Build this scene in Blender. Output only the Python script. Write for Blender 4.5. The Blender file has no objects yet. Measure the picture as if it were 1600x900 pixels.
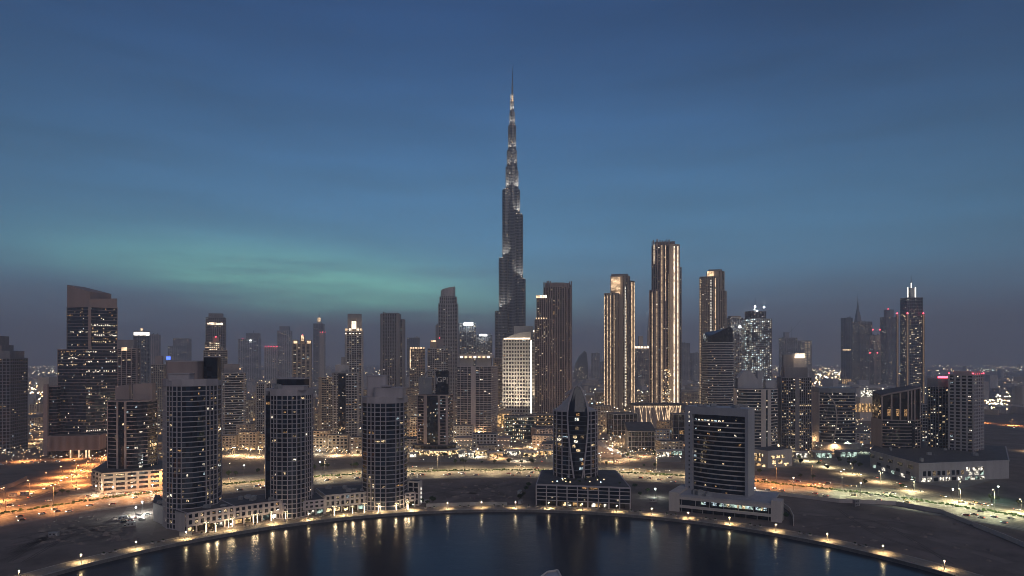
import bpy, bmesh, math, random
from math import sin, cos, tan, pi, sqrt, atan2, radians, hypot
from mathutils import Vector, Matrix, noise as mnoise

random.seed(7)
SC = bpy.context.scene
COL = SC.collection

# ------------------------------------------------------------------ camera
F_PX, H_CAM, HOR = 1067.0, 120.0, 562.0      # photograph: 1600x900, 24 mm lens, level camera with a rising front
cam_d = bpy.data.cameras.new('camera')
cam_d.sensor_width = 36.0
cam_d.lens = 24.0
cam_d.shift_y = (HOR - 450.0) / 1600.0
cam_d.clip_start = 1.0
cam_d.clip_end = 60000.0
cam = bpy.data.objects.new('camera', cam_d)
COL.objects.link(cam)
cam.location = (0, 0, H_CAM)
cam.rotation_euler = (radians(90), 0, 0)
SC.camera = cam

# ------------------------------------------------------------------ world: dusk sky
world = bpy.data.worlds.new('World')
SC.world = world
world.use_nodes = True
nt = world.node_tree
nt.nodes.clear()
def wn(t, **kw):
    n = nt.nodes.new(t)
    for k, v in kw.items():
        setattr(n, k, v)
    return n
def wmath(op, a, b=None, c=None, clamp=False):
    n = wn('ShaderNodeMath', operation=op, use_clamp=clamp)
    for i, v in enumerate((a, b, c)):
        if v is None:
            continue
        if isinstance(v, (int, float)):
            n.inputs[i].default_value = v
        else:
            nt.links.new(v, n.inputs[i])
    return n.outputs[0]
def wmix(fac, a, b, blend='MIX'):
    n = wn('ShaderNodeMix', data_type='RGBA', blend_type=blend)
    for s, v in ((n.inputs[0], fac), (n.inputs[6], a), (n.inputs[7], b)):
        if isinstance(v, (int, float)):
            s.default_value = v
        elif isinstance(v, tuple):
            s.default_value = (*v, 1)
        else:
            nt.links.new(v, s)
    return n.outputs[2]
def srgb(r, g, b):
    return tuple((c / 255 / 12.92) if c / 255 <= 0.04045 else ((c / 255 + 0.055) / 1.055) ** 2.4 for c in (r, g, b))

SUN_ROT, SUN_EL = radians(-14), radians(-3.0)      # the sun has set behind the towers, left of the tall spire
tc = wn('ShaderNodeTexCoord')
sep = wn('ShaderNodeSeparateXYZ')
nt.links.new(tc.outputs['Generated'], sep.inputs[0])
dx, dy, dz = sep.outputs
el = wmath('ARCSINE', dz)
az = wmath('ARCTAN2', dx, dy)
# long streaks of thin high cloud: noise on (azimuth, stretched elevation)
cv = wn('ShaderNodeCombineXYZ')
nt.links.new(wmath('MULTIPLY', wmath('ADD', az, wmath('MULTIPLY', el, 0.7)), 2.2), cv.inputs[0])
nt.links.new(wmath('MULTIPLY', el, 17.0), cv.inputs[1])
cn = wn('ShaderNodeTexNoise')
cn.inputs['Scale'].default_value = 1.0
cn.inputs['Detail'].default_value = 5.0
cn.inputs['Roughness'].default_value = 0.55
nt.links.new(cv.outputs[0], cn.inputs['Vector'])
cl = wmath('SUBTRACT', cn.outputs['Fac'], 0.5)
elw = wmath('ADD', el, wmath('MULTIPLY', cl, 0.06))
ramp = wn('ShaderNodeValToRGB')
nt.links.new(wmath('MULTIPLY', elw, 2.0 / pi), ramp.inputs[0])
cr = ramp.color_ramp
cr.interpolation = 'B_SPLINE'
SKY = [(-6, (84, 80, 86)), (0, (84, 82, 90)), (1.5, (82, 84, 96)), (3.2, (78, 88, 106)), (5, (78, 100, 122)), (8, (78, 116, 144)),
       (12, (74, 114, 148)), (17, (64, 101, 141)), (23, (51, 82, 123)), (30, (41, 67, 107)), (50, (36, 59, 97)), (90, (34, 54, 88))]
HAZE, HAZE_TOP = 0.00018, 830.0                     # evening haze over the city (built at the end of the script)
HAZE_RGB = srgb(58, 62, 76)
def behind_haze(deg, c):
    """radiance of the clear sky that reads as c once the haze layer lies in front of it"""
    path = min(16000.0, (HAZE_TOP - H_CAM) / max(0.02, sin(radians(max(deg, 0.0)))))
    T = max(0.25, math.exp(-HAZE * path))
    return tuple(max(0.002, (v - (1 - T) * h) / T) for v, h in zip(srgb(*c), HAZE_RGB))
while len(cr.elements) < len(SKY):
    cr.elements.new(0.5)
for e, (d, c) in zip(cr.elements, SKY):
    e.position = max(0.0, d / 90.0)
    e.color = (*behind_haze(d, c), 1)
# teal afterglow low over the set sun
gaz = wmath('DIVIDE', wmath('SUBTRACT', az, radians(-16)), radians(15))
gde = wmath('SUBTRACT', wmath('ADD', elw, wmath('MULTIPLY', wmath('ADD', az, radians(13)), 0.07)), radians(5.35))
gel = wmath('ADD', wmath('DIVIDE', wmath('MAXIMUM', gde, 0.0), radians(2.8)), wmath('DIVIDE', wmath('MINIMUM', gde, 0.0), radians(1.7)))
g = wmath('POWER', 2.718, wmath('MULTIPLY', wmath('ADD', wmath('MULTIPLY', gaz, gaz), wmath('MULTIPLY', gel, gel)), -1.0))
g2 = wmath('MULTIPLY', g, wmath('ADD', 0.80, wmath('MULTIPLY', cl, 3.0)), clamp=True)
c1 = wmix(g2, ramp.outputs[0], behind_haze(6.0, (106, 162, 152)))
# the sky dims away from the afterglow
fall = wmath('POWER', 2.718, wmath('MULTIPLY', wmath('MULTIPLY', wmath('SUBTRACT', az, radians(-4)), wmath('SUBTRACT', az, radians(-4))), -1.6))
dim = wmath('ADD', 0.36, wmath('MULTIPLY', fall, 0.67))
c2 = wmix(1.0, c1, dim, 'MULTIPLY')
c3 = wmix(1.0, c2, wmath('ADD', 1.0, wmath('MULTIPLY', cl, 0.85)), 'MULTIPLY')
sky = wn('ShaderNodeTexSky', sky_type='NISHITA')
sky.sun_disc = False
sky.sun_elevation = SUN_EL
sky.sun_rotation = SUN_ROT
sky.air_density = 1.0
sky.dust_density = 1.0
bg1 = wn('ShaderNodeBackground')
nt.links.new(c3, bg1.inputs[0])
bg1.inputs[1].default_value = 0.84
bg2 = wn('ShaderNodeBackground')
nt.links.new(sky.outputs[0], bg2.inputs[0])
bg2.inputs[1].default_value = 0.05
ash = wn('ShaderNodeAddShader')
nt.links.new(bg1.outputs[0], ash.inputs[0])
nt.links.new(bg2.outputs[0], ash.inputs[1])
wout = wn('ShaderNodeOutputWorld')
nt.links.new(ash.outputs[0], wout.inputs['Surface'])

# added fill lamp, very soft, from behind the camera to brighten the facades
dusk_fill_d = bpy.data.lights.new('dusk_fill', 'SUN')
dusk_fill_d.energy = 0.56
dusk_fill_d.angle = radians(50)
dusk_fill_d.color = (1.0, 0.91, 0.94)
dusk_fill = bpy.data.objects.new('dusk_fill', dusk_fill_d)
COL.objects.link(dusk_fill)
dusk_fill.rotation_euler = (radians(60), 0, radians(20))

vs = SC.view_settings
vs.view_transform = 'Standard'
vs.look = 'None'
vs.exposure = 0.25
vs.gamma = 1.0
vs.use_curve_mapping = False
SC.display_settings.display_device = 'sRGB'
cy = SC.cycles
cy.use_denoising = True
cy.denoiser = 'OPENIMAGEDENOISE'
cy.use_light_tree = True
cy.max_bounces = 8
cy.diffuse_bounces = 2
cy.glossy_bounces = 3
cy.transmission_bounces = 2
cy.volume_bounces = 4
cy.sample_clamp_indirect = 2.0
cy.sample_clamp_direct = 0.0
cy.use_adaptive_sampling = False
cy.caustics_reflective = False
cy.caustics_refractive = False
SC.render.film_transparent = False
cy.pixel_filter_type = 'BLACKMAN_HARRIS'
cy.filter_width = 0.9

# ------------------------------------------------------------------ picture <-> place
def gnd(px, py):
    """point on the ground seen at a pixel of the 1600x900 photograph (used as a survey of the place)"""
    Y = H_CAM * F_PX / (py - HOR)
    return ((px - 800.0) * Y / F_PX, Y)
def gY(py, z=0.0):
    return (H_CAM - z) * F_PX / (py - HOR)
def zat(py, Y):
    return H_CAM - (py - HOR) * Y / F_PX
def xat(px, Y):
    return (px - 800.0) * Y / F_PX

# ------------------------------------------------------------------ materials
MATS = {}
def new_mat(name):
    m = bpy.data.materials.new(name)
    m.use_nodes = True
    n = m.node_tree
    n.nodes.clear()
    out = n.nodes.new('ShaderNodeOutputMaterial')
    MATS[name] = m
    return m, n, out
def N(tree, t, **kw):
    n = tree.nodes.new(t)
    for k, v in kw.items():
        setattr(n, k, v)
    return n
def surf(name, col, rough=0.75, var=0.25, scale=0.15, bump=0.0, bscale=1.5, spec=0.35, metal=0.0, streak=False, tint=None):
    """plain opaque surface: base colour broken up by two noises, optional rain streaks and fine relief"""
    m, t, out = new_mat(name)
    b = N(t, 'ShaderNodeBsdfPrincipled')
    b.inputs['Roughness'].default_value = rough
    b.inputs['Metallic'].default_value = metal
    b.inputs['Specular IOR Level'].default_value = spec
    co = N(t, 'ShaderNodeNewGeometry')
    mp = N(t, 'ShaderNodeMapping')
    mp.inputs['Scale'].default_value = (1, 1, 0.12) if streak else (1, 1, 1)
    t.links.new(co.outputs['Position'], mp.inputs['Vector'])
    n1 = N(t, 'ShaderNodeTexNoise')
    n1.inputs['Scale'].default_value = scale
    n1.inputs['Detail'].default_value = 6
    n1.inputs['Roughness'].default_value = 0.65
    t.links.new(mp.outputs[0], n1.inputs['Vector'])
    r = N(t, 'ShaderNodeValToRGB')
    r.color_ramp.elements[0].position = 0.3
    r.color_ramp.elements[1].position = 0.72
    lo = tuple(c * (1 - var) for c in col)
    hi = tuple(min(1, c * (1 + var)) for c in (tint or col))
    r.color_ramp.elements[0].color = (*lo, 1)
    r.color_ramp.elements[1].color = (*hi, 1)
    t.links.new(n1.outputs['Fac'], r.inputs[0])
    t.links.new(r.outputs[0], b.inputs['Base Color'])
    if bump:
        n2 = N(t, 'ShaderNodeTexNoise')
        n2.inputs['Scale'].default_value = bscale
        n2.inputs['Detail'].default_value = 4
        t.links.new(co.outputs['Position'], n2.inputs['Vector'])
        bp = N(t, 'ShaderNodeBump')
        bp.inputs['Strength'].default_value = bump
        bp.inputs['Distance'].default_value = 0.3
        t.links.new(n2.outputs['Fac'], bp.inputs['Height'])
        t.links.new(bp.outputs[0], b.inputs['Normal'])
    t.links.new(b.outputs[0], out.inputs[0])
    return m
def glass(name, col, rough=0.06, wave=0.03, spec=0.6, cell=3.6):
    """dark tinted facade glass: every pane stands a hair out of true, so reflections break up"""
    m, t, out = new_mat(name)
    b = N(t, 'ShaderNodeBsdfPrincipled')
    b.inputs['IOR'].default_value = 1.55
    b.inputs['Specular IOR Level'].default_value = spec
    co = N(t, 'ShaderNodeNewGeometry')
    sn = N(t, 'ShaderNodeVectorMath', operation='SNAP')
    sn.inputs[1].default_value = (cell, cell, cell)
    t.links.new(co.outputs['Position'], sn.inputs[0])
    wnz = N(t, 'ShaderNodeTexWhiteNoise', noise_dimensions='3D')
    t.links.new(sn.outputs[0], wnz.inputs['Vector'])
    r = N(t, 'ShaderNodeValToRGB')
    r.color_ramp.elements[0].color = (*(c * 0.5 for c in col), 1)
    r.color_ramp.elements[1].color = (*(c * 1.7 for c in col), 1)
    t.links.new(wnz.outputs['Value'], r.inputs[0])
    t.links.new(r.outputs[0], b.inputs['Base Color'])
    rr = N(t, 'ShaderNodeMapRange')
    rr.inputs[3].default_value = rough * 0.6
    rr.inputs[4].default_value = rough * 2.2
    t.links.new(wnz.outputs['Value'], rr.inputs[0])
    t.links.new(rr.outputs[0], b.inputs['Roughness'])
    vm = N(t, 'ShaderNodeVectorMath', operation='SUBTRACT')
    vm.inputs[1].default_value = (0.5, 0.5, 0.5)
    t.links.new(wnz.outputs['Color'], vm.inputs[0])
    sc = N(t, 'ShaderNodeVectorMath', operation='SCALE')
    sc.inputs['Scale'].default_value = wave
    t.links.new(vm.outputs[0], sc.inputs[0])
    ad = N(t, 'ShaderNodeVectorMath', operation='ADD')
    t.links.new(co.outputs['Normal'], ad.inputs[0])
    t.links.new(sc.outputs[0], ad.inputs[1])
    nm = N(t, 'ShaderNodeVectorMath', operation='NORMALIZE')
    t.links.new(ad.outputs[0], nm.inputs[0])
    t.links.new(nm.outputs[0], b.inputs['Normal'])
    t.links.new(b.outputs[0], out.inputs[0])
    return m
def lamp_mat(name, col, strength, interior=False, sample='NONE', nscale=1.3, uneven=False):
    """something that gives off light; interiors are uneven (furniture, curtains, part of the room)"""
    m, t, out = new_mat(name)
    e = N(t, 'ShaderNodeEmission')
    e.inputs[0].default_value = (*col, 1)
    e.inputs[1].default_value = strength
    if interior:
        co = N(t, 'ShaderNodeNewGeometry')
        n1 = N(t, 'ShaderNodeTexNoise')
        n1.inputs['Scale'].default_value = nscale
        n1.inputs['Detail'].default_value = 3
        t.links.new(co.outputs['Position'], n1.inputs['Vector'])
        mr = N(t, 'ShaderNodeMapRange')
        mr.inputs[1].default_value = 0.44
        mr.inputs[2].default_value = 0.64
        mr.inputs[3].default_value = 0.03 * strength
        mr.inputs[4].default_value = 1.25 * strength
        t.links.new(n1.outputs['Fac'], mr.inputs[0])
        t.links.new(mr.outputs[0], e.inputs[1])
    if uneven:      # a run of separate fittings, some dimmer than others
        co = N(t, 'ShaderNodeNewGeometry')
        n1 = N(t, 'ShaderNodeTexNoise')
        n1.inputs['Scale'].default_value = 0.16
        n1.inputs['Detail'].default_value = 4
        t.links.new(co.outputs['Position'], n1.inputs['Vector'])
        mr = N(t, 'ShaderNodeMapRange')
        mr.inputs[1].default_value = 0.34; mr.inputs[2].default_value = 0.66
        mr.inputs[3].default_value = 0.35 * strength; mr.inputs[4].default_value = 1.25 * strength
        t.links.new(n1.outputs['Fac'], mr.inputs[0])
        t.links.new(mr.outputs[0], e.inputs[1])
    t.links.new(e.outputs[0], out.inputs[0])
    m.cycles.emission_sampling = sample
    return m

surf('concrete', (0.45, 0.42, 0.42), var=0.18, scale=0.12, streak=True)
surf('concrete_dark', (0.25, 0.235, 0.25), var=0.2, scale=0.12, streak=True)
surf('concrete_pale', (0.56, 0.50, 0.47), var=0.14, scale=0.1, streak=True)
surf('cladding_brown', (0.36, 0.285, 0.27), var=0.15, scale=0.08, streak=True)
surf('cladding_mauve', (0.46, 0.415, 0.43), var=0.15, scale=0.1, streak=True)
surf('cladding_beige', (0.44, 0.36, 0.29), var=0.15, scale=0.1, streak=True)
surf('cladding_grey', (0.42, 0.41, 0.44), rough=0.5, var=0.15, scale=0.1, streak=True)
surf('cladding_blue', (0.24, 0.25, 0.28), rough=0.45, var=0.15, scale=0.1)
surf('cladding_white', (0.70, 0.66, 0.60), var=0.10, scale=0.1, streak=True)
surf('steel', (0.36, 0.37, 0.40), rough=0.35, metal=0.8, var=0.2, scale=0.05)
surf('bronze', (0.20, 0.14, 0.11), rough=0.4, metal=0.4, var=0.2, scale=0.05)
surf('roofing', (0.10, 0.095, 0.10), var=0.35, scale=0.2, bump=0.2)
surf('plant_metal', (0.30, 0.30, 0.31), rough=0.5, var=0.3, scale=0.5)
surf('sand', (0.20, 0.165, 0.15), rough=0.95, var=0.38, scale=0.03, bump=0.7, bscale=0.35, spec=0.1)
surf('sand_dark', (0.12, 0.10, 0.09), rough=0.95, var=0.3, scale=0.4, spec=0.1)
surf('sand_graded', (0.23, 0.19, 0.17), rough=0.95, var=0.3, scale=0.05, bump=0.5, bscale=0.5, spec=0.1)
surf('asphalt', (0.15, 0.14, 0.13), rough=0.8, var=0.25, scale=0.08, bump=0.1, spec=0.3)
def streak_asphalt(name, col, cx_, cy2):  # lengthwise bands in the colour stand in for light streaks of traffic
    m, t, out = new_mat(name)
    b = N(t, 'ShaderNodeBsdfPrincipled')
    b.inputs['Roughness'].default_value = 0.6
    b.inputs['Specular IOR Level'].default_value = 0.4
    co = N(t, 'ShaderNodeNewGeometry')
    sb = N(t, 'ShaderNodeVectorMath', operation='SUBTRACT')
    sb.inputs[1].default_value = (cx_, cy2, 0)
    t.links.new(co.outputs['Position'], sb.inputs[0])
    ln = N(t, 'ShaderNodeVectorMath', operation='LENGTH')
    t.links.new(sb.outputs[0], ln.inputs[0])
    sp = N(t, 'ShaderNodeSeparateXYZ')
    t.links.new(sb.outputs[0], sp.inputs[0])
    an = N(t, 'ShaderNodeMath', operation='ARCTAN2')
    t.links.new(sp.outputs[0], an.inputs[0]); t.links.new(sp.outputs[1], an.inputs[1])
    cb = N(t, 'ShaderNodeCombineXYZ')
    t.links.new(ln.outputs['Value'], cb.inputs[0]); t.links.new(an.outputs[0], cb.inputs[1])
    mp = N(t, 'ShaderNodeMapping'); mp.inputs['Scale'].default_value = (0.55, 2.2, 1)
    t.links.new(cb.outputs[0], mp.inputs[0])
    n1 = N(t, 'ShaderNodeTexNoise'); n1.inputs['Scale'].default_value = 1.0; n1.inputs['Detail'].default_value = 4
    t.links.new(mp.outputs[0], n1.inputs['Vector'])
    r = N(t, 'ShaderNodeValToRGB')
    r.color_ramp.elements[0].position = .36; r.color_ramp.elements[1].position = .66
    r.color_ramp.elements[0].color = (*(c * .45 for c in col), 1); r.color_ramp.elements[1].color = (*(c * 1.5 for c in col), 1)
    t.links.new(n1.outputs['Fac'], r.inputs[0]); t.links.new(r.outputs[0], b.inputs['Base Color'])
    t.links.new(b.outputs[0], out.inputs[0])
streak_asphalt('asphalt_light_streaks', (0.20, 0.185, 0.165), -7.0, 271.8)
surf('paving', (0.26, 0.225, 0.19), rough=0.7, var=0.2, scale=0.3, bump=0.15)
surf('paving_grey', (0.20, 0.19, 0.185), rough=0.8, var=0.25, scale=0.15, bump=0.15)
surf('kerb', (0.38, 0.36, 0.34), var=0.2, scale=0.4)
surf('paint', (0.72, 0.70, 0.64), rough=0.6, var=0.2, scale=0.8)
surf('quay', (0.20, 0.185, 0.18), var=0.35, scale=0.35, bump=0.2)
surf('hedge', (0.045, 0.075, 0.03), rough=0.9, var=0.5, scale=0.8, bump=0.6, bscale=2.0, spec=0.1)
surf('leaf', (0.05, 0.085, 0.035), rough=0.7, var=0.4, scale=0.6, spec=0.2)
surf('bark', (0.14, 0.10, 0.075), rough=0.9, var=0.3, scale=1.2)
surf('pole_metal', (0.24, 0.235, 0.23), rough=0.5, var=0.15, metal=0.5, scale=0.6)
surf('hoarding', (0.42, 0.40, 0.38), var=0.3, scale=0.12)
surf('rubber', (0.02, 0.02, 0.02), rough=0.8)
for nm, c in (('white', (.72, .72, .70)), ('silver', (.42, .43, .45)), ('black', (.02, .02, .022)), ('red', (.32, .03, .025)), ('sand', (.42, .36, .27)), ('taxi', (.62, .52, .30))):
    surf('car_' + nm, c, rough=0.28, var=0.05, spec=0.6, scale=1.0)
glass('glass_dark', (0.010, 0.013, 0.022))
glass('glass_blue', (0.018, 0.028, 0.045), spec=0.7)
glass('glass_teal', (0.012, 0.030, 0.036), spec=0.7)
glass('glass_bronze', (0.022, 0.018, 0.016))
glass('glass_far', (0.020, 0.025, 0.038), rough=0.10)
WARM, AMBER, WHITE, COOL = (1.0, 0.74, 0.42), (1.0, 0.56, 0.24), (1.0, 0.88, 0.68), (0.72, 0.92, 1.0)
lamp_mat('lit_warm', WARM, 1.25, True)
lamp_mat('lit_amber', AMBER, 0.55, True)
lamp_mat('lit_white', WHITE, 2.0, True)
lamp_mat('lit_cool', COOL, 0.8, True)
lamp_mat('lit_dim', (1.0, 0.72, 0.45), 0.30, True)
lamp_mat('city_warm', WARM, 7.0)
lamp_mat('city_amber', AMBER, 6.0)
lamp_mat('city_white', WHITE, 12.0)
lamp_mat('city_cool', COOL, 7.0)
lamp_mat('far_warm', WARM, 2.0)
lamp_mat('far_amber', AMBER, 1.8)
lamp_mat('far_white', WHITE, 3.2)
lamp_mat('far_cool', COOL, 3.0)
lamp_mat('shop_warm', (1.0, 0.70, 0.36), 1.6, True, nscale=0.35)
lamp_mat('shop_gold', (1.0, 0.60, 0.25), 1.0, True, nscale=0.25)
lamp_mat('shop_white', (1.0, 0.92, 0.76), 1.5, True, nscale=0.3)
lamp_mat('shop_green', (0.75, 1.0, 0.85), 0.7, True, nscale=0.3)
lamp_mat('strip_warm', (1.0, 0.68, 0.40), 1.5, uneven=True)
lamp_mat('strip_bright', (1.0, 0.78, 0.55), 3.0, uneven=True)
lamp_mat('strip_white', (1.0, 0.93, 0.80), 2.2)
lamp_mat('fairy', (1.0, 0.80, 0.52), 6.0)
lamp_mat('bulb_warm', (1.0, 0.84, 0.58), 14.0)
lamp_mat('bulb_quay', (1.0, 0.80, 0.50), 55.0, sample='AUTO')
lamp_mat('bulb_orange', (1.0, 0.50, 0.20), 14.0)
lamp_mat('bulb_white', (0.95, 1.0, 0.95), 22.0)
lamp_mat('beacon_red', (1.0, 0.06, 0.10), 7.0)
lamp_mat('sign_blue', (0.1, 0.2, 1.0), 3.0)
lamp_mat('head_light', (1.0, 0.90, 0.72), 16.0)
lamp_mat('tail_light', (1.0, 0.10, 0.03), 6.0)
LIT_NEAR = ['lit_warm', 'lit_amber', 'lit_white', 'lit_cool', 'lit_dim']
LIT_CITY = ['city_warm', 'city_amber', 'city_white', 'city_cool']
LIT_FAR = ['far_warm', 'far_amber', 'far_white', 'far_cool']

# ------------------------------------------------------------------ object helpers
def setp(o, label=None, cat=None, group=None, kind=None):
    if label: o['label'] = label
    if cat: o['category'] = cat
    if group: o['group'] = group
    if kind: o['kind'] = kind
    return o
def empty(name, loc, label=None, cat=None, group=None, rz=0.0):
    o = bpy.data.objects.new(name, None)
    COL.objects.link(o)
    o.location = loc
    o.rotation_euler = (0, 0, rz)
    o.empty_display_size = 1.0
    return setp(o, label, cat, group)
def link(name, me, parent=None, loc=(0, 0, 0), rz=0.0, kind=None):
    o = bpy.data.objects.new(name, me)
    COL.objects.link(o)
    o.parent = parent
    o.location = loc
    if rz: o.rotation_euler = (0, 0, rz)
    if kind: o['kind'] = kind
    return o
class MB:
    """collects faces; build() makes one mesh object"""
    def __init__(self):
        self.v, self.f, self.m = [], [], []
    def face(self, pts, m=0):
        n = len(self.v)
        self.v.extend(pts)
        self.f.append(tuple(range(n, n + len(pts))))
        self.m.append(m)
    def box(self, cx, cy, z0, z1, wx, wy, rz=0.0, m=0):
        c, s = cos(rz), sin(rz)
        P = [(cx + c * a * wx / 2 - s * b * wy / 2, cy + s * a * wx / 2 + c * b * wy / 2) for a, b in ((-1, -1), (1, -1), (1, 1), (-1, 1))]
        self.prism(P, z0, z1, m)
    def prism(self, P, z0, z1, m=0, top=None, bottom=True):
        """P counter-clockwise; z1 a number or a height for each corner; top: scaled outline"""
        n = len(P)
        zt = z1 if isinstance(z1, (list, tuple)) else [z1] * n
        T = top or P
        b = len(self.v)
        self.v.extend((x, y, z0) for x, y in P)
        self.v.extend((T[i][0], T[i][1], zt[i]) for i in range(n))
        for i in range(n):
            j = (i + 1) % n
            self.f.append((b + i, b + j, b + n + j, b + n + i)); self.m.append(m)
        self.f.append(tuple(b + n + i for i in range(n))); self.m.append(m)
        if bottom:
            self.f.append(tuple(b + i for i in reversed(range(n)))); self.m.append(m)
    def bar(self, a, b, r, m=0, n=6, r2=None):
        a, b = Vector(a), Vector(b)
        d = (b - a).normalized()
        u = d.orthogonal().normalized()
        w = d.cross(u)
        k = len(self.v)
        r2 = r if r2 is None else r2
        for c, q in ((a, r), (b, r2)):
            for i in range(n):
                t = 2 * pi * i / n
                self.v.append(tuple(c + u * cos(t) * q + w * sin(t) * q))
        for i in range(n):
            j = (i + 1) % n
            self.f.append((k + i, k + j, k + n + j, k + n + i)); self.m.append(m)
        self.f.append(tuple(k + n + i for i in range(n))); self.m.append(m)
        self.f.append(tuple(k + i for i in reversed(range(n)))); self.m.append(m)
    def mesh(self, name, mats):
        me = bpy.data.meshes.new(name)
        me.from_pydata(self.v, [], self.f)
        for m in (mats if isinstance(mats, (list, tuple)) else [mats]):
            me.materials.append(MATS[m])
        if any(self.m):
            me.polygons.foreach_set('material_index', self.m)
        me.update()
        return me
    def build(self, name, mats, parent=None, loc=(0, 0, 0), rz=0.0, kind=None, smooth=False):
        if not self.f:
            return None
        me = self.mesh(name, mats)
        if smooth:
            for p in me.polygons: p.use_smooth = True
        return link(name, me, parent, loc, rz, kind)
def structure(o):
    o['kind'] = 'structure'
    return o

# ------------------------------------------------------------------ footprints (counter-clockwise, about the origin)
def rect(w=1.0, d=1.0):
    return [(-w / 2, -d / 2), (w / 2, -d / 2), (w / 2, d / 2), (-w / 2, d / 2)]
def rrect(w, d, r, n=4):
    P = []
    for cx, cy, a0 in ((w / 2 - r, -d / 2 + r, -90), (w / 2 - r, d / 2 - r, 0), (-w / 2 + r, d / 2 - r, 90), (-w / 2 + r, -d / 2 + r, 180)):
        for i in range(n + 1):
            a = radians(a0 + 90 * i / n)
            P.append((cx + r * cos(a), cy + r * sin(a)))
    return P
def bow(w, d, b, n=8):
    """rectangle whose front (-y) swells out by b"""
    P = []
    for i in range(n + 1):
        t = -1 + 2 * i / n
        P.append((t * w / 2, -d / 2 - b * (1 - t * t)))
    return P + [(w / 2, d / 2), (-w / 2, d / 2)]
def ngon(r, n, sx=1.0, sy=1.0):
    return [(r * sx * cos(2 * pi * i / n), r * sy * sin(2 * pi * i / n)) for i in range(n)]
def rot(P, deg):
    c, s = cos(radians(deg)), sin(radians(deg))
    return [(x * c - y * s, x * s + y * c) for x, y in P]
def scale(P, k):
    return [(x * k, y * k) for x, y in P]
def shift(P, dx_, dy_):
    return [(x + dx_, y + dy_) for x, y in P]
def offset(P, d):
    """move every side outwards by d (negative: inwards)"""
    n = len(P); Q = []
    for i in range(n):
        p0, p1, p2 = Vector(P[i - 1]), Vector(P[i]), Vector(P[(i + 1) % n])
        e1, e2 = (p1 - p0).normalized(), (p2 - p1).normalized()
        n1, n2 = Vector((e1.y, -e1.x)), Vector((e2.y, -e2.x))
        b = n1 + n2
        k = b.dot(n1)
        q = p1 + b * (d / max(k, 0.35))
        Q.append((q.x, q.y))
    return Q
def fit(P, xl, xr, Y):
    """size and place a footprint so that from the survey point it spans the bearings xl..xr at distance Y"""
    s = (xr - xl) * Y / F_PX
    X = xat((xl + xr) / 2, Y)
    for _ in range(8):
        px = [800 + F_PX * (X + x * s) / (Y + y * s) for x, y in P]
        a, b = min(px), max(px)
        s *= (xr - xl) / (b - a)
        X += ((xl + xr) / 2 - (a + b) / 2) * Y / F_PX
    return X, s
# ------------------------------------------------------------------ the ground, the basin, the ring road
LAKE_C, LAKE_R = (-7.0, 271.8), 275.6
def ring_pt(r, deg):
    """deg 0 = straight away from the camera, positive to the right"""
    a = radians(deg)
    return (LAKE_C[0] + r * sin(a), LAKE_C[1] + r * cos(a))
WATER_Z = -2.2
def annulus(name, r0, r1, z, mat, a0=-180, a1=180, n=160, thick=None):
    mb = MB()
    for i in range(n):
        b0, b1 = a0 + (a1 - a0) * i / n, a0 + (a1 - a0) * (i + 1) / n
        q = [ring_pt(r0, b0), ring_pt(r1, b0), ring_pt(r1, b1), ring_pt(r0, b1)]
        # counter-clockwise from above
        mb.face([(q[0][0], q[0][1], z), (q[3][0], q[3][1], z), (q[2][0], q[2][1], z), (q[1][0], q[1][1], z)])
        if thick:
            for (u, w) in ((q[3], q[0]), (q[1], q[2])):
                mb.face([(u[0], u[1], z - thick), (w[0], w[1], z - thick), (w[0], w[1], z), (u[0], u[1], z)])
    return mb.build(name, mat)
# one sheet of desert ground with the round basin cut out of it, out past the horizon
g = MB()
for i in range(160):
    b0, b1 = 360 * i / 160, 360 * (i + 1) / 160
    rs = [LAKE_R + 0.6, 420, 700, 1400, 4000, 15500]
    for ra, rb in zip(rs, rs[1:]):
        q = [ring_pt(ra, b0), ring_pt(rb, b0), ring_pt(rb, b1), ring_pt(ra, b1)]
        g.face([(q[0][0], q[0][1], 0), (q[3][0], q[3][1], 0), (q[2][0], q[2][1], 0), (q[1][0], q[1][1], 0)])
structure(g.build('ground', 'sand'))
w = MB()
w.face([(*ring_pt(LAKE_R + 0.3, -a * 4.0), WATER_Z) for a in range(90)])
m, t, out = new_mat('water')
b = N(t, 'ShaderNodeBsdfPrincipled')
b.inputs['Base Color'].default_value = (0.008, 0.015, 0.032, 1)
b.inputs['Roughness'].default_value = 0.20
b.inputs['IOR'].default_value = 1.33
co = N(t, 'ShaderNodeNewGeometry')
hs = []
for sc_, dt, st_ in ((0.7, 4, 0.10), (0.09, 3, 0.30)):
    nn = N(t, 'ShaderNodeTexNoise')
    nn.inputs['Scale'].default_value = sc_
    nn.inputs['Roughness'].default_value = .6
    nn.inputs['Detail'].default_value = dt
    t.links.new(co.outputs['Position'], nn.inputs['Vector'])
    mu = N(t, 'ShaderNodeMath', operation='MULTIPLY')
    mu.inputs[1].default_value = st_
    t.links.new(nn.outputs['Fac'], mu.inputs[0])
    hs.append(mu.outputs[0])
ad = N(t, 'ShaderNodeMath', operation='ADD')
t.links.new(hs[0], ad.inputs[0]); t.links.new(hs[1], ad.inputs[1])
bp = N(t, 'ShaderNodeBump')
bp.inputs['Strength'].default_value = 0.8
bp.inputs['Distance'].default_value = 1.0
t.links.new(ad.outputs[0], bp.inputs['Height'])
t.links.new(bp.outputs[0], b.inputs['Normal'])
t.links.new(b.outputs[0], out.inputs[0])
structure(w.build('water', 'water'))
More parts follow.
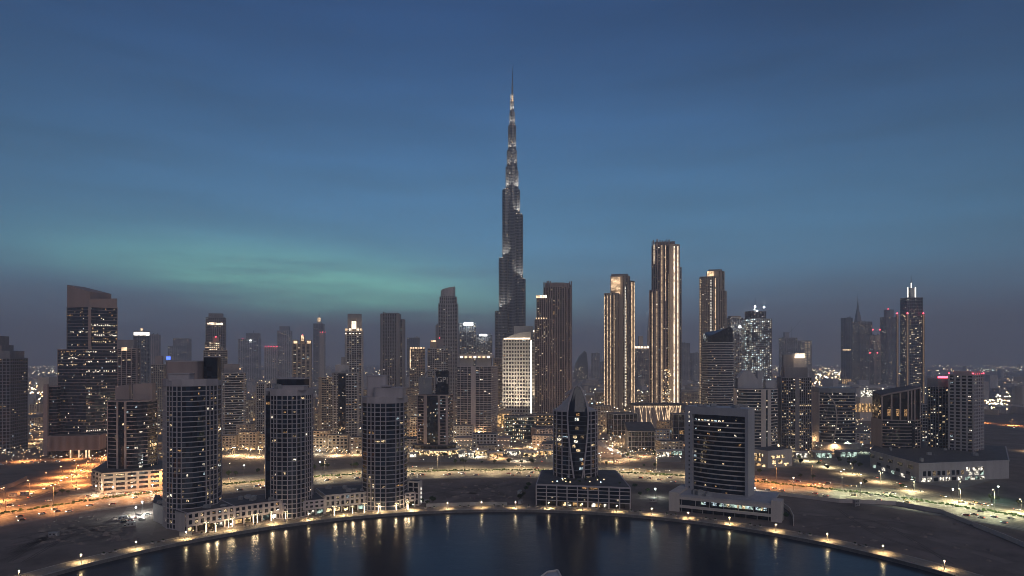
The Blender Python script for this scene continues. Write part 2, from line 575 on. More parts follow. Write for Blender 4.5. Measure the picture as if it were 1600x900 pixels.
# quay wall with a coping, then the paved promenade
q = MB()
for i in range(180):
    b0, b1 = 2.0 * i, 2.0 * (i + 1)
    a, c = ring_pt(LAKE_R, b0), ring_pt(LAKE_R, b1)
    q.face([(a[0], a[1], -3.5), (c[0], c[1], -3.5), (c[0], c[1], 0.12), (a[0], a[1], 0.12)][::-1])
structure(q.build('quay_wall', 'quay'))
structure(annulus('quay_coping', LAKE_R - 0.25, LAKE_R + 1.1, 0.16, 'kerb', thick=0.3, a0=-120, a1=120))
structure(annulus('promenade', LAKE_R + 0.9, LAKE_R + 13.0, 0.05, 'paving', thick=0.3, a0=-120, a1=120))
structure(annulus('promenade_edge', LAKE_R + 12.8, LAKE_R + 13.4, 0.20, 'kerb', thick=0.3, a0=-120, a1=120))
# ring road: two carriageways, a planted median, kerbed verges
RR = dict(i0=424.0, i1=462.0, o0=476.0, o1=506.0)
structure(annulus('road', RR['i0'], RR['i1'], 0.012, 'asphalt_light_streaks', -118, 118))
structure(annulus('road', RR['o0'], RR['o1'], 0.012, 'asphalt_light_streaks', -118, 118))
structure(annulus('median', RR['i1'], RR['o0'], 0.13, 'paving_grey', -118, 118, thick=0.25))
structure(annulus('verge', RR['i0'] - 5, RR['i0'], 0.13, 'paving_grey', -118, 118, thick=0.25))
structure(annulus('verge', RR['o1'], RR['o1'] + 7, 0.13, 'paving_grey', -118, 118, thick=0.25))
mk = MB()
for r in (RR['i0'] + 0.6, RR['i1'] - 0.6, RR['o0'] + 0.6, RR['o1'] - 0.6):
    for i in range(300):
        b0, b1 = -110 + 220 * i / 300, -110 + 220 * (i + 1) / 300
        p = [ring_pt(r, b0), ring_pt(r + 0.25, b0), ring_pt(r + 0.25, b1), ring_pt(r, b1)]
        mk.face([(p[k][0], p[k][1], 0.017) for k in (0, 3, 2, 1)])
for r in [RR['i0'] + 0.6 + 3.68 * k for k in range(1, 10)] + [RR['o0'] + 0.6 + 3.6 * k for k in range(1, 8)]:
    for i in range(190):
        b0 = -95 + i
        b1 = b0 + 0.45
        p = [ring_pt(r, b0), ring_pt(r + 0.22, b0), ring_pt(r + 0.22, b1), ring_pt(r, b1)]
        mk.face([(p[k][0], p[k][1], 0.017) for k in (0, 3, 2, 1)])
o = structure(mk.build('road_marking', 'paint'))
# clipped hedge down the median: a run of uneven clumps
hd = MB()
rng = random.Random(3)
for i in range(1100):
    a = -105 + 210 * i / 1100 + rng.uniform(-.1, .1)
    if rng.random() < 0.05: continue
    r = 469 + rng.uniform(-2.6, 2.6)
    c = ring_pt(r, a)
    h = rng.uniform(0.7, 1.7)
    P = [(c[0] + rng.uniform(.8, 1.9) * cos(k * pi / 3), c[1] + rng.uniform(.8, 1.9) * sin(k * pi / 3)) for k in range(6)]
    T = [(c[0] + (x - c[0]) * .6, c[1] + (y - c[1]) * .6) for x, y in P]
    hd.prism(P, 0.12, [0.1 + h * rng.uniform(.7, 1.1) for _ in P], top=T)
setp(hd.build('median_hedge', 'hedge'), 'low dark green hedge clumps along the ring road median', 'hedge', kind='stuff')

def ribbon(name, pts, width, z, mat, sub=8):
    """road along a smooth line of ground points"""
    V = [Vector((x, y, 0)) for x, y in pts]
    C = []
    for i in range(len(V) - 1):
        p0, p1, p2, p3 = V[max(i - 1, 0)], V[i], V[i + 1], V[min(i + 2, len(V) - 1)]
        for k in range(sub):
            u = k / sub
            C.append(0.5 * ((2 * p1) + (p2 - p0) * u + (2 * p0 - 5 * p1 + 4 * p2 - p3) * u * u + (3 * p1 - p0 - 3 * p2 + p3) * u ** 3))
    C.append(V[-1])
    L = []
    for i, c in enumerate(C):
        d = (C[min(i + 1, len(C) - 1)] - C[max(i - 1, 0)]).normalized()
        n = Vector((-d.y, d.x, 0))
        L.append((c + n * width / 2, c - n * width / 2))
    mb = MB()
    for (a, b_), (c, d) in zip(L, L[1:]):
        mb.face([(b_.x, b_.y, z), (d.x, d.y, z), (c.x, c.y, z), (a.x, a.y, z)])
    o = structure(mb.build(name, mat))
    return o, C
ROADS = {}
def road(key, px, width, z, mat='asphalt'):
    o, C = ribbon('road', [gnd(*p) for p in px], width, z, mat)
    ROADS[key] = C
    e = MB()
    for s in (-1, 1):
        for a, b_ in zip(C, C[1:]):
            d = (b_ - a).normalized(); n = Vector((-d.y, d.x, 0)) * s
            p = [a + n * (width / 2 - .7), b_ + n * (width / 2 - .7), b_ + n * (width / 2 - .4), a + n * (width / 2 - .4)]
            if s > 0: p = p
            else: p = p[::-1]
            e.face([(v.x, v.y, z + 0.005) for v in p])
    structure(e.build('road_marking', 'paint'))
    return C
# left interchange
road('slip', [(-60, 806), (40, 778), (92, 756), (128, 738), (168, 722), (262, 702)], 17, 0.020)
road('loop', [(150, 768), (112, 763), (101, 752), (116, 740), (150, 728)], 11, 0.028)
road('avenue', [(-140, 742), (0, 726), (90, 721), (180, 716), (260, 706)], 22, 0.034)
road('far_left', [(-120, 716), (20, 704), (70, 690), (110, 668), (70, 640)], 20, 0.040)
# right side
road('slip_right', [(1215, 702), (1262, 716), (1330, 737), (1400, 756), (1478, 776), (1640, 806)], 15, 0.020)
road('access', [(1215, 690), (1290, 698), (1360, 712)], 12, 0.028)
road('highway_right', [(1420, 655), (1540, 663), (1640, 674), (1760, 688)], 46, 0.034)
road('street_right', [(1430, 690), (1545, 700), (1620, 709), (1720, 720)], 18, 0.040)
road('boulevard', [(300, 690), (500, 684), (700, 676), (860, 672)], 20, 0.020)
road('mall_street', [(930, 690), (970, 700), (1000, 716)], 12, 0.020)
# hard standing and car parks behind the ring road
def patch(name, px, z, mat):
    mb = MB()
    P = [gnd(*p) for p in px]
    A = sum(P[i][0] * P[(i + 1) % len(P)][1] - P[(i + 1) % len(P)][0] * P[i][1] for i in range(len(P)))
    if A < 0: P = P[::-1]
    mb.face([(x, y, z) for x, y in P])
    return structure(mb.build(name, mat))
patch('parking_lot', [(640, 722), (1064, 722), (1060, 700), (1000, 690), (700, 692), (640, 700)], 0.008, 'paving_grey')
patch('pavement', [(60, 708), (262, 690), (262, 668), (60, 680)], 0.008, 'paving_grey')
patch('pavement', [(1180, 736), (1262, 728), (1345, 742), (1500, 764), (1580, 742), (1400, 706), (1180, 704)], 0.008, 'paving_grey')
patch('pavement', [(345, 716), (700, 708), (700, 660), (345, 668)], 0.008, 'paving_grey')
patch('pavement', [(700, 690), (1064, 690), (1064, 640), (700, 640)], 0.008, 'paving')
patch('pavement', [(178, 824), (238, 836), (250, 800), (200, 790)], 0.008, 'sand_graded')

# ------------------------------------------------------------------ buildings
def facing(mid, n):
    d = Vector((-mid[0], -mid[1])).normalized()
    return d.x * n[0] + d.y * n[1]
PANES = {}
def pane_mesh(w, h, mat):
    k = (round(w, 2), round(h, 2), mat)
    if k not in PANES:
        mb = MB()
        mb.prism([(-w / 2, -.04), (w / 2, -.04), (w / 2, .04), (-w / 2, .04)], 0, h)
        PANES[k] = mb.mesh('window', mat)
    return PANES[k]
class Bld:
    def __init__(self, name, label, shape, yaw, xl, xr, Y, cat='tower', group=None, seed=None, P=None):
        self.P = P or self.foot(shape, yaw, xl, xr, Y)
        cx = sum(p[0] for p in self.P) / len(self.P)
        cy_ = sum(p[1] for p in self.P) / len(self.P)
        self.c = (cx, cy_)
        self.Y = Y
        self.root = empty(name, (cx, cy_, 0), label, cat, group)
        self.rng = random.Random(seed if seed is not None else hash((xl, xr)) % 9973)
        self.noff = self.rng.uniform(0, 500)
    def foot(self, shape, yaw, xl, xr, Y):
        P = rot(shape, yaw)
        X, s = fit(P, xl, xr, Y)
        return shift(scale(P, s), X, Y)
    def z(self, py, dY=0):
        return zat(py, self.Y + dY)
    def L(self, P):
        return shift(P, -self.c[0], -self.c[1])
    def part(self, name, P, z0, z1, mat, kind=None):
        mb = MB()
        mb.prism(self.L(P), z0, z1)
        return mb.build(name, mat, self.root, kind=kind)
    def tier(self, z0, z1, P=None, fh=3.6, bh=0.9, bo=0.25, wall='concrete', glz='glass_dark', edges='band', ps=3.6, pw=0.5, po=0.18,
             lit=0.05, litm=None, mix=(5, 3, 3, 2, 5), run=0.0, near=False, panes=0, cap=True, pier_mat=None, cell=3.0, litfn=None, wfrac=0.8, band=True, stair=0.10):
        """one stack of floors: glazing core, floor bands, piers / blank walls / curtain wall side by side, lit windows"""
        P = P or self.P
        rng = self.rng
        n = len(P)
        Lp = self.L(P)
        E = [edges] * n if isinstance(edges, str) else [edges[i % len(edges)] for i in range(n)]
        litm = litm or LIT_NEAR
        nf = max(1, int(round((z1 - z0) / fh)))
        fh = (z1 - z0) / nf
        root = self.root
        core = MB()
        core.prism(offset(Lp, -0.3), z0, z1 - 0.05)
        core.build('glazing', glz, root)
        # floor bands
        if band:
            Bp = offset(Lp, bo)
            if near:
                mb = MB(); mb.prism(Bp, 0, bh)
                me = mb.mesh('floor_band', wall)
                for k in range(nf):
                    link('floor_band', me, root, (0, 0, z0 + k * fh))
            else:
                mb = MB()
                for k in range(nf):
                    mb.prism(Bp, z0 + k * fh, z0 + k * fh + bh)
                mb.build('floor_bands', wall, root, kind='stuff')
        if cap:
            mb = MB()
            mb.prism(offset(Lp, bo + 0.05), z1 - 0.4, z1 + 0.9)
            mb.build('parapet', wall, root)
            mb = MB()
            mb.prism(offset(Lp, -0.5), z1 + 0.85, z1 + 0.96)
            self.deck = mb.build('roof_deck', 'roofing', root)
        pj, sol, cur, lits = MB(), MB(), MB(), MB()
        pier_me = {}
        cand = []
        for i in range(n):
            p, q_ = Vector(Lp[i]), Vector(Lp[(i + 1) % n])
            d = q_ - p
            ln = d.length
            if ln < 0.4: continue
            d /= ln
            nr = Vector((d.y, -d.x))
            mid = (p + q_) / 2
            fc = facing((mid.x + self.c[0], mid.y + self.c[1]), nr)
            st = E[i]
            ang = atan2(d.y, d.x)
            if st == 'solid':
                c_ = mid + nr * (bo + 0.12 - 0.4)
                sol.box(c_.x, c_.y, z0, z1 + 0.3, ln + 0.5, 0.8, ang)
                continue
            if fc < -0.15: continue
            if st in ('glass', 'fine'):
                c_ = mid + nr * (bo + 0.1 - 0.4)
                cur.box(c_.x, c_.y, z0, z1 - 0.02, max(0.3, ln - 0.25), 0.8, ang)
            base = bo + 0.1 if st in ('glass', 'fine') else -0.3
            if st in ('grid', 'fins', 'fine'):
                nb = max(1, int(round(ln / ps)))
                w_ = pw if st != 'fine' else 0.14
                o_ = (bo + po) if st != 'fine' else base + 0.12
                for k in range(nb + 1):
                    c_ = p + d * (ln * k / nb) + nr * (o_ - 0.3)
                    if near and st != 'fine':
                        key = round(w_, 2)
                        if key not in pier_me:
                            mb = MB(); mb.prism([(-w_ / 2, -.3), (w_ / 2, -.3), (w_ / 2, .3), (-w_ / 2, .3)], 0, z1 - z0 + 0.12)
                            pier_me[key] = mb.mesh('pier', pier_mat or wall)
                        link('pier', pier_me[key], root, (c_.x, c_.y, z0), ang)
                    else:
                        pj.box(c_.x, c_.y, z0, z1 + 0.12, w_, 0.6, ang)
            else:
                nb = max(1, int(round(ln / cell)))
            # windows
            cw = ln / nb
            for f in range(nf):
                zb = z0 + f * fh + (bh if st not in ('glass', 'fine') else 0.15)
                hh = fh - (bh if st not in ('glass', 'fine') else 0.25)
                rn = mnoise.noise((f * 0.9 + self.noff, i * 3.1, 1.7))
                for k in range(nb):
                    u = (k + 0.5) / nb
                    pr = lit * (1.0 if panes else 1.5) * max(0.15, 1.0 + 2.2 * mnoise.noise((f * 0.33 + self.noff, (k + i * 7) * 0.37, 0.3)))
                    strip_on = bool(run) and rn > 0.2 and mnoise.noise((f * 5.3, (k + i * 7) * 0.22 + self.noff, 9.1)) > .30 - run
                    if strip_on: pr = .88
                    if litfn: pr = litfn(pr, zb, u, p + d * ln * u + nr, fc)
                    if stair and mnoise.noise((i * 9.7 + self.noff, k * 1.3, 4.4)) > .38: pr += stair
                    on = rng.random() < pr
                    if not on and not panes: continue
                    c_ = p + d * (ln * u)
                    mi = rng.choices(range(len(litm)), weights=mix[:len(litm)])[0] if on else -1
                    if on and strip_on: mi = (f * 7 + i) % min(3, len(litm))
                    cand.append((fc, c_, nr, ang, zb, hh, cw, mi, base))
        if panes:
            cand.sort(key=lambda c: (-(c[7] >= 0), -c[0] * c[6]))
            rest = MB()
            for idx, (fc, c_, nr, ang, zb, hh, cw, mi, base) in enumerate(cand):
                w_ = cw - 0.55
                c2_ = c_ + nr * (base + 0.06)
                if idx < panes:
                    mat = self.rng.choice(['glass_dark', 'glass_blue', 'glass_dark', glz, glz])
                    link('window', pane_mesh(w_, hh - 0.1, mat), root, (c2_.x, c2_.y, zb + 0.05), ang)
                else:
                    rest.box(c2_.x, c2_.y, zb + .05, zb + hh - .05, w_, .08, ang, m=0)
                if mi >= 0:      # a lit room seems to fill only part of its window
                    ww_ = w_ * rng.uniform(.35, .95); sx_ = (w_ - ww_) * rng.uniform(-.5, .5)
                    zq = zb + hh * rng.uniform(.06, .3); c3_ = c2_ + nr * .05 + Vector((cos(ang), sin(ang))) * sx_
                    lits.box(c3_.x, c3_.y, zq, zq + hh * rng.uniform(.25, .62), ww_, .06, ang, m=mi)
            rest.build('windows', [glz, 'lit_warm'], root, kind='stuff')
            lits.build('lit_windows', litm, root, kind='stuff')
        else:
            for fc, c_, nr, ang, zb, hh, cw, mi, base in cand:
                w_ = cw * wfrac * rng.uniform(.45, .95)
                c2_ = c_ + nr * (base + 0.06)
                zq = zb + hh * rng.uniform(.05, .35)
                lits.box(c2_.x, c2_.y, zq, zq + hh * rng.uniform(.28, .6), w_, .1, ang, m=mi)
            lits.build('lit_windows', litm, root, kind='stuff')
        pj.build('piers', pier_mat or wall, root, kind='stuff')
        sol.build('blank_wall', wall, root)
        cur.build('curtain_wall', glz, root)
        self.zt = z1
        return P
    def kit(self, z, P=None, n=5, k=0.6, h=(1.5, 4.0)):
        """air handlers, ducts and a lift overrun on a flat roof"""
        P = P or self.P
        cx = sum(p[0] for p in P) / len(P) - self.c[0]
        cy_ = sum(p[1] for p in P) / len(P) - self.c[1]
        Q = offset(self.L(P), 0)
        for i in range(n):
            v = Q[self.rng.randrange(len(Q))]
            t_ = self.rng.uniform(0.1, k)
            x, y = cx + (v[0] - cx) * t_, cy_ + (v[1] - cy_) * t_
            mb = MB()
            w_, d_, hh = self.rng.uniform(2, 5), self.rng.uniform(2, 4), self.rng.uniform(*h)
            a = self.rng.choice([0, 0.3, 1.2])
            mb.box(x, y, z, z + hh, w_, d_, a)
            mb.box(x, y, z + hh, z + hh + 0.35, w_ * .5, d_ * .5, a)
            mb.build('roof_unit', 'plant_metal', getattr(self, 'deck', None) or self.root)
    def spire(self, x, y, z0, z1, r, mat='steel', r2=0.15):
        mb = MB()
        k = max(1.0, y / 2400); r, r2 = r * k, r2 * k
        mb.bar((x - self.c[0], y - self.c[1], z0), (x - self.c[0], y - self.c[1], z1), r, n=6, r2=r2)
        return mb.build('spire', mat, self.root)
    def light_box(self, name, x, y, z0, z1, wx, wy, mat, rz=0.0):
        mb = MB()
        k = max(1.0, y / 2400)
        mb.box(x - self.c[0], y - self.c[1], z0, z1, wx * k, wy * k, rz)
        return mb.build(name, mat, self.root)
    def beacon(self, x, y, z, r=1.2, mat='beacon_red'):
        mb = MB()
        r *= max(1.0, y / 2400)
        P = ngon(r, 6)
        mb.prism(shift(P, x - self.c[0], y - self.c[1]), z, z + 1.6 * r, top=shift(scale(P, .6), x - self.c[0], y - self.c[1]))
        return mb.build('beacon', mat, self.root)
def center(P):
    return sum(p[0] for p in P) / len(P), sum(p[1] for p in P) / len(P)
# ================================================================== towers on the waterfront
F_SHAPE = [(-0.50, 0.15), (-0.43, -0.12), (-0.27, -0.31), (-0.12, -0.39), (0.06, -0.42), (0.24, -0.34), (0.40, -0.17), (0.50, 0.08), (0.44, 0.42), (-0.36, 0.48)]
F_EDGE = ['band', 'grid', 'grid', 'grid', 'band', 'band', 'grid', 'band', 'solid', 'solid']
def res_tower(name, label, xl, xr, Y, ytop, ymech, shape, edges, mech, glass_box=None, lit=0.05, seed=1):
    b = Bld(name, label, shape, 0, xl, xr, Y, seed=seed)
    zt = b.z(ytop)
    b.tier(0, zt, fh=3.62, bh=0.6, bo=0.25, wall='cladding_mauve', glz='glass_blue', edges=edges, ps=3.6, pw=0.62, po=0.22, lit=lit * .9, run=.02, stair=.14, near=True, panes=295, mix=(5, 4, 2, 1, 9))
    # plain parapet storey, then the plant room
    b.part('parapet_wall', offset(b.P, 0.45), zt - 3.4, zt + 1.5, 'cladding_mauve')
    for (x0, x1, y0, k, mt, nm) in mech:
        Q = b.foot(rrect(1, 0.8, 0.12), 0, x0, x1, Y + k)
        pr_ = b.part(nm, Q, zt + 0.5, b.z(y0), mt)
        b.part('coping', offset(Q, 0.35), b.z(y0) - 0.1, b.z(y0) + 0.7, 'cladding_mauve').parent = pr_
    b.kit(zt + 1.5, n=6, k=.8)
    return b
F1 = res_tower('apartment_tower', 'broad mauve apartment tower with curved banded front above the floodlit site yard', 255, 346, 497, 595, 563, F_SHAPE, F_EDGE,
               [(259, 322, 565, 2, 'cladding_brown', 'plant_room'), (318, 345, 558, 6, 'glass_dark', 'lift_tower'), (262, 306, 584, -9, 'cladding_mauve', 'plant_screen')], seed=11, lit=0.055)
F2_SHAPE = [(-0.50, -0.05), (-0.40, -0.30), (-0.28, -0.35), (-0.12, -0.42), (0.12, -0.44), (0.30, -0.38), (0.43, -0.20), (0.50, 0.06), (0.42, 0.45), (-0.44, 0.42)]
F2_EDGE = ['solid', 'glass', 'grid', 'grid', 'grid', 'grid', 'grid', 'band', 'solid', 'solid']
F2 = res_tower('apartment_tower', 'grid fronted apartment tower with blank brown end wall and flat dark roof box', 415, 489, 530, 610, 592, F2_SHAPE, F2_EDGE,
               [(432, 483, 592, 3, 'glass_dark', 'plant_room'), (440, 482, 603, -6, 'cladding_mauve', 'plant_screen')], seed=23, lit=0.035)
F3_SHAPE = [(-0.50, 0.05), (-0.44, -0.18), (-0.30, -0.36), (-0.12, -0.43), (0.12, -0.44), (0.32, -0.36), (0.46, -0.16), (0.50, 0.08), (0.42, 0.45), (-0.40, 0.45)]
F3_EDGE = ['band', 'band', 'grid', 'grid', 'band', 'grid', 'band', 'band', 'solid', 'solid']
F3 = res_tower('apartment_tower', 'apartment tower with stepped roof boxes beside the empty sand lot', 566, 636, 556, 622, 590, F3_SHAPE, F3_EDGE,
               [(573, 606, 588, 5, 'cladding_mauve', 'plant_room'), (584, 634, 606, -3, 'cladding_mauve', 'plant_screen'), (596, 612, 603, -9, 'glass_dark', 'lift_tower')], seed=31, lit=0.045)
# stair of bright windows on F3's centre bay
for k, (yy, w_) in enumerate(((634, 7), (667, 8), (676, 8), (700, 8), (720, 8), (738, 8), (752, 7))):
    pass
# one corner pier of F1/F2/F3 stands proud
# ---- the retail terraces at the towers' feet, one block for each stretch of quay
def arc_block(name, label, a0, a1, r0, r1, h, seed, wall='cladding_mauve', floors=3, lit=0.16, shop=True, notch=0.0):
    n = max(2, int(abs(a1 - a0) / 3.0))
    P = [ring_pt(r0, a0 + (a1 - a0) * i / n) for i in range(n + 1)] + [ring_pt(r1, a1 - (a1 - a0) * i / n) for i in range(n + 1)]
    b = Bld(name, label, None, 0, 0, 0, (P[0][1] + P[-1][1]) / 2, P=P, cat='shop building', seed=seed)
    g_h = 4.6
    # ground floor: shopfronts between square columns
    inner = [ring_pt(r0 + 2.6, a0 + (a1 - a0) * i / n) for i in range(n + 1)] + [ring_pt(r1, a1 - (a1 - a0) * i / n) for i in range(n + 1)]
    b.part('ground_floor', offset(inner, -0.1), 0, g_h, 'glass_bronze')
    ncol = max(2, int(radians(abs(a1 - a0)) * r0 / 6.0))
    cm = MB(); cm.box(0, 0, 0, g_h + 0.1, 0.9, 0.9)
    me = cm.mesh('column', wall)
    sh = {}
    for k in range(ncol + 1):
        a = a0 + (a1 - a0) * (k + 0.02 if k == 0 else (k - 0.02 if k == ncol else k)) / ncol
        x, y = ring_pt(r0 + 0.9, a)
        link('column', me, b.root, (x - b.c[0], y - b.c[1], 0), -radians(a))
        if k < ncol and shop and b.rng.random() < 0.72:
            am = a0 + (a1 - a0) * (k + 0.5) / ncol
            x, y = ring_pt(r0 + 2.45, am)
            mt = b.rng.choice(['shop_warm', 'shop_warm', 'shop_gold', 'shop_white', 'shop_green'])
            wd = radians(abs(a1 - a0)) * r0 / ncol
            key = (mt,)
            if key not in sh:
                mb = MB(); mb.box(0, 0, 0.5, 3.4, wd * .72, 0.12); sh[key] = mb.mesh('shopfront', mt)
            link('shopfront', sh[key], b.root, (x - b.c[0], y - b.c[1], 0), -radians(am))
    nf = max(1, floors - 1)
    b.tier(g_h, h, fh=(h - g_h) / nf, bh=1.45, bo=0.25, wall=wall, glz='glass_dark', edges='grid', ps=4.2, pw=1.7, po=0.12, lit=lit, near=True, panes=200, mix=(5, 2, 2, 2, 6))
    b.kit(h + 0.9, n=7, k=.7, h=(1.0, 2.6))
    return b
T1 = arc_block('retail_terrace', 'lit shops under the broad curved tower at the corner of the quay', -47.5, -41.2, 294, 322, 13.5, 41, lit=.22)
T2 = arc_block('retail_terrace', 'three storey shop terrace between the broad tower and the grid fronted tower', -41.0, -34.6, 295.5, 326, 13.0, 42)
T3 = arc_block('retail_terrace', 'shop terrace at the foot of the grid fronted tower', -34.4, -28.2, 293.5, 322, 11.0, 43, lit=.1)
T4 = arc_block('retail_terrace', 'pale stepped shop terrace behind the glowing palm trunks', -28.0, -20.6, 295, 328, 13.5, 44, wall='concrete')
T5 = arc_block('retail_terrace', 'shop terrace under the tower with stepped roof boxes', -20.4, -14.2, 294, 322, 11.0, 45)
# service wing with the long blank side wall facing the site yard
Pw = [gnd(243, 800), gnd(289, 833.5), ring_pt(305, -47.7), ring_pt(352, -47.7)]
SW = Bld('service_wing', 'pale blank walled service wing facing the floodlit site yard', None, 0, 0, 0, 500, P=Pw, cat='building', seed=5)
SW.part('wall', Pw, 0, 13.2, 'concrete_pale')
SW.part('coping', offset(Pw, 0.25), 13.1, 14.0, 'concrete')
SW.part('roof_deck', offset(Pw, -0.6), 13.9, 14.06, 'roofing')
a_, b_ = Vector(Pw[0]), Vector(Pw[1])
d_ = (b_ - a_).normalized(); n_ = Vector((-d_.y, d_.x)) * -1
if facing(((a_ + b_) / 2)[:], (d_.y, -d_.x)) > 0: n_ = Vector((d_.y, -d_.x))
for k, (u, zz, ww, hh, mt) in enumerate([(.30, 8.6, 3.4, 2, 'glass_dark'), (.44, 8.6, 3.4, 2, 'glass_dark'), (.57, 8.6, 5.0, 2, 'glass_dark'), (.30, 5.2, 3.4, 1.8, 'glass_dark'), (.44, 5.2, 3.4, 1.8, 'glass_dark'),
                                         (.62, 5.2, 3.4, 1.8, 'glass_dark'), (.34, .3, 7.5, 3.4, 'shop_white'), (.55, .3, 6.0, 3.4, 'shop_green')]):
    c_ = a_ + (b_ - a_) * u + n_ * 0.06
    SW.light_box('window' if zz > 1 else 'garage_opening', c_.x, c_.y, zz, zz + hh, ww, 0.2, mt, atan2(d_.y, d_.x))
SW.kit(14.0, n=4)

# ---- F4: round tower with a pointed sail crown on a framed podium
Pp = [gnd(838, 790), gnd(985, 796.5), gnd(976, 757), gnd(846, 757)]
Pp[2] = (xat(962, 632), 632); Pp[3] = (xat(846, 632), 632)
PC = Bld('parking_podium', 'framed five level podium with lit planted roof terrace under the pointed round tower', None, 0, 0, 0, 590, P=Pp, cat='building', seed=61)
PC.tier(4.6, 17.0, fh=3.1, bh=0.6, bo=0.3, wall='cladding_mauve', glz='glass_dark', edges='grid', ps=8.6, pw=0.9, po=0.2, lit=0.07, near=True, panes=120, cap=True)
cm = MB(); cm.box(0, 0, 0, 4.8, 1.0, 1.0); me = cm.mesh('column', 'cladding_mauve')
for k in range(10):
    u = k / 9
    x, y = Pp[0][0] + (Pp[1][0] - Pp[0][0]) * u, Pp[0][1] + (Pp[1][1] - Pp[0][1]) * u
    link('column', me, PC.root, (x - PC.c[0], y - PC.c[1] + 0.6, 0))
PC.part('ground_floor', offset(Pp, -3.5), 0, 4.6, 'glass_bronze')
for k, u in enumerate((.30, .36, .42, .47, .62, .66, .70, .75)):
    x, y = Pp[0][0] + (Pp[1][0] - Pp[0][0]) * u, Pp[0][1] + (Pp[1][1] - Pp[0][1]) * u + 3.3
    PC.light_box('shopfront', x, y, 0.4, 3.0, 3.2, 0.3, ['shop_warm', 'shop_white', 'shop_gold'][k % 3], atan2(Pp[1][1] - Pp[0][1], Pp[1][0] - Pp[0][0]))
for k in range(16):
    x, y = center(Pp)
    x += PC.rng.uniform(-26, 22); y += PC.rng.uniform(-26, -4)
    if (x - xat(898, 606)) ** 2 + (y - 606) ** 2 < 23 ** 2: continue
    PC.light_box('terrace_lamp', x, y, 17.9, 18.5, .9, .9, 'far_cool' if k % 7 == 0 else 'far_warm')
F4 = Bld('sail_tower', 'round banded tower with pointed glass prow and curved sail roof', ngon(0.5, 18, 1, 0.92), 10, 865, 933, 606, seed=62)
zt = F4.z(641)
F4.tier(17.0, zt, fh=3.85, bh=0.55, bo=0.3, wall='cladding_mauve', glz='glass_dark', edges='grid', ps=7.0, pw=0.7, po=0.2, lit=0.09, near=True, panes=200, mix=(4, 2, 4, 4, 4))
cx, cy_ = F4.c
R_ = (933 - 865) / 2 * 606 / F_PX
# prow: a pointed glass shield leaning on the front, narrow at the foot, widest near the eaves, apex above the roof
def prow_pt(u, z):
    """u -1..1 across, z height; returns local x, y"""
    a = radians(-88) + u
    rr = R_ + 1.0
    return (rr * cos(a) * 1.0, rr * sin(a) * 0.93)
zz = [17, 30, 45, 60, 70, zt, zt + 8, zt + 15, zt + 21, F4.z(602)]
hw = [.17, .26, .36, .43, .46, .45, .38, .27, .14, .02]
pr, rb = MB(), MB()
prev = None
for z_, h_ in zip(zz, hw):
    row = []
    for k in range(7):
        x, y = prow_pt(-h_ + 2 * h_ * k / 6, z_)
        lean = max(0, z_ - zt) * 0.28
        row.append((x, y + lean, z_))
    if prev:
        for k in range(6):
            pr.face([prev[k], prev[k + 1], row[k + 1], row[k]])
        for e in (0, 6):
            rb.bar(prev[e], row[e], 0.75)
    prev = row
pr.build('glass_prow', 'glass_dark', F4.root)
rb.build('prow_frame', 'cladding_mauve', F4.root)
fb = MB()
for k in range(15):
    z_ = 17 + 3.85 * k
    i = max(j for j in range(len(zz)) if zz[j] <= z_); i = min(i, len(zz) - 2)
    h_ = hw[i] + (hw[i + 1] - hw[i]) * (z_ - zz[i]) / (zz[i + 1] - zz[i])
    pts = [prow_pt(-h_ + 2 * h_ * j / 6, z_) for j in range(7)]
    for (a, b_) in zip(pts, pts[1:]):
        fb.bar((a[0] * 1.005, a[1] * 1.005, z_), (b_[0] * 1.005, b_[1] * 1.005, z_), 0.13, n=4)
fb.build('prow_transoms', 'cladding_blue', F4.root)
for k in range(13):
    z_ = 17 + 3.85 * F4.rng.randrange(2, 15)
    u = F4.rng.uniform(-.2, .2)
    x, y = prow_pt(u, z_)
    F4.light_box('window', cx + x * 1.008, cy_ + y * 1.008, z_ + .6, z_ + 3.0, F4.rng.uniform(2, 3.6), .25, F4.rng.choice(LIT_NEAR), u)
# the sail: a curved shell rising from the left shoulder to the apex
sail = MB()
prev = None
for i in range(11):
    t_ = i / 10
    ang = radians(178 + 68 * t_)
    base = (R_ * 1.02 * cos(ang), R_ * 0.95 * sin(ang), zt)
    top = (-R_ * 0.55 * (1 - t_) ** 1.2 + 1.5 * t_, -R_ * 0.25 - R_ * .42 * t_, zt + 2.5 + (F4.z(602) - zt - 2.5) * t_ ** 0.95)
    cur = [(base[0] + (top[0] - base[0]) * s_, base[1] + (top[1] - base[1]) * s_, zt + (top[2] - zt) * sin(s_ * pi / 2)) for s_ in (0, .25, .5, .75, 1)]
    if prev:
        for k in range(4):
            sail.face([prev[k], cur[k], cur[k + 1], prev[k + 1]])
    prev = cur
sail.build('sail_roof', 'cladding_grey', F4.root)
sail = MB(); prev = None
for i in range(9):
    t_ = i / 8
    ang = radians(2 - 64 * t_)
    base = (R_ * 1.02 * cos(ang), R_ * 0.95 * sin(ang), zt)
    top = (R_ * .42 * (1 - t_) + 1.5 * t_, -R_ * .2 - R_ * .42 * t_, zt + 4.0 + (F4.z(608) - zt - 4.0) * t_ ** 7)
    cur = [(base[0] + (top[0] - base[0]) * s_, base[1] + (top[1] - base[1]) * s_, zt + (top[2] - zt) * sin(s_ * pi / 2)) for s_ in (0, .25, .5, .75, 1)]
    if prev:
        for k in range(4):
            sail.face([prev[k + 1], cur[k + 1], cur[k], prev[k]])
    prev = cur
sail.build('shoulder_roof', 'cladding_grey', F4.root)
F4.part('drum', shift(ngon(R_ * .62, 14), cx, cy_), zt, zt + 8, 'cladding_mauve')
hook = MB()
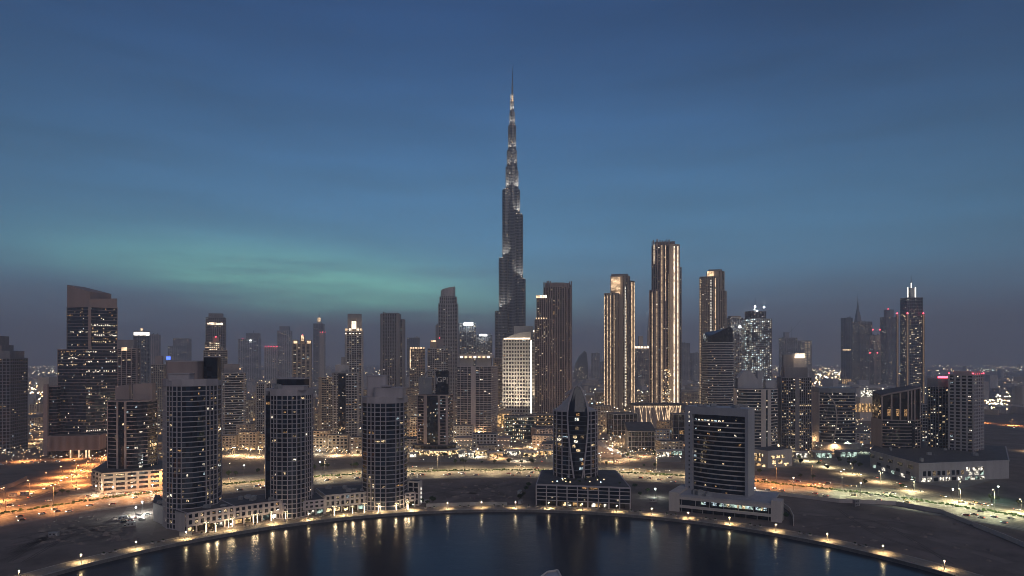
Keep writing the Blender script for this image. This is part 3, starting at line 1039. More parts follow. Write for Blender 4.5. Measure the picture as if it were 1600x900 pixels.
hp = [(-9, -5, zt + 14), (-4, -8, zt + 18), (1, -11, zt + 21.5), (4.5, -12, F4.z(597))]
for a, b_ in zip(hp, hp[1:]):
    hook.bar(a, b_, 1.15, n=6)
hook.build('crown_fin', 'cladding_grey', F4.root)

# ---- F5: office slab in a broad frame on a long podium
A5, B5 = Vector((xat(1071, 563), 563)), Vector((xat(1169.5, 530), 530))
d5 = (B5 - A5).normalized(); n5 = Vector((d5.y, -d5.x)); L5 = (B5 - A5).length
def p5(u, v):
    q_ = A5 + d5 * u - n5 * v
    return (q_.x, q_.y)
P5 = [p5(0, 0), p5(L5, 0), p5(L5, 24), p5(0, 24)]
F5 = Bld('office_slab', 'framed office slab with sagging curved white floor bands and broad mauve frame', None, 0, 0, 0, 545, P=P5, seed=71)
zt5 = 82.0
F5.part('back_block', [p5(1, 6), p5(L5 - 1, 6), p5(L5 - 1, 13), p5(1, 24)], 0, zt5 - 2, 'cladding_grey')
for u0, u1, v1 in ((0, 6.2, 24.4), (L5 - 2.6, L5, 13.5)):
    F5.part('frame_pier', [p5(u0, -.6), p5(u1, -.6), p5(u1, v1), p5(u0, v1)], 0, zt5, 'cladding_grey')
F5.part('frame_beam', [p5(6.15, -.6), p5(L5 - 2.55, -.6), p5(L5 - 2.55, 13.3), p5(6.15, 24.2)], zt5 - 6.5, zt5 - .15, 'cladding_grey')
nb = 14
bowP = [p5(6.2 + (L5 - 8.8) * i / nb, 2.2 - 3.6 * (1 - (2 * i / nb - 1) ** 2)) for i in range(nb + 1)] + [p5(L5 - 2.6, 7), p5(6.2, 7)]
F5.tier(13.0, zt5 - 8.6, P=bowP, fh=3.75, bh=0.85, bo=0.35, wall='concrete_pale', glz='glass_dark', edges='band', cell=3.0, lit=0.03, run=.04, stair=.10, near=True, panes=295, cap=False, mix=(4, 2, 3, 5, 6))
F5.part('clerestory', offset(bowP, -.6), zt5 - 8.7, zt5 - 6.4, 'glass_dark')
sl = MB(); sl.box(0, 0, 0, 1.5, 0.9, 0.14); me = sl.mesh('slot_window', 'glass_dark')
sl = MB(); sl.box(0, 0, 0, 1.5, 0.9, 0.14); me2 = sl.mesh('slot_window', 'lit_white')
for k in range(18):
    x, y = p5(3.6, -.62)
    link('slot_window', me2 if k > 14 else me, F5.root, (x - F5.c[0], y - F5.c[1], 15 + 3.6 * k), atan2(d5.y, d5.x))
for k in range(9):
    u = 8 + 3.1 * k + F5.rng.uniform(-.6, .6); i_ = max(0, min(nb - 1, int((u - 6.2) / (L5 - 8.8) * nb)))
    x, y = p5(u, 2.2 - 3.6 * (1 - (2 * (u - 6.2) / (L5 - 8.8) - 1) ** 2) + .12)
    F5.light_box('lit_room', x, y, zt5 - 11.4, zt5 - 10.2, F5.rng.uniform(1, 2.6), .3, ['lit_cool', 'lit_white', 'lit_warm'][k % 3], atan2(d5.y, d5.x))
F5.kit(zt5, P=[p5(6, 2), p5(L5 - 6, 2), p5(L5 - 6, 22), p5(6, 22)], n=12, k=.95, h=(.8, 2.2))
# podium: white end walls, two white beams, a lit gallery
Ap, Bp = Vector(gnd(1045, 798)), Vector(gnd(1221, 817))
dp = (Bp - Ap).normalized(); npd = Vector((dp.y, -dp.x)); Lp_ = (Bp - Ap).length
def pp(u, v):
    q_ = Ap + dp * u - npd * v
    return (q_.x, q_.y)
PP = [pp(0, 0), pp(Lp_, 0), pp(Lp_, 46), pp(0, 40)]
P6 = Bld('gallery_podium', 'long white beamed podium with lit gallery strip under the framed office slab', None, 0, 0, 0, 540, P=PP, cat='building', seed=72)
P6.part('roof_slab', [pp(8.2, .4), pp(Lp_ - 7.2, .4), pp(Lp_ - 7.2, 46), pp(8.2, 40)], 12.0, 13.6, 'cladding_grey')
P6.part('end_wall', [pp(0, 0), pp(8.3, 0), pp(8.3, 40), pp(0, 40)], 0, 15.0, 'concrete_pale')
P6.part('end_wall', [pp(Lp_ - 7.3, 0), pp(Lp_, 0), pp(Lp_, 12), pp(Lp_ - 7.3, 12)], 0, 15.6, 'concrete_pale')
P6.part('beam', [pp(8.2, .2), pp(Lp_ - 7.2, .2), pp(Lp_ - 7.2, 1.8), pp(8.2, 1.8)], 9.9, 12.0, 'concrete_pale')
P6.part('beam', [pp(8.2, .2), pp(Lp_ - 7.2, .2), pp(Lp_ - 7.2, 1.8), pp(8.2, 1.8)], 3.4, 5.4, 'concrete_pale')
P6.part('glazing', [pp(8.2, 2.6), pp(Lp_ - 7.2, 2.6), pp(Lp_ - 7.2, 38), pp(8.2, 38)], 0.3, 12.0, 'glass_dark')
mb = MB(); mb.box(0, 0, 0, 2.6, 2.3, .14)
gm = [mb.mesh('gallery_window', k) for k in ('shop_green', 'lit_cool', 'lit_warm', 'glass_dark')]
for k in range(26):
    u = 24 + k * (Lp_ - 34) / 26
    x, y = pp(u, 2.5)
    link('gallery_window', P6.rng.choice([gm[0], gm[0], gm[1], gm[2], gm[3]]), P6.root, (x - P6.c[0], y - P6.c[1], 7.0), atan2(dp.y, dp.x))
mb = MB(); mb.box(0, 0, 0, 4.5, .3, .6); me = mb.mesh('post', 'concrete')
for k in range(7):
    x, y = pp(10 + k * (Lp_ - 19) / 6, 1.0)
    link('post', me, P6.root, (x - P6.c[0], y - P6.c[1], 5.4), atan2(dp.y, dp.x))
for k in range(9):
    x, y = pp(10 + k * (Lp_ - 19) / 8, 1.2)
    link('post', me, P6.root, (x - P6.c[0], y - P6.c[1], -1.0), atan2(dp.y, dp.x))
P6.kit(13.6, P=[pp(10, 3), pp(40, 3), pp(40, 8), pp(10, 8)], n=4)

# ================================================================== second row, left
S1_ = Bld('stepped_tower', 'dark stepped roof apartment tower beyond the orange lit interchange', bow(1, .7, .12), 8, -62, 43, 905, seed=101)
zt = S1_.z(560)
S1_.tier(0, zt, fh=4.3, bh=1.1, wall='concrete_dark', edges=['band', 'band', 'band', 'band', 'grid', 'grid', 'grid', 'grid', 'grid', 'solid', 'solid'], ps=4.5, pw=.9, lit=.035, near=True)
for x0, x1, y0 in ((-60, 38, 548), (-58, 21, 539), (-56, 14, 525)):
    Q = S1_.foot(bow(1, .6, .1), 8, x0, x1, 908)
    S1_.part('roof_step', Q, zt - 1, S1_.z(y0), 'concrete_dark')
S2_ = Bld('office_tower', 'tall banded office tower with slanted solid brown crown', [(-.5, -.18), (.16, -.40), (.5, .02), (.12, .44), (-.42, .3)], 0, 90, 184, 880, seed=102)
zt = S2_.z(547)
off = ['band', 'band', 'solid', 'solid', 'solid']
S2_.tier(0, zt, fh=4.1, bh=0.55, bo=.3, wall='cladding_brown', glz='glass_blue', edges=off, cell=2.4, lit=.055, run=.30, near=True, mix=(5, 2, 5, 2, 5))
Q2 = S2_.foot([(-.5, -.18), (.14, -.40), (.5, .02), (.12, .44), (-.42, .3)], 0, 104.5, 183, 882)
zt2 = S2_.z(481)
S2_.tier(zt, zt2, P=Q2, fh=4.1, bh=0.55, bo=.3, wall='cladding_brown', glz='glass_blue', edges=off, cell=2.4, lit=.07, run=.35, near=True)
Ql = [Q2[0], Q2[1], ((Q2[1][0] + Q2[3][0]) / 2, (Q2[1][1] + Q2[3][1]) / 2), Q2[3], Q2[4]]
S2_.part('crown', Ql, zt2 - .3, [S2_.z(446), S2_.z(458), S2_.z(462), S2_.z(456), S2_.z(446)], 'cladding_brown')
S2_.part('crown', [((Q2[1][0] * .97 + Q2[3][0] * .03), Q2[1][1] - .5), Q2[2], (Q2[3][0], Q2[3][1]), ((Q2[1][0] + Q2[3][0]) / 2, (Q2[1][1] + Q2[3][1]) / 2)], zt2 - .6, [S2_.z(469), S2_.z(466), S2_.z(468), S2_.z(470)], 'cladding_brown')
x_, y_ = Q2[1]
S2_.light_box('corner_pier', x_, y_, 0, zt2, 3.0, 3.0, 'cladding_brown', .5)
S2w = Bld('annex_block', 'brown framed annex against the slanted crown tower', rect(1, .8), 12, 68, 96, 862, seed=103, cat='building')
S2w.tier(0, S2w.z(604), fh=4.1, bh=.6, wall='cladding_brown', edges=['band', 'band', 'solid', 'solid'], lit=.05, near=True)
S2w.part('frame_side', S2w.foot(rect(1, .9), 12, 68, 76, 850), 0, S2w.z(600), 'cladding_brown')
S2p = Bld('podium_hall', 'low brown louvred podium hall below the slanted crown tower', rect(1, .45), 14, 74, 166, 846, seed=104, cat='building')
S2p.part('wall', S2p.P, 9, 27, 'cladding_brown')
S2p.part('recess', offset(S2p.P, -3), 0, 9, 'glass_bronze')
S2p.part('roof_deck', offset(S2p.P, -1), 26.9, 27.3, 'roofing')
mb = MB(); mb.box(0, 0, 0, 17, .35, .5); me = mb.mesh('louvre', 'bronze')
p_, q_ = Vector(S2p.P[0]), Vector(S2p.P[1])
for k in range(46):
    c_ = p_ + (q_ - p_) * (k + .5) / 46
    link('louvre', me, S2p.root, (c_.x - S2p.c[0], c_.y - S2p.c[1] - .2, 9.5), radians(14))
for k, u in enumerate((.44, .60, .74, .80)):
    c_ = p_ + (q_ - p_) * u
    S2p.light_box('lit_column', c_.x, c_.y - .1, 0, 9.1, 1.2, 1.2, 'strip_warm', radians(14))
S3_ = Bld('curved_tower', 'dark twin bowed banded tower with brown crown walls on a parking podium', bow(1, .62, .14, 10), 6, 168, 246, 655, seed=105)
zt = S3_.z(626)
ed3 = ['band', 'band', 'band', 'glass', 'glass', 'band', 'band', 'band', 'band', 'band', 'band', 'solid', 'solid']
S3_.tier(17, zt, fh=3.75, bh=.55, bo=.35, wall='cladding_brown', glz='glass_dark', edges=ed3, cell=2.6, lit=.07, near=True, mix=(4, 2, 5, 3, 5))
for x0, x1, y0, k in ((180, 205, 601, 6), (207, 243, 598, 2)):
    Q = S3_.foot(rect(1, .5), 8, x0, x1, 655 + k)
    zz_ = S3_.z(y0)
    S3_.part('crown_wall', Q, zt - 1, [zz_ - 1.5, zz_, zz_, zz_ - 1.5], 'cladding_brown')
for u in (2.98, 5.02):
    i = int(u); p_, q_ = S3_.P[i], S3_.P[i + 1]; f_ = u - i
    S3_.light_box('pier', p_[0] + (q_[0] - p_[0]) * f_, p_[1] + (q_[1] - p_[1]) * f_, 17, zt + 1, 1.8, 1.6, 'cladding_brown', .1)
P3 = [gnd(144, 764), gnd(160, 770.5), gnd(268, 762), (xat(262, 690), 690), (xat(170, 700), 700)]
S3p = Bld('parking_podium', 'brown parking podium with horizontal openings beside the orange junction', None, 0, 0, 0, 640, P=P3, cat='building', seed=106)
S3p.tier(0, 17, fh=4.2, bh=1.9, bo=.3, wall='cladding_beige', glz='glass_dark', edges=['grid', 'grid', 'solid', 'solid', 'solid'], ps=9.5, pw=2.2, po=.12, lit=.16, near=True, panes=80, mix=(5, 3, 3, 4, 5))
S3p.kit(17.9, n=5)

S4_ = Bld('apartment_tower', 'slim apartment tower with crane light behind the broad curved tower', rrect(1, .8, .1), 28, 345, 384, 1010, seed=107)
S4_.tier(0, S4_.z(583), fh=3.6, bh=1.0, wall='concrete', edges=['grid', 'band', 'band', 'grid', 'band'], ps=4, lit=.11, near=True)
S4_.part('plant_room', S4_.foot(rect(1, .7), 20, 350, 374, 1012), S4_.z(584), S4_.z(569), 'concrete_dark')
S4_.beacon(xat(375, 1000), 1000, S4_.z(577), 1.0, 'far_amber')
S5_ = Bld('apartment_tower', 'narrow apartment tower half hidden behind the grid fronted tower', rrect(1, .8, .1), -20, 400, 424, 1040, seed=108)
S5_.tier(0, S5_.z(600), fh=3.6, bh=1.0, wall='concrete', edges='grid', ps=4, lit=.12)
S6_ = Bld('apartment_tower', 'apartment tower with dark glazed centre strip and balconied flanks', [(-.5, -.1), (-.2, -.35), (.12, -.42), (.5, -.2), (.45, .4), (-.4, .4)], 0, 519, 561, 950, seed=109)
S6_.tier(0, S6_.z(583), fh=3.5, bh=1.0, wall='concrete', edges=['grid', 'glass', 'grid', 'grid', 'solid', 'solid'], ps=3.6, lit=.09, near=True)
S6_.part('plant_room', S6_.foot(rect(1, .7), 10, 524, 546, 956), S6_.z(584), S6_.z(570), 'concrete')
S6_.kit(S6_.z(583) + 1, n=4)
S6b = Bld('apartment_tower', 'apartment tower with glowing window dots beside the glazed centre strip tower', rrect(1, .8, .1), 25, 498, 522, 1080, seed=110)
S6b.tier(0, S6b.z(590), fh=3.5, bh=1.1, wall='cladding_beige', edges='grid', ps=3.6, lit=.16)

# ---- S7: dark glass tower with letters on the roof block
S7_ = Bld('lettered_tower', 'dark glass tower with pale letters GP on its roof block', [(-.5, -.2), (-.28, -.33), (-.18, -.36), (.16, -.42), (.22, -.42), (.40, -.42), (.46, -.40), (.56, .3), (-.3, .42)], 0, 652, 708, 885, seed=111)
zt = S7_.z(617)
S7_.tier(0, zt, fh=4.0, bh=.7, bo=.3, wall='cladding_brown', glz='glass_dark', edges=['band', 'solid', 'glass', 'solid', 'band', 'solid', 'band', 'solid', 'solid'], cell=2.2, lit=.10, near=True, mix=(3, 1, 3, 6, 3))
Qr = S7_.foot(rect(1, .55), -6, 654, 677, 890)
S7_.part('roof_block', Qr, zt, S7_.z(590), 'cladding_blue')
Qr = S7_.foot(rect(1, .5), -6, 681, 702, 888)
S7_.part('roof_block', Qr, zt, S7_.z(580), 'glass_dark')
arc = MB()
for k in range(14):
    a0, a1 = radians(180 * k / 14), radians(180 * (k + 1) / 14)
    c0 = (xat(672, 884) - S7_.c[0], 884 - S7_.c[1])
    arc.bar((c0[0] + 8.5 * cos(a0), c0[1], zt + 14 + 18 * sin(a0)), (c0[0] + 8.5 * cos(a1), c0[1], zt + 14 + 18 * sin(a1)), 1.2, n=6)
arc.build('roof_arch', 'cladding_blue', S7_.root)
cu = bpy.data.curves.new('lettering', 'FONT')
cu.body = 'GP|'
cu.size = 10.0
cu.extrude = 0.3
tob = bpy.data.objects.new('lettering_curve', cu)
me_t = bpy.data.meshes.new_from_object(tob)
bpy.data.objects.remove(tob)
me_t.materials.clear(); me_t.materials.append(MATS['cladding_white'])
tx = link('lettering', me_t, S7_.root)
tx.location = (Qr[0][0] - S7_.c[0] + 1.0, Qr[0][1] - S7_.c[1] - .5, zt + 16.5)
tx.rotation_euler = (radians(90), 0, radians(-6))
base = Bld('podium_ring', 'round lit podium with glowing canopy edge under the lettered tower', ngon(.5, 20, 1, .8), 0, 640, 718, 880, cat='building', seed=112)
base.part('ring_floor', base.P, 0, 5.5, 'shop_warm')
base.part('canopy', offset(base.P, 2), 5.5, 7.2, 'concrete')
base.part('upper_floor', offset(base.P, -4), 7.2, 11, 'glass_bronze')
base.part('roof_deck', offset(base.P, -3), 11, 12, 'roofing')

# ---- S8: twin bay hotel tower with lit crown
S8_ = Bld('twin_bay_tower', 'twin bay balcony tower with lit open crown above the long dark shed', [(-.5, -.26), (-.14, -.36), (-.03, -.38), (.36, -.42), (.5, .26), (-.34, .36)], 0, 714, 777, 1065, seed=113)
zt = S8_.z(573)
S8_.tier(0, zt, fh=3.5, bh=.9, wall='cladding_mauve', glz='glass_blue', edges=['grid', 'solid', 'grid', 'grid', 'solid', 'solid'], ps=6.2, pw=.55, lit=.08, near=True, mix=(5, 3, 3, 2, 5))
for x0, x1, y0, k in ((718, 741, 560, 4), (745, 768, 560, 4)):
    S8_.part('crown_box', S8_.foot(rect(1, .5), -6, x0, x1, 1068 + k), zt, S8_.z(y0), 'concrete')
S8_.part('crown_roof', S8_.foot(rect(1, .55), -6, 717, 772, 1072), S8_.z(559), S8_.z(554), 'concrete_pale')
for k in range(7):
    S8_.light_box('crown_light', xat(721 + 7 * k, 1049), 1049, S8_.z(559.5), S8_.z(556.5), 4, .6, 'strip_warm' if k % 3 else 'strip_white')

# ================================================================== second row, right
M11 = Bld('curved_tower', 'rounded tower of white and blue horizontal bands with dark slanted top', bow(1, .6, .2, 8), 4, 1097, 1146, 1130, seed=121)
zt = M11.z(536)
M11.tier(0, zt, fh=4.0, bh=1.3, bo=.4, wall='concrete_pale', glz='glass_blue', edges='band', lit=.03, near=True)
Q = M11.foot(bow(1, .55, .18, 8), 4, 1099, 1145, 1131)
M11.part('top_floors', Q, zt, [M11.z(526) + (M11.z(512) - M11.z(526)) * min(1, i / 6) for i in range(9)] + [M11.z(512), M11.z(520)], 'glass_bronze')
M12 = Bld('arch_top_tower', 'white banded tower with arched grey roof and tall centre slot', [(-.5, -.1), (-.3, -.3), (.02, -.40), (.12, -.42), (.17, -.42), (.25, -.41), (.5, -.2), (.4, .4), (-.4, .4)], 0, 1147, 1215, 885, seed=122)
zt = M12.z(608)
M12.tier(0, zt, fh=3.9, bh=1.1, bo=.4, wall='concrete_pale', glz='glass_blue', edges=['band', 'band', 'solid', 'glass', 'solid', 'band', 'band', 'solid', 'solid'], lit=.10, near=True, mix=(3, 1, 6, 3, 3))
ar = MB()
Q = M12.foot(rect(1, .5), -5, 1149, 1186, 890)
Ql_ = M12.L(Q)
nA = 10
for i in range(nA):
    t0, t1 = i / nA, (i + 1) / nA
    def ap(t, back):
        a, b_ = (Ql_[3], Ql_[2]) if back else (Ql_[0], Ql_[1])
        return (a[0] + (b_[0] - a[0]) * t, a[1] + (b_[1] - a[1]) * t)
    def az_(t): return zt + 6 + (M12.z(578) - zt - 6) * sin(pi * (0.14 + .8 * t))
    f0, f1, g0, g1 = ap(t0, 0), ap(t1, 0), ap(t0, 1), ap(t1, 1)
    ar.face([(*f0, zt), (*f1, zt), (*f1, az_(t1)), (*f0, az_(t0))])
    ar.face([(*f0, az_(t0)), (*f1, az_(t1)), (*g1, az_(t1)), (*g0, az_(t0))])
    ar.face([(*g1, zt), (*g0, zt), (*g0, az_(t0)), (*g1, az_(t1))])
ar.build('arched_roof', 'cladding_grey', M12.root)
M12.part('slot_tower', M12.foot(rect(1, .6), 0, 1182, 1192, 888), zt - 1, M12.z(580), 'cladding_grey')
M12.part('roof_block', M12.foot(rect(1, .6), 0, 1193, 1212, 892), zt, M12.z(594), 'cladding_grey')
M12p = Bld('white_podium', 'pale lit podium block with dark flat roof by the orange road', rect(1, .7), 28, 1170, 1238, 775, cat='building', seed=123)
M12p.part('wall', M12p.P, 0, 19, 'concrete_pale')
M12p.part('roof_deck', offset(M12p.P, -.8), 18.9, 19.4, 'roofing')
M12p.part('coping', offset(M12p.P, .3), 18.0, 19.2, 'concrete_pale')
p_, q_ = Vector(M12p.P[0]), Vector(M12p.P[1])
p3_ = Vector(M12p.P[3])
for k, (u, z_, w_, h_) in enumerate(((.18, 11, 4, 3), (.34, 11.5, 5, 3), (.50, 11, 4.5, 3), (.66, 12, 5, 3), (.30, 6.5, 4, 3.4), (.46, 6.5, 4, 3.4), (.58, 6.5, 3.4, 3.4), (.2, 1, 6, 3), (.5, 1, 7, 3), (.8, 1, 5, 3))):
    c_ = p3_ + (p_ - p3_) * u
    nn = Vector(((p_ - p3_).y, -(p_ - p3_).x)).normalized()
    c_ += nn * .05
    if facing(c_[:], nn[:]) < 0: continue
    M12p.light_box('lit_opening', c_.x, c_.y, z_, z_ + h_, w_, .25, 'shop_warm' if k % 2 else 'shop_gold', atan2((p_ - p3_).y, (p_ - p3_).x))
for k, (u, z_, w_, h_) in enumerate(((.2, 10, 5, 3.4), (.4, 10.5, 5.5, 3.4), (.6, 10, 5, 3.4), (.25, 4, 5, 4), (.5, 4, 6, 4), (.75, 1, 8, 3))):
    c_ = p_ + (q_ - p_) * u
    M12p.light_box('lit_opening', c_.x, c_.y - .1, z_, z_ + h_, w_, .4, 'shop_warm', radians(28))
M14 = Bld('ribbed_tower', 'dark vertically ribbed tower with one white glowing roof box', [(-.5, -.22), (-.10, -.38), (.02, -.40), (.46, -.34), (.5, .3), (-.4, .4)], 0, 1215, 1268, 890, seed=124)
zt = M14.z(590)
M14.tier(0, zt, fh=3.7, bh=.6, bo=.2, wall='concrete_dark', glz='glass_dark', edges=['grid', 'solid', 'fins', 'grid', 'solid', 'solid'], ps=2.6, pw=.6, po=.4, lit=.17, run=.25, near=False, mix=(7, 3, 3, 1, 5))
M14.part('roof_block', M14.foot(rect(1, .6), -8, 1221, 1262, 894), zt, M14.z(574), 'concrete_dark')
M14.part('roof_block', M14.foot(rect(1, .6), -8, 1222, 1240, 894), zt, M14.z(554), 'concrete_dark')
Q = M14.foot(rect(1, .4), -8, 1238, 1259, 893)
M14.part('light_roof', Q, M14.z(574), M14.z(553), 'concrete_pale')
M14.light_box('glowing_sign', xat(1250, 880), 880, M14.z(559.5), M14.z(552.5), 12.5, 1.0, 'strip_bright', radians(-8))
M16 = Bld('lens_tower', 'squat bowed office tower with pale curved blade on its front', bow(1, .62, .14, 10), -6, 1269, 1337, 935, seed=125)
zt = M16.z(612)
M16.tier(8, zt, fh=4.3, bh=.9, bo=.4, wall='concrete_pale', glz='glass_blue', edges=['band'] * 11 + ['solid'] * 2, cell=2.6, lit=.05, run=.28, near=True, mix=(4, 1, 5, 3, 4))
M16.part('roof_rim', offset(M16.P, .6), zt - .5, M16.z(605), 'cladding_blue')
bl = MB()
i_ = 3
prev = None
for k in range(13):
    t_ = k / 12
    z_ = 8 + (zt - 10) * t_
    u = 0.30 + 0.13 * sin(pi * min(1, t_ * 1.02)) + (-.06 if t_ > .9 else 0) - .05 * (t_ > .97)
    j = u * 10; a = int(j); f_ = j - a
    x = M16.P[a][0] + (M16.P[a + 1][0] - M16.P[a][0]) * f_ - M16.c[0]
    y = M16.P[a][1] + (M16.P[a + 1][1] - M16.P[a][1]) * f_ - M16.c[1] - .9
    if prev: bl.bar(prev, (x, y, z_), .9, n=6)
    prev = (x, y, z_)
bl.build('curved_blade', 'concrete_pale', M16.root)
M16.part('ground_floor', offset(M16.P, 6), 0, 8.0, 'concrete')
M17 = Bld('curved_tower', 'dark bowed office tower with rising curved roofline on the long pale podium', bow(1, .62, .17, 10), -4, 1362, 1438, 800, seed=126)
zt = M17.z(655)
ed = ['band'] * 7 + ['glass'] + ['grid'] * 3 + ['solid', 'solid']
M17.tier(17, zt, fh=3.9, bh=.8, bo=.35, wall='cladding_brown', glz='glass_dark', edges=ed, cell=2.5, ps=3.5, lit=.04, run=.15, near=True)
Q = M17.P
ztop = [M17.z(618) + (M17.z(605) - M17.z(618)) * (i / 10) ** .7 for i in range(11)] + [M17.z(603), M17.z(612)]
M17.part('crown_glass', offset(Q, -.6), zt, [z_ - .6 for z_ in ztop], 'glass_bronze')
rm = MB()
QL = M17.L(offset(Q, .5))
for i in range(11):
    j = (i + 1) % len(QL)
    rm.bar((*QL[i], ztop[i]), (*QL[j], ztop[j]), 1.0, n=6)
rm.build('roof_rim', 'cladding_brown', M17.root)
rd = MB(); rd.face([(x, y, z_ + .1) for (x, y), z_ in zip(M17.L(offset(Q, -.4)), ztop)]); rd.build('roof_deck', 'roofing', M17.root)
for k in (0, 2, 4, 6, 7, 8, 10):
    M17.light_box('crown_pier', Q[k][0], Q[k][1], zt, ztop[k], 1.5, 1.3, 'cladding_brown')
for k, i_ in enumerate((1, 3, 5)):
    p_, q_ = Q[i_], Q[i_ + 1]
    M17.light_box('lit_window', (p_[0] + q_[0]) / 2, (p_[1] + q_[1]) / 2 + .5, zt + 5, zt + 13, 3.6, .6, 'lit_amber', atan2(q_[1] - p_[1], q_[0] - p_[0]))
M18 = Bld('twin_slab_tower', 'twin slab tower with ribbed lower half and red roof beacons', rect(1, .75), 38, 1483, 1537, 770, seed=127)
zt = M18.z(586)
M18.tier(17, zt, fh=3.75, bh=1.35, bo=.3, wall='cladding_mauve', glz='glass_dark', edges=['grid', 'solid', 'solid', 'grid'], ps=5.5, pw=2.0, po=.1, lit=.10, near=True, panes=220, mix=(4, 1, 7, 2, 4))
M18.part('roof_block', offset(M18.P, -3), zt, M18.z(580), 'cladding_mauve')
for k, p_ in enumerate(M18.P[:2] + M18.P[3:]):
    M18.beacon(p_[0], p_[1], zt + 1.5, .8)
for k in range(4): 
    u = (k + 1) / 5
    M18.beacon(M18.P[0][0] + (M18.P[1][0] - M18.P[0][0]) * u, M18.P[0][1] + (M18.P[1][1] - M18.P[0][1]) * u, zt + 1.2, .35)
Q = M18.foot(rect(1, .9), 10, 1450, 1488, 795)
zr = M18.z(598)
M18.tier(17, zr, P=Q, fh=3.75, bh=.5, bo=.1, wall='cladding_mauve', glz='glass_dark', edges=['fins', 'solid', 'solid', 'grid'], ps=4.4, pw=.55, po=.45, lit=.13, mix=(5, 2, 4, 1, 4))
M18.part('roof_block', offset(Q, .3), zr - 6, M18.z(592), 'cladding_mauve')
M18.light_box('red_sign', xat(1474, 790), 790, M18.z(591.5), M18.z(588.5), 12, 1, 'beacon_red')
M18b = Bld('apartment_block', 'slim lit stair block between the bowed tower and the twin slab', rect(1, .8), 5, 1434, 1454, 850, seed=128, cat='building')
M18b.tier(0, M18b.z(632), fh=3.6, bh=1.0, wall='concrete', edges='grid', ps=3.2, lit=.25, near=False)
PM = [gnd(1358, 731), gnd(1437, 757), gnd(1582, 749), (xat(1572, 800), 800), (xat(1370, 870), 870)]
PM[0] = (xat(1360, 765), 765); PM[1] = (xat(1436, 668), 668); PM[2] = (xat(1577, 690), 690)
M17p = Bld('long_podium', 'long pale retail podium with white lit showroom windows under the bowed tower', None, 0, 0, 0, 720, P=PM, cat='building', seed=129)
M17p.part('wall', PM, 0, 17.6, 'concrete')
M17p.part('coping', offset(PM, .35), 17.3, 18.6, 'concrete')
M17p.part('roof_deck', offset(PM, -.8), 18.5, 18.72, 'roofing')
p_, q_ = Vector(PM[1]), Vector(PM[2]); ang = atan2((q_ - p_).y, (q_ - p_).x); nn = Vector(((q_ - p_).y, -(q_ - p_).x)).normalized()
def m17w(u, z0_, z1_, w_, mt, a=p_, b=q_, nm='showroom_window'):
    c_ = a + (b - a) * u; n2 = Vector(((b - a).y, -(b - a).x)).normalized()
    c_ = c_ + n2 * .08
    M17p.light_box(nm, c_.x, c_.y, z0_, z1_, w_, .3, mt, atan2((b - a).y, (b - a).x))
for u, mt in ((.535, 'shop_white'), (.605, 'shop_white'), (.645, 'shop_white'), (.695, 'shop_white')):
    m17w(u, 9.2, 13, 3.6, mt)
for u, mt in ((.56, 'shop_white'), (.63, 'shop_white'), (.69, 'shop_green')):
    m17w(u, 5, 8.4, 4.6, mt)
for k in range(9):
    m17w(.06 + .052 * k, 6, 10.5, 3.4, ['glass_blue', 'glass_dark', 'lit_dim'][k % 3])
for k in range(7):
    m17w(.05 + .066 * k, .4, 4.0, 4.8, ['shop_white', 'shop_white', 'glass_dark'][k % 3], nm='shopfront')
for k in range(4):
    m17w(.53 + .055 * k, .4, 3.6, 4.8, 'shop_white' if k % 2 else 'shop_green', nm='shopfront')
l_, m_ = Vector(PM[0]), Vector(PM[1])
for k in range(9):
    m17w(.10 + .1 * k, .4 + 4 * (k % 2), 3.6 + 4 * (k % 2), 7, ['shop_green', 'glass_dark', 'shop_white', 'glass_blue'][k % 4], l_, m_)
for k in range(5):
    m17w(.05 + .2 * k, 11, 14.5, 9, 'glass_dark', l_, m_)
M17p.kit(18.7, n=9, k=.9)
# ================================================================== the tall spire tower
BY = 1654.0
BK = Bld('spire_tower', 'very tall tapering tower with stepped setbacks and needle spire', ngon(.5, 12), 0, 785, 816, BY, seed=201)
bx, by = BK.c
def wing(ang, length, width, n=5):
    """capsule from the centre outwards"""
    P = []
    c, s = cos(radians(ang)), sin(radians(ang))
    r = width / 2
    pts = [(-r * .2, -r)] + [(length - r + r * cos(radians(-90 + 180 * i / n)), r * sin(radians(-90 + 180 * i / n))) for i in range(n + 1)] + [(-r * .2, r)]
    return [(bx + x * c - y * s, by + x * s + y * c) for x, y in pts]
def bz(py): return zat(py, BY)
def blit(z_lo, z_hi, side):
    return None
BST = dict(fh=3.7, bh=1.1, bo=.12, wall='cladding_blue', glz='glass_blue', edges='grid', ps=3.2, pw=.35, po=.3, litm=['lit_white', 'lit_warm', 'lit_dim'], mix=(1, 2, 6), wfrac=1.0, cap=True)
left = [(640, 485, 768), (485, 405, 774), (405, 298, 780), (298, 272, 785.5), (272, 238, 790)]
left = [(700, 487, 773.5), (487, 405, 779.5), (405, 298, 785), (298, 262, 790)]
right = [(700, 437, 820), (437, 337, 816), (337, 298, 811.5), (298, 268, 809)]
front = [(700, 520, 30), (520, 372, 24), (372, 318, 17)]
for i, (y0, y1, x) in enumerate(left):
    L_ = (800 - x) * BY / F_PX / cos(radians(20))
    zl, zh = bz(y0), bz(y1)
    BK.tier(max(0, zl), zh, P=wing(200, L_, 24 - 2.5 * i), lit=.035, litfn=blit(zl + 1, zl + 42, -1), **BST)
for i, (y0, y1, x) in enumerate(right):
    L_ = (x - 800) * BY / F_PX / cos(radians(22))
    zl, zh = bz(y0), bz(y1)
    BK.tier(max(0, zl), zh, P=wing(-22, L_, 24 - 2.5 * i), lit=.035, litfn=blit(zl + 1, zl + 46, 1), **BST)
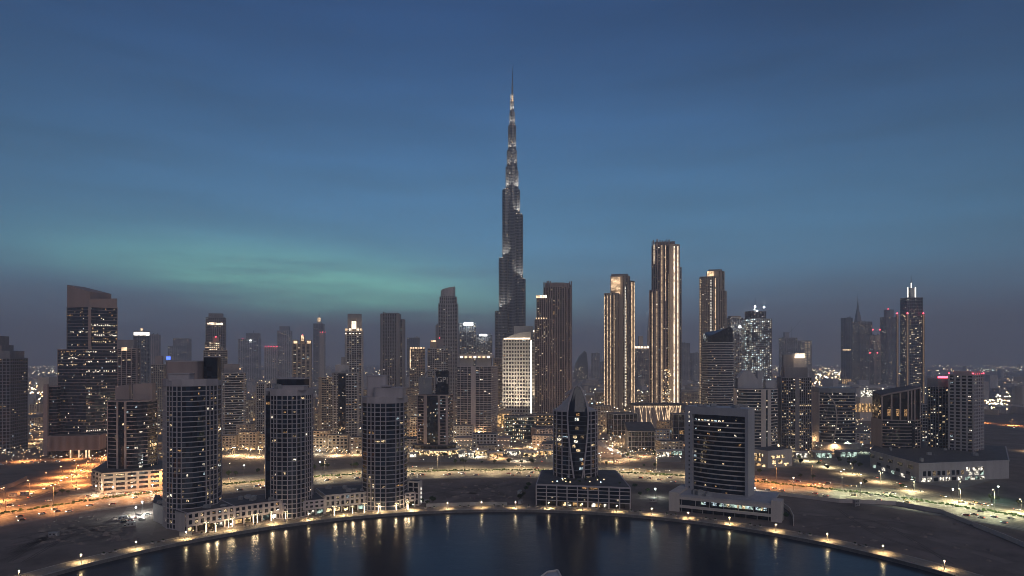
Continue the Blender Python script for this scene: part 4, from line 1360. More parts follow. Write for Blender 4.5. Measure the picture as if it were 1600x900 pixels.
for i, (y0, y1, l_) in enumerate(front):
    BK.tier(max(0, bz(y0)), bz(y1), P=wing(-97, l_, 22 - 2 * i), lit=.03, **BST)
for i, (y0, y1, l_) in enumerate([(700, 460, 36), (460, 350, 28), (350, 250, 18)]):
    BK.tier(max(0, bz(y0)), bz(y1), P=wing(84, l_, 22), lit=.0, **BST)
UP = []
def uplight(ang, r_t, z, dz_, pw_):
    c, s = cos(radians(ang)), sin(radians(ang))
    UP.append(((bx + c * r_t, by + s * r_t, z + 2.5), (bx + c * (r_t - 9), by + s * (r_t - 9), z + dz_), pw_))
for st_, a0, sg in ((left, 200, -1), (right, -22, 1)):
    for (y0, y1, x), (y2, y3, x2) in zip(st_, st_[1:]):
        L2 = abs(800 - x2) * BY / F_PX / cos(radians(20))
        for da in (14, 34):
            uplight(a0 + da * (1 if sg < 0 else -1), L2 + 7, bz(y1), 26, 44000)
# core above the wings: ever slimmer drums
drums = [(700, 262, 791, 808.5), (262, 236, 792, 807.5), (236, 197, 794.2, 806.2), (197, 176, 796.2, 804.4), (176, 160, 797, 803), (160, 148, 798, 802.2)]
for i, (y0, y1, a, b_) in enumerate(drums):
    r = (b_ - a) / 2 * BY / F_PX
    X = xat((a + b_) / 2, BY)
    zl, zh = max(0, bz(y0)), bz(y1)
    BK.tier(zl, zh, P=[(X + x, BY + y) for x, y in ngon(r, 12)], lit=.06,
            litfn=(blit(zl + 1, zl + 38, 1 if i % 2 else -1) if i > 0 else None), **BST)
for (py, r_) in ((262, 19), (236, 16), (197, 13), (176, 10.5), (160, 9)):
    for a in (-60, -120, -160, -20):
        uplight(a, r_, bz(py), 24, 20000)
BK.spire(bx, by, bz(149), bz(130), 2.6, 'steel', 1.7)
BK.spire(bx, by, bz(131), bz(104), 1.5, 'steel', .25)
for (py, a, b_) in ((298, 786, 794), (337, 808, 816), (272, 790, 809), (238, 792, 808), (197, 795, 806), (160, 797, 803), (405, 780, 786), (437, 812, 820)):
    for k in range(3):
        x = xat(a + (b_ - a) * (k + .5) / 3, BY - 14)
        BK.light_box('terrace_light', x, BY - 13 + (0 if py > 280 else 7), bz(py) + 1, bz(py) + 2.6, 1.2, 1.0, 'strip_warm')
BK.light_box('spire_light', bx, by - 3.6, bz(160), bz(150), 1.4, .6, 'strip_warm')

# ================================================================== towers around it
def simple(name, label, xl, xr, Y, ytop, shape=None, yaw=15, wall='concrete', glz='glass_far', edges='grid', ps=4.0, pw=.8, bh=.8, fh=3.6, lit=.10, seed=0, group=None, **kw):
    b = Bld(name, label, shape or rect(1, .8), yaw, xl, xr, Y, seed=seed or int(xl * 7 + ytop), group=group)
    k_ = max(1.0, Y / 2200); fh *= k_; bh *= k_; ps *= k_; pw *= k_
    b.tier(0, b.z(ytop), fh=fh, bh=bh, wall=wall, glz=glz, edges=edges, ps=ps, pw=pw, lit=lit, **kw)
    b.kit(b.z(ytop) + .9, n=4, k=.75, h=(2.0 * k_, 5.0 * k_))
    return b
# floodlit hotel slab
M6 = Bld('floodlit_hotel', 'floodlit cream hotel slab with grid of small windows and curved lit roof', [(-.5, -.25), (.36, -.40), (.5, -.1), (.44, .3), (-.44, .34)], 0, 786, 836, 1440, seed=211)
zt = M6.z(531)
M6.tier(0, zt, fh=7.6, bh=3.3, bo=.3, wall='cladding_white', glz='glass_dark', edges=['grid', 'grid', 'grid', 'solid', 'solid'], ps=5.8, pw=2.3, po=.05, lit=.03)
Q = M6.P
rf = MB(); QL = M6.L(Q)
for k in range(8):
    t0, t1 = k / 8, (k + 1) / 8
    def rp(t): return (QL[0][0] + (QL[1][0] - QL[0][0]) * t, QL[0][1] + (QL[1][1] - QL[0][1]) * t)
    def rz_(t): return zt + (M6.z(519) - zt) * (1 - (1 - t) ** 2.2)
    a, b_ = rp(t0), rp(t1)
    rf.face([(a[0], a[1], zt), (b_[0], b_[1], zt), (b_[0], b_[1], rz_(t1)), (a[0], a[1], rz_(t0))])
    rf.face([(a[0], a[1], rz_(t0)), (b_[0], b_[1], rz_(t1)), (b_[0], b_[1] + 22, rz_(t1)), (a[0], a[1] + 22, rz_(t0))])
rf.build('curved_roof', 'cladding_white', M6.root)
st = MB()
p_, q_ = Vector(QL[0]), Vector(QL[1]); d_ = (q_ - p_).normalized(); n_ = Vector((d_.y, -d_.x))
c_ = (p_ + q_) / 2 + n_ * 1.2
st.box(c_.x, c_.y, zt + .6, zt + 3.4, (q_ - p_).length * .94, .6, atan2(d_.y, d_.x))
st.build('light_strip', 'strip_bright', M6.root)
for fz in (QL[1],):
    M6.light_box('light_strip', fz[0] + M6.c[0] + .6, fz[1] + M6.c[1] - 1.2, 6, zt - 2, 2.6, 1.2, 'strip_white')
M6.part('roof_block', M6.foot(rect(1, .5), 0, 803, 833, 1462), zt, M6.z(509), 'cladding_white')
M6.light_box('light_strip', xat(826, 1425), 1425, M6.z(534), M6.z(531), 22, .8, 'strip_warm', .3)
# floodlights on the podium wash the front
def spot(parent, loc, target, power, col, size=60, blend=.8, rad=1.0):
    ld = bpy.data.lights.new('floodlight', 'SPOT')
    ld.energy = power; ld.color = col; ld.spot_size = radians(size); ld.spot_blend = blend; ld.shadow_soft_size = rad
    o = bpy.data.objects.new('floodlight', ld)
    COL.objects.link(o)
    o.parent = parent
    px_, py_ = (parent.location.x, parent.location.y)
    o.location = (loc[0] - px_, loc[1] - py_, loc[2])
    d = Vector(target) - Vector(loc)
    o.rotation_euler = d.to_track_quat('-Z', 'Y').to_euler()
    return o
mid = (Vector(Q[0]) + Vector(Q[1])) / 2
for lo_, tg_, pw_ in UP:
    spot(BK.root, lo_, tg_, pw_, (1.0, .88, .70), 70, .7, .6)
for u in (.15, .5, .85):
    c_ = Vector(Q[0]) + (Vector(Q[1]) - Vector(Q[0])) * u
    nn = Vector((d_.y, -d_.x))
    l_ = c_ + nn * 70
    l2 = c_ + nn * 22
    spot(M6.root, (l2.x, l2.y, 12), (c_.x, c_.y, 60), 5.0e4, (1.0, .84, .62), 90, .9)
    spot(M6.root, (l_.x, l_.y, 34), (c_.x, c_.y, 105), 0.9e5, (1.0, .86, .66), 76, .9)
l_ = Vector(Q[2]) + Vector((14, -16))
spot(M6.root, (l_.x, l_.y, 24), (Q[2][0] - 2, Q[2][1], 90), 1.5e5, (1.0, .82, .58), 60)
# dark ribbed pair
M7 = Bld('ribbed_tower', 'dark bronze ribbed tower with ragged fin top beside the cream hotel', [(-.5, -.1), (-.28, -.38), (.22, -.42), (.5, -.12), (.4, .4), (-.4, .4)], 0, 850, 893, 1370, seed=212)
zt = M7.z(450)
M7.tier(0, zt, fh=3.7, bh=.5, bo=.05, wall='cladding_brown', glz='glass_bronze', edges=['fins', 'fins', 'fins', 'fins', 'solid', 'solid'], ps=4.6, pw=1.7, po=.9, lit=.07, mix=(6, 4, 2, 0, 8), pier_mat='cladding_brown')
mb = MB(); QL = M7.L(M7.P)
for i in range(4):
    p_, q_ = Vector(QL[i]), Vector(QL[i + 1]); L_ = (q_ - p_).length
    nb = int(L_ / 4.6)
    for k in range(nb + 1):
        c_ = p_ + (q_ - p_) * k / max(1, nb)
        mb.box(c_.x, c_.y, zt - 1, zt + M7.rng.uniform(5, 15), 1.9, 1.6, atan2((q_ - p_).y, (q_ - p_).x))
mb.build('fin_tops', 'cladding_brown', M7.root, kind='stuff')
M7.part('roof_block', offset(M7.P, -4), zt, zt + 9, 'cladding_brown')
M7b = Bld('ribbed_tower', 'lower bronze ribbed tower with glowing roof corner leaning on the ragged one', [(-.5, -.2), (.1, -.42), (.5, -.1), (.3, .42), (-.4, .3)], 0, 836, 868, 1340, seed=213)
zt = M7b.z(500)
M7b.tier(0, zt, fh=3.7, bh=.5, bo=.05, wall='cladding_brown', glz='glass_bronze', edges=['fins', 'fins', 'fins', 'solid', 'solid'], ps=4.2, pw=1.6, po=.8, lit=.13, mix=(6, 4, 3, 0, 6))
Q = M7b.foot([(-.5, -.2), (.1, -.42), (.5, -.1), (.3, .42), (-.4, .3)], 0, 839, 861, 1346)
M7b.tier(zt, M7b.z(466), P=Q, fh=3.7, bh=.5, bo=.05, wall='cladding_brown', glz='glass_bronze', edges=['fins', 'fins', 'fins', 'solid', 'solid'], ps=4.2, pw=1.6, po=.8, lit=.13)
for k in range(5):
    u = k / 4
    x = Q[0][0] + (Q[1][0] - Q[0][0]) * u; y = Q[0][1] + (Q[1][1] - Q[0][1]) * u
    M7b.light_box('crown_light', x, y - 1.6, M7b.z(466) + .5, M7b.z(461.5), 3.6, .8, 'strip_bright' if k > 1 else 'strip_warm', -.3)
    M7b.light_box('crown_light', xat(838 + 4 * k, 1326), 1326 + 3 * u, zt + 1, zt + 4, 2, .8, 'strip_warm')
def strips(b, P, z0, z1, picks, mat, w_=1.2):
    for i, u in picks:
        p_, q_ = Vector(P[i]), Vector(P[(i + 1) % len(P)])
        d = (q_ - p_).normalized(); n_ = Vector((d.y, -d.x))
        c_ = p_ + (q_ - p_) * u + n_ * 1.35
        b.light_box('light_strip', c_.x, c_.y, z0, z1, w_, .5, mat, atan2(d.y, d.x))
# warm lit pair of slabs
def slab_pair(name, label, parts, Y, seed, strip_w=.9, cellw=4.4):
    b = None
    for (xl, xr, dY, y1, ed, shp) in parts:
        if b is None:
            b = Bld(name, label, shp, 0, xl, xr, Y + dY, seed=seed); P = b.P
        else:
            P = b.foot(shp, 0, xl, xr, Y + dY)
        b.tier(0, b.z(y1), P=P, fh=3.7, bh=.7, bo=.1, wall='cladding_beige', glz='glass_bronze', edges=ed, ps=cellw, pw=1.9, po=.7, lit=.10, mix=(6, 5, 2, 0, 6))
        b.last = P
    return b
SHP = [(-.5, -.2), (.1, -.42), (.5, -.16), (.4, .4), (-.4, .34)]
EDS = ['fins', 'fins', 'solid', 'solid', 'solid']
M8 = slab_pair('lit_stone_tower', 'beige tower pair with warm lit piers and one glowing blank flank', [(944.5, 967, -6, 459, ['fins', 'fins', 'fins', 'solid', 'solid'], SHP)], 1660, 214)
Q8a = M8.P
Q8b = M8.foot(SHP, 0, 954, 984, 1672)
M8.tier(0, M8.z(431), P=Q8b, fh=3.7, bh=.7, bo=.1, wall='cladding_beige', glz='glass_bronze', edges=['solid', 'fins', 'fins', 'solid', 'solid'], ps=4.4, pw=1.9, po=.7, lit=.14, mix=(6, 5, 2, 0, 6))
Q8c = M8.foot(SHP, 0, 976, 991, 1676)
M8.tier(0, M8.z(438), P=Q8c, fh=3.7, bh=.7, bo=.1, wall='cladding_beige', glz='glass_bronze', edges=['fins', 'fins', 'fins', 'solid', 'solid'], ps=3.6, pw=1.6, po=.7, lit=.10, mix=(6, 5, 2, 0, 6))
M8.part('roof_frame', M8.foot(rect(1, .5), -15, 955, 982, 1676), M8.z(431), M8.z(427), 'concrete_dark')
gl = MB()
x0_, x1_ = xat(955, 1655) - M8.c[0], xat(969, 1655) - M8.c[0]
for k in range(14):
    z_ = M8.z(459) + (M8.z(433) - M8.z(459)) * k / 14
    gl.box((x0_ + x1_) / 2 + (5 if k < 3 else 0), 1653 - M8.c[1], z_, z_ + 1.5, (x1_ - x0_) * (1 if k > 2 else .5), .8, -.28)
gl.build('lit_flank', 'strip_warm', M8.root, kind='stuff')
strips(M8, Q8a, 4, M8.z(462), [(0, .02), (0, .34), (0, .67), (1, .02)], 'strip_warm', .7)
strips(M8, Q8c, 4, M8.z(440), [(1, .1), (1, .5), (1, .95)], 'strip_warm', .9)
def dotted(b, P, i, u, z0, z1, mat, step=3.7, w_=1.6, h_=1.8):
    """a column of small lit balcony lamps, one for each floor"""
    mb = MB()
    p_, q_ = Vector(P[i]), Vector(P[(i + 1) % len(P)])
    d = (q_ - p_).normalized(); n_ = Vector((d.y, -d.x))
    c_ = p_ + (q_ - p_) * u + n_ * 1.0
    z_ = z0
    while z_ < z1:
        if b.rng.random() < .93:
            mb.box(c_.x - b.c[0], c_.y - b.c[1], z_, z_ + h_, w_, .5, atan2(d.y, d.x))
        z_ += step
    mb.build('balcony_lights', mat, b.root, kind='stuff')
dotted(M8, Q8b, 1, .30, 10, M8.z(448), 'strip_white')
dotted(M8, Q8b, 1, .45, 10, M8.z(470), 'strip_warm')
dotted(M8, Q8a, 0, -.01, 10, M8.z(462), 'strip_warm', w_=1.2)
dotted(M8, Q8c, 1, .9, 10, M8.z(442), 'strip_warm', w_=1.2)
# tallest of the three, with unbroken light lines
M9 = Bld('light_line_tower', 'tall dark tower with unbroken vertical lines of warm light', [(-.5, -.1), (-.3, -.34), (.05, -.42), (.5, -.2), (.42, .36), (-.36, .4)], 0, 1015, 1064, 1570, seed=216)
E9 = ['fins', 'fins', 'fins', 'solid', 'solid', 'solid']
Qm = M9.foot([(-.5, -.1), (-.3, -.34), (.05, -.42), (.5, -.2), (.42, .36), (-.36, .4)], 0, 1019, 1054, 1580)
M9.tier(0, M9.z(384), P=Qm, fh=3.7, bh=.5, bo=.05, wall='cladding_brown', glz='glass_bronze', edges=E9, ps=6, pw=2.2, po=1.0, lit=.06, mix=(6, 4, 2, 0, 6))
Q9l = M9.foot([(-.5, -.2), (0, -.42), (.5, -.3), (.42, .36), (-.36, .4)], 0, 1015, 1032, 1556)
M9.tier(0, M9.z(455), P=Q9l, fh=3.7, bh=.5, bo=.05, wall='cladding_brown', glz='glass_bronze', edges='fins', ps=6, pw=2.0, po=.8, lit=.04)
Q9r = M9.foot([(-.5, -.35), (.1, -.42), (.5, -.2), (.42, .36), (-.46, .4)], 0, 1044, 1062, 1560)
M9.tier(0, M9.z(384), P=Q9r, fh=3.7, bh=.5, bo=.05, wall='cladding_beige', glz='glass_bronze', edges=['solid', 'solid', 'solid', 'solid', 'solid'], ps=6, pw=2.2, po=.8, lit=0)
Q9s = M9.foot(rect(1, .8), 0, 1058, 1065, 1572)
M9.tier(0, M9.z(418), P=Q9s, fh=3.7, bh=.6, wall='cladding_brown', glz='glass_bronze', edges='grid', lit=.1)
mb = MB(); QL = M9.L(Qm)
for i in range(4):
    p_, q_ = Vector(QL[i]), Vector(QL[i + 1]); nb = max(2, int((q_ - p_).length / 3.6))
    for k in range(nb + 1):
        c_ = p_ + (q_ - p_) * k / nb
        mb.box(c_.x, c_.y, M9.z(386), M9.z(375) + M9.rng.uniform(-4, 1), 1.5, 1.3, atan2((q_ - p_).y, (q_ - p_).x))
mb.build('fin_tops', 'cladding_brown', M9.root, kind='stuff')
M9.part('roof_block', offset(Qm, -5), M9.z(384), M9.z(378), 'cladding_brown')
def vline(b, px, Yl, y0, y1, mat, w_):
    b.light_box('light_line', xat(px, Yl), Yl, max(2, zat(y0, Yl)), zat(y1, Yl), w_, .6, mat)
yq = lambda P, px: min(p[1] for p in P) - 1.8
vline(M9, 1034.3, 1551, 640, 383, 'strip_warm', 1.4)
vline(M9, 1019, 1536, 640, 457, 'strip_warm', 1.1)
vline(M9, 1026.5, 1534, 640, 455, 'strip_warm', 1.0)
vline(M9, 1053.4, 1536, 640, 385, 'strip_bright', 1.9)
vline(M9, 1059.3, 1538, 640, 384.5, 'strip_bright', 1.5)
vline(M9, 1022, 1556, 412, 382, 'strip_bright', 1.1)
vline(M9, 1039.8, 1549, 470, 383, 'strip_warm', .6)
gl = MB()
for k in range(60):
    a, b_ = M9.rng.uniform(1036, 1049), M9.rng.uniform(578, 636)
    gl.box(xat(a, 1548) - M9.c[0], 1548 - M9.c[1], zat(b_, 1548), zat(b_, 1548) + 2, 2.4, .5, 0, M9.rng.randrange(4))
gl.build('lit_windows', ['far_warm', 'far_amber', 'lit_white', 'lit_warm'], M9.root, kind='stuff')
dotted(M9, Qm, 2, .30, 10, M9.z(430), 'lit_warm')
dotted(M9, Qm, 2, .42, 10, M9.z(450), 'lit_warm')
M10 = Bld('lit_stone_tower', 'beige ribbed tower with bright roof box and speckled balcony lights', [(-.5, -.14), (.30, -.42), (.5, -.2), (.42, .36), (-.4, .36)], 0, 1093, 1135, 1640, seed=217)
Qa = M10.foot([(-.5, -.14), (.3, -.42), (.5, -.2), (.42, .36), (-.4, .36)], 0, 1093, 1122, 1630)
M10.tier(0, M10.z(434), P=Qa, fh=3.7, bh=.7, bo=.1, wall='cladding_beige', glz='glass_bronze', edges=['fins', 'fins', 'solid', 'solid', 'solid'], ps=4.6, pw=2.0, po=.7, lit=.08, mix=(6, 5, 2, 0, 6))
Qb = M10.foot(SHP, 0, 1104, 1131.5, 1648)
M10.tier(0, M10.z(424), P=Qb, fh=3.7, bh=.7, bo=.1, wall='cladding_beige', glz='glass_bronze', edges=['solid', 'fins', 'fins', 'solid', 'solid'], ps=4.6, pw=2.0, po=.7, lit=.10, mix=(6, 5, 2, 0, 6))
M10.tier(0, M10.z(455), P=M10.foot(SHP, 0, 1116, 1135, 1640), fh=3.7, bh=.7, bo=.1, wall='cladding_beige', glz='glass_bronze', edges='fins', ps=4.6, pw=2.0, po=.7, lit=.06)
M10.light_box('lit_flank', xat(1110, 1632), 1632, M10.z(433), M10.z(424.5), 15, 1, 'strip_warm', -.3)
M10.part('roof_frame', M10.foot(rect(1, .4), -10, 1107, 1128, 1650), M10.z(424), M10.z(420.5), 'concrete_dark')
dotted(M10, Qa, 0, .0, 10, M10.z(437), 'strip_warm', w_=1.3)
dotted(M10, Qa, 0, .70, 10, M10.z(440), 'strip_white', w_=1.5)
dotted(M10, Qa, 0, .98, 10, M10.z(437), 'strip_warm', w_=1.8, h_=3.0)
# building site with white work lights
M13 = Bld('site_tower', 'unfinished tower frame glowing with white work lights below two mast floodlights', rect(1, .8), 12, 1160, 1206, 1500, seed=218)
zt = M13.z(499)
M13.tier(0, zt, fh=4.2, bh=.8, bo=.3, wall='concrete', glz='glass_far', edges='grid', ps=4.8, pw=.8, lit=.6, litm=['lit_cool', 'lit_white', 'far_cool', 'far_white'], mix=(8, 6, 3, 1), wfrac=.55)
M13.tier(zt, M13.z(487), P=M13.foot(rect(1, .7), 12, 1164, 1197, 1504), fh=4.2, bh=.8, wall='concrete_dark', glz='glass_far', edges='grid', lit=.06)
for px, y0, y1, yl in ((1180, 487, 466, 478), (1194, 490, 478, 479)):
    M13.spire(xat(px, 1492), 1492, zat(y0, 1492), zat(y1, 1492), .7, 'steel', .4)
    M13.beacon(xat(px, 1490), 1490, zat(yl + 2, 1490), 1.9, 'bulb_white')
for px, py in ((1179, 484), (1183, 486)):
    M13.beacon(xat(px, 1488), 1488, zat(py, 1488), 1.2, 'bulb_white')
M13b = simple('site_tower', 'pale hazy tower frame with one large round work lamp', 1134, 1161, 1850, 497, wall='concrete', ps=5, lit=.16, yaw=10)
M13b.beacon(xat(1156, 1815), 1815, zat(512, 1815), 3.4, 'bulb_white')
M13b.part('roof_block', offset(M13b.P, -4), M13b.z(497), M13b.z(494), 'cladding_beige')
# ---- left background towers
b = simple('crown_tower', 'balconied tower with glowing stepped crown behind the broad curved tower', 318, 355, 1270, 548, yaw=22, wall='cladding_beige', lit=.10, ps=3.6)
Q = b.foot(rect(1, .7), 22, 320, 343, 1272)
b.tier(b.z(548), b.z(535), P=Q, fh=3.6, bh=1.2, wall='cladding_beige', glz='glass_far', edges='grid', lit=.5, litm=['strip_warm', 'strip_bright'], mix=(3, 2))
b.part('crown_block', b.foot(rect(1, .7), 22, 333, 342, 1274), b.z(536), b.z(527), 'cladding_beige')
b.beacon(xat(337, 1265), 1265, b.z(527), 1.2)
b = simple('sign_tower', 'dark ribbed tower with a glowing line of script near its top', 321.5, 353, 1560, 497, yaw=18, wall='concrete_dark', edges='fins', ps=4.5, pw=1.4, lit=.05, shape=rect(1, .7))
b.part('roof_block', offset(b.P, -5), b.z(497), b.z(490), 'concrete_dark')
p_, q_ = Vector(b.P[0]), Vector(b.P[1])
mb = MB()
for k in range(13):
    c_ = p_ + (q_ - p_) * (.10 + .066 * k)
    mb.box(c_.x - b.c[0], c_.y - b.c[1] - 2, b.z(507.5) - .1 * k, b.z(507.5) + b.rng.uniform(2.2, 5), b.rng.uniform(1.2, 2.4), .6, radians(18))
mb.build('script_sign', 'strip_bright', b.root)
b = simple('round_top_tower', 'blue glass tower with glowing white ring under its roof', 208, 234, 1900, 525, shape=ngon(.5, 14), yaw=0, wall='cladding_blue', glz='glass_blue', edges='grid', ps=5, pw=.8, lit=.10)
b.part('light_ring', offset(b.P, -1), b.z(524), b.z(519), 'strip_white')
b.part('roof_cone', offset(b.P, -.5), b.z(519), b.z(517), 'cladding_blue')
b.light_box('roof_lamp', *b.c, b.z(517), b.z(513), 3.5, 3.5, 'strip_warm')
simple('hazy_tower', 'plain ribbed hazy tower beside the white ring tower', 233, 250.5, 3332, 523, edges='fins', ps=6, pw=2.5, lit=.03, wall='cladding_brown', yaw=10)
b = simple('apartment_tower', 'brown framed apartment tower against the slanted crown tower', 182, 219, 1180, 545, yaw=14, wall='cladding_brown', glz='glass_dark', lit=.07, ps=7, pw=1.6)
b.part('roof_block', b.foot(rect(1, .6), 14, 182, 214, 1186), b.z(545), b.z(531), 'concrete_dark')
b.light_box('lit_corner', xat(194, 1160), 1160, b.z(548), b.z(543), 9, 1, 'strip_warm')
b = simple('apartment_tower', 'pale gridded apartment tower with pink roof block', 236, 260, 1450, 570, yaw=12, wall='cladding_beige', lit=.10, ps=4)
b.part('roof_block', b.foot(rect(1, .6), 12, 242, 255, 1450), b.z(570), b.z(556), 'cladding_brown')
b = simple('apartment_tower', 'hazy apartment tower with setback top and blue roof sign', 262, 299, 3642, 541, yaw=8, lit=.08, ps=6)
b.tier(b.z(541), b.z(529), P=b.foot(rect(1, .7), 8, 270, 299, 3650), fh=4, bh=1.2, glz='glass_far', edges='grid', ps=6, lit=.06)
b.light_box('blue_sign', xat(263, 3410), 3410, zat(562, 3410), zat(557, 3410), 14, 2, 'sign_blue')
b.beacon(xat(261, 3402), 3402, zat(566, 3402), 2.0)
b = simple('hazy_tower', 'faint stepped twin tower fading into the haze', 372, 408, 4030, 530, yaw=10, lit=.08, ps=7, pw=2)
b.tier(b.z(530), b.z(521), P=b.foot(rect(1, .7), 10, 384, 407, 4037), fh=4, bh=1.2, glz='glass_far', edges='grid', ps=7, lit=.05)
b.spire(xat(396, 4030), 4030, b.z(521), b.z(516), 2.5)
b.beacon(xat(379, 3983), 3983, b.z(530), 2.0)
b.beacon(xat(391, 3983), 3983, b.z(533), 2.2, 'bulb_white')
b = simple('hazy_tower', 'low hazy tower topped by a row of red beacons', 413, 434, 3797, 543, yaw=10, lit=.12, ps=6, pw=2)
for k in range(5): b.beacon(xat(415 + 4.4 * k, 3751), 3751, b.z(542), 1.7)
b = simple('hazy_tower', 'dim block shouldered tower dotted with lit flats', 433, 456.5, 3875, 517, yaw=8, lit=.12, ps=6, pw=2, shape=rect(1, .8))
b.part('roof_block', offset(b.P, -10), b.z(517), b.z(510), 'concrete_dark')
b = simple('crown_tower', 'dark glass tower with glowing beige corner turrets and dome', 457, 487, 1800, 538, yaw=10, wall='cladding_beige', glz='glass_dark', lit=.10, ps=11, pw=4)
for x0, x1 in ((457, 466), (478, 487)):
    b.part('turret', b.foot(rect(1, 1), 10, x0, x1, 1796), b.z(538), b.z(531), 'cladding_beige')
    b.light_box('turret_light', xat((x0 + x1) / 2, 1775), 1775, b.z(537), b.z(533), 9, .8, 'strip_warm')
b.part('dome', b.foot(ngon(.5, 10), 0, 468.5, 476.5, 1796), b.z(538), b.z(525), 'cladding_beige')
b.light_box('dome_light', xat(472.5, 1780), 1780, b.z(533), b.z(524.5), 7, .8, 'strip_warm')
b.beacon(xat(472.5, 1790), 1790, b.z(524), 1.3)
b = simple('mast_tower', 'dark blue tower with mast and lit lantern top', 489.5, 507, 3642, 506, yaw=6, wall='cladding_blue', glz='glass_blue', lit=.08, ps=8, pw=1)
b.part('lantern', b.foot(rect(1, 1), 0, 495, 502, 3642), b.z(506), b.z(498), 'cladding_white')
b.light_box('lantern_light', xat(498.5, 3603), 3603, b.z(503), b.z(497), 10, 1, 'strip_warm')
b.spire(xat(498.5, 3642), 3642, b.z(498), b.z(485), 2.2)
b.part('flank', b.foot(rect(1, 1), 0, 499, 508.5, 3619), 0, b.z(520), 'cladding_beige')
for px in (500, 504, 508): b.beacon(xat(px, 3580), 3580, b.z(520), 1.3)
b = simple('crown_tower', 'slender lit crown tower with dark slab raised behind its lantern', 539, 567.5, 1330, 516, yaw=12, wall='concrete', glz='glass_dark', lit=.12, ps=4.4, pw=1.0, shape=rrect(1, .8, .1))
b.part('crown_slab', b.foot(rect(1, .35), 12, 543, 565, 1340), b.z(516), b.z(490), 'concrete_dark')
b.light_box('lantern', xat(553, 1315), 1315, b.z(514), b.z(503), 8.5, 4, 'strip_bright', .2)
b.part('lantern_cap', b.foot(rect(1, 1), 12, 549, 557, 1317), b.z(503), b.z(498.5), 'cladding_beige')
for x0 in (541, 547, 559, 564): b.light_box('crown_light', xat(x0, 1312), 1312, b.z(517), b.z(514), 4.5, 1, 'strip_bright' if x0 in (547, 559) else 'strip_warm')
for x0 in (540, 547, 552, 557, 562): b.light_box('crown_light', xat(x0, 1309), 1309, b.z(522.5), b.z(521), 2.2, 1, 'strip_bright')
b.part('shoulder', b.foot(rect(1, .8), 12, 533, 552, 1345), 0, b.z(558), 'concrete')
b = simple('ribbed_tower', 'broad dark ribbed tower with notched top standing alone', 595, 626, 1750, 491, yaw=0, wall='concrete_dark', edges='fins', ps=5.5, pw=2.4, lit=.06, shape=rrect(1, .7, .12), po=.9, glz='glass_dark')
b.tier(0, b.z(499), P=b.foot(rrect(1, .8, .1), 0, 612, 632.5, 1765), fh=3.7, bh=.8, wall='concrete_dark', glz='glass_dark', edges='fins', ps=5.5, pw=2.4, po=.9, lit=.10)
b.part('roof_block', b.foot(rect(1, .5), 0, 601, 624, 1752), b.z(492), b.z(489), 'concrete_dark')
simple('hazy_tower', 'dark hazy slab behind the notched ribbed tower', 636, 656, 3410, 528, lit=.05, ps=6, wall='concrete_dark', yaw=6)
b = simple('apartment_tower', 'small tower outlined with warm roof lights', 640, 664, 1600, 545, lit=.2, ps=5, wall='cladding_beige', yaw=10)
for k in range(6): b.light_box('roof_light', xat(642 + 4 * k, 1570), 1570, b.z(545), b.z(543), 4, 1, 'strip_warm')
b.light_box('corner_light', xat(641, 1570), 1570, b.z(575), b.z(546), 2, 1, 'strip_warm')
b = simple('apartment_tower', 'dark apartment tower with beige lit roof boxes before the curved summit tower', 668, 700, 1300, 545, lit=.12, ps=4.4, wall='concrete', glz='glass_dark', yaw=8)
b.part('roof_block', b.foot(rect(1, .7), 8, 672, 682, 1300), b.z(545), b.z(532), 'cladding_beige')
b.light_box('roof_light', xat(677, 1280), 1280, b.z(534.5), b.z(532), 9, 1, 'strip_warm')
b.beacon(xat(687, 1285), 1285, b.z(529), .9)
b.part('roof_block', b.foot(rect(1, .7), 8, 682, 693, 1304), b.z(545), b.z(529), 'concrete_dark')
# curved summit tower
M3 = Bld('curved_summit_tower', 'tall pale ribbed tower with curved sloping summit', bow(1, .6, .15, 8), 0, 685.5, 715.5, 1880, seed=231)
M3.tier(0, M3.z(475), fh=3.8, bh=1.0, wall='concrete', glz='glass_far', edges=['fins', 'fins', 'grid', 'grid', 'grid', 'grid', 'fins', 'fins', 'grid', 'solid', 'solid'], ps=5.5, pw=1.8, po=.8, lit=.03)
M3.tier(M3.z(475), M3.z(464), P=M3.foot(bow(1, .6, .15, 8), 0, 687, 714, 1882), fh=3.8, bh=1.0, wall='concrete', glz='glass_far', edges='grid', ps=5.5, pw=1.6, lit=.02, cap=False)
Q = M3.foot(bow(1, .6, .15, 8), 0, 688.5, 711.5, 1884)
M3.part('summit', Q, M3.z(464), [M3.z(455) + (M3.z(448) - M3.z(455)) * (i / 8) ** .55 for i in range(9)] + [M3.z(448), M3.z(455)], 'concrete')
M3.part('flank', M3.foot(rect(1, .6), 0, 680.5, 690, 1900), 0, [M3.z(508), M3.z(500), M3.z(500), M3.z(508)], 'concrete')
b = simple('sign_tower', 'blue grey lattice faced tower with bright roof sign beside the tallest tower', 716.5, 743.5, 2100, 506, lit=.22, ps=7, pw=1.4, wall='cladding_blue', glz='glass_blue', yaw=8)
b.light_box('roof_sign', xat(732, 2060), 2060, b.z(509), b.z(505), 27, 1.5, 'bulb_white', .1)
b = simple('sign_tower', 'shorter lattice faced tower with white roof sign', 743, 769, 2200, 524, lit=.25, ps=7, pw=1.4, wall='cladding_blue', glz='glass_blue', yaw=8)
b.light_box('roof_sign', xat(755, 2160), 2160, b.z(525.5), b.z(523), 22, 1.5, 'bulb_white', .1)
b = simple('apartment_tower', 'pale lit tower squeezed behind the tallest tower', 771, 790, 1560, 560, lit=.22, ps=4, wall='cladding_beige', yaw=8)
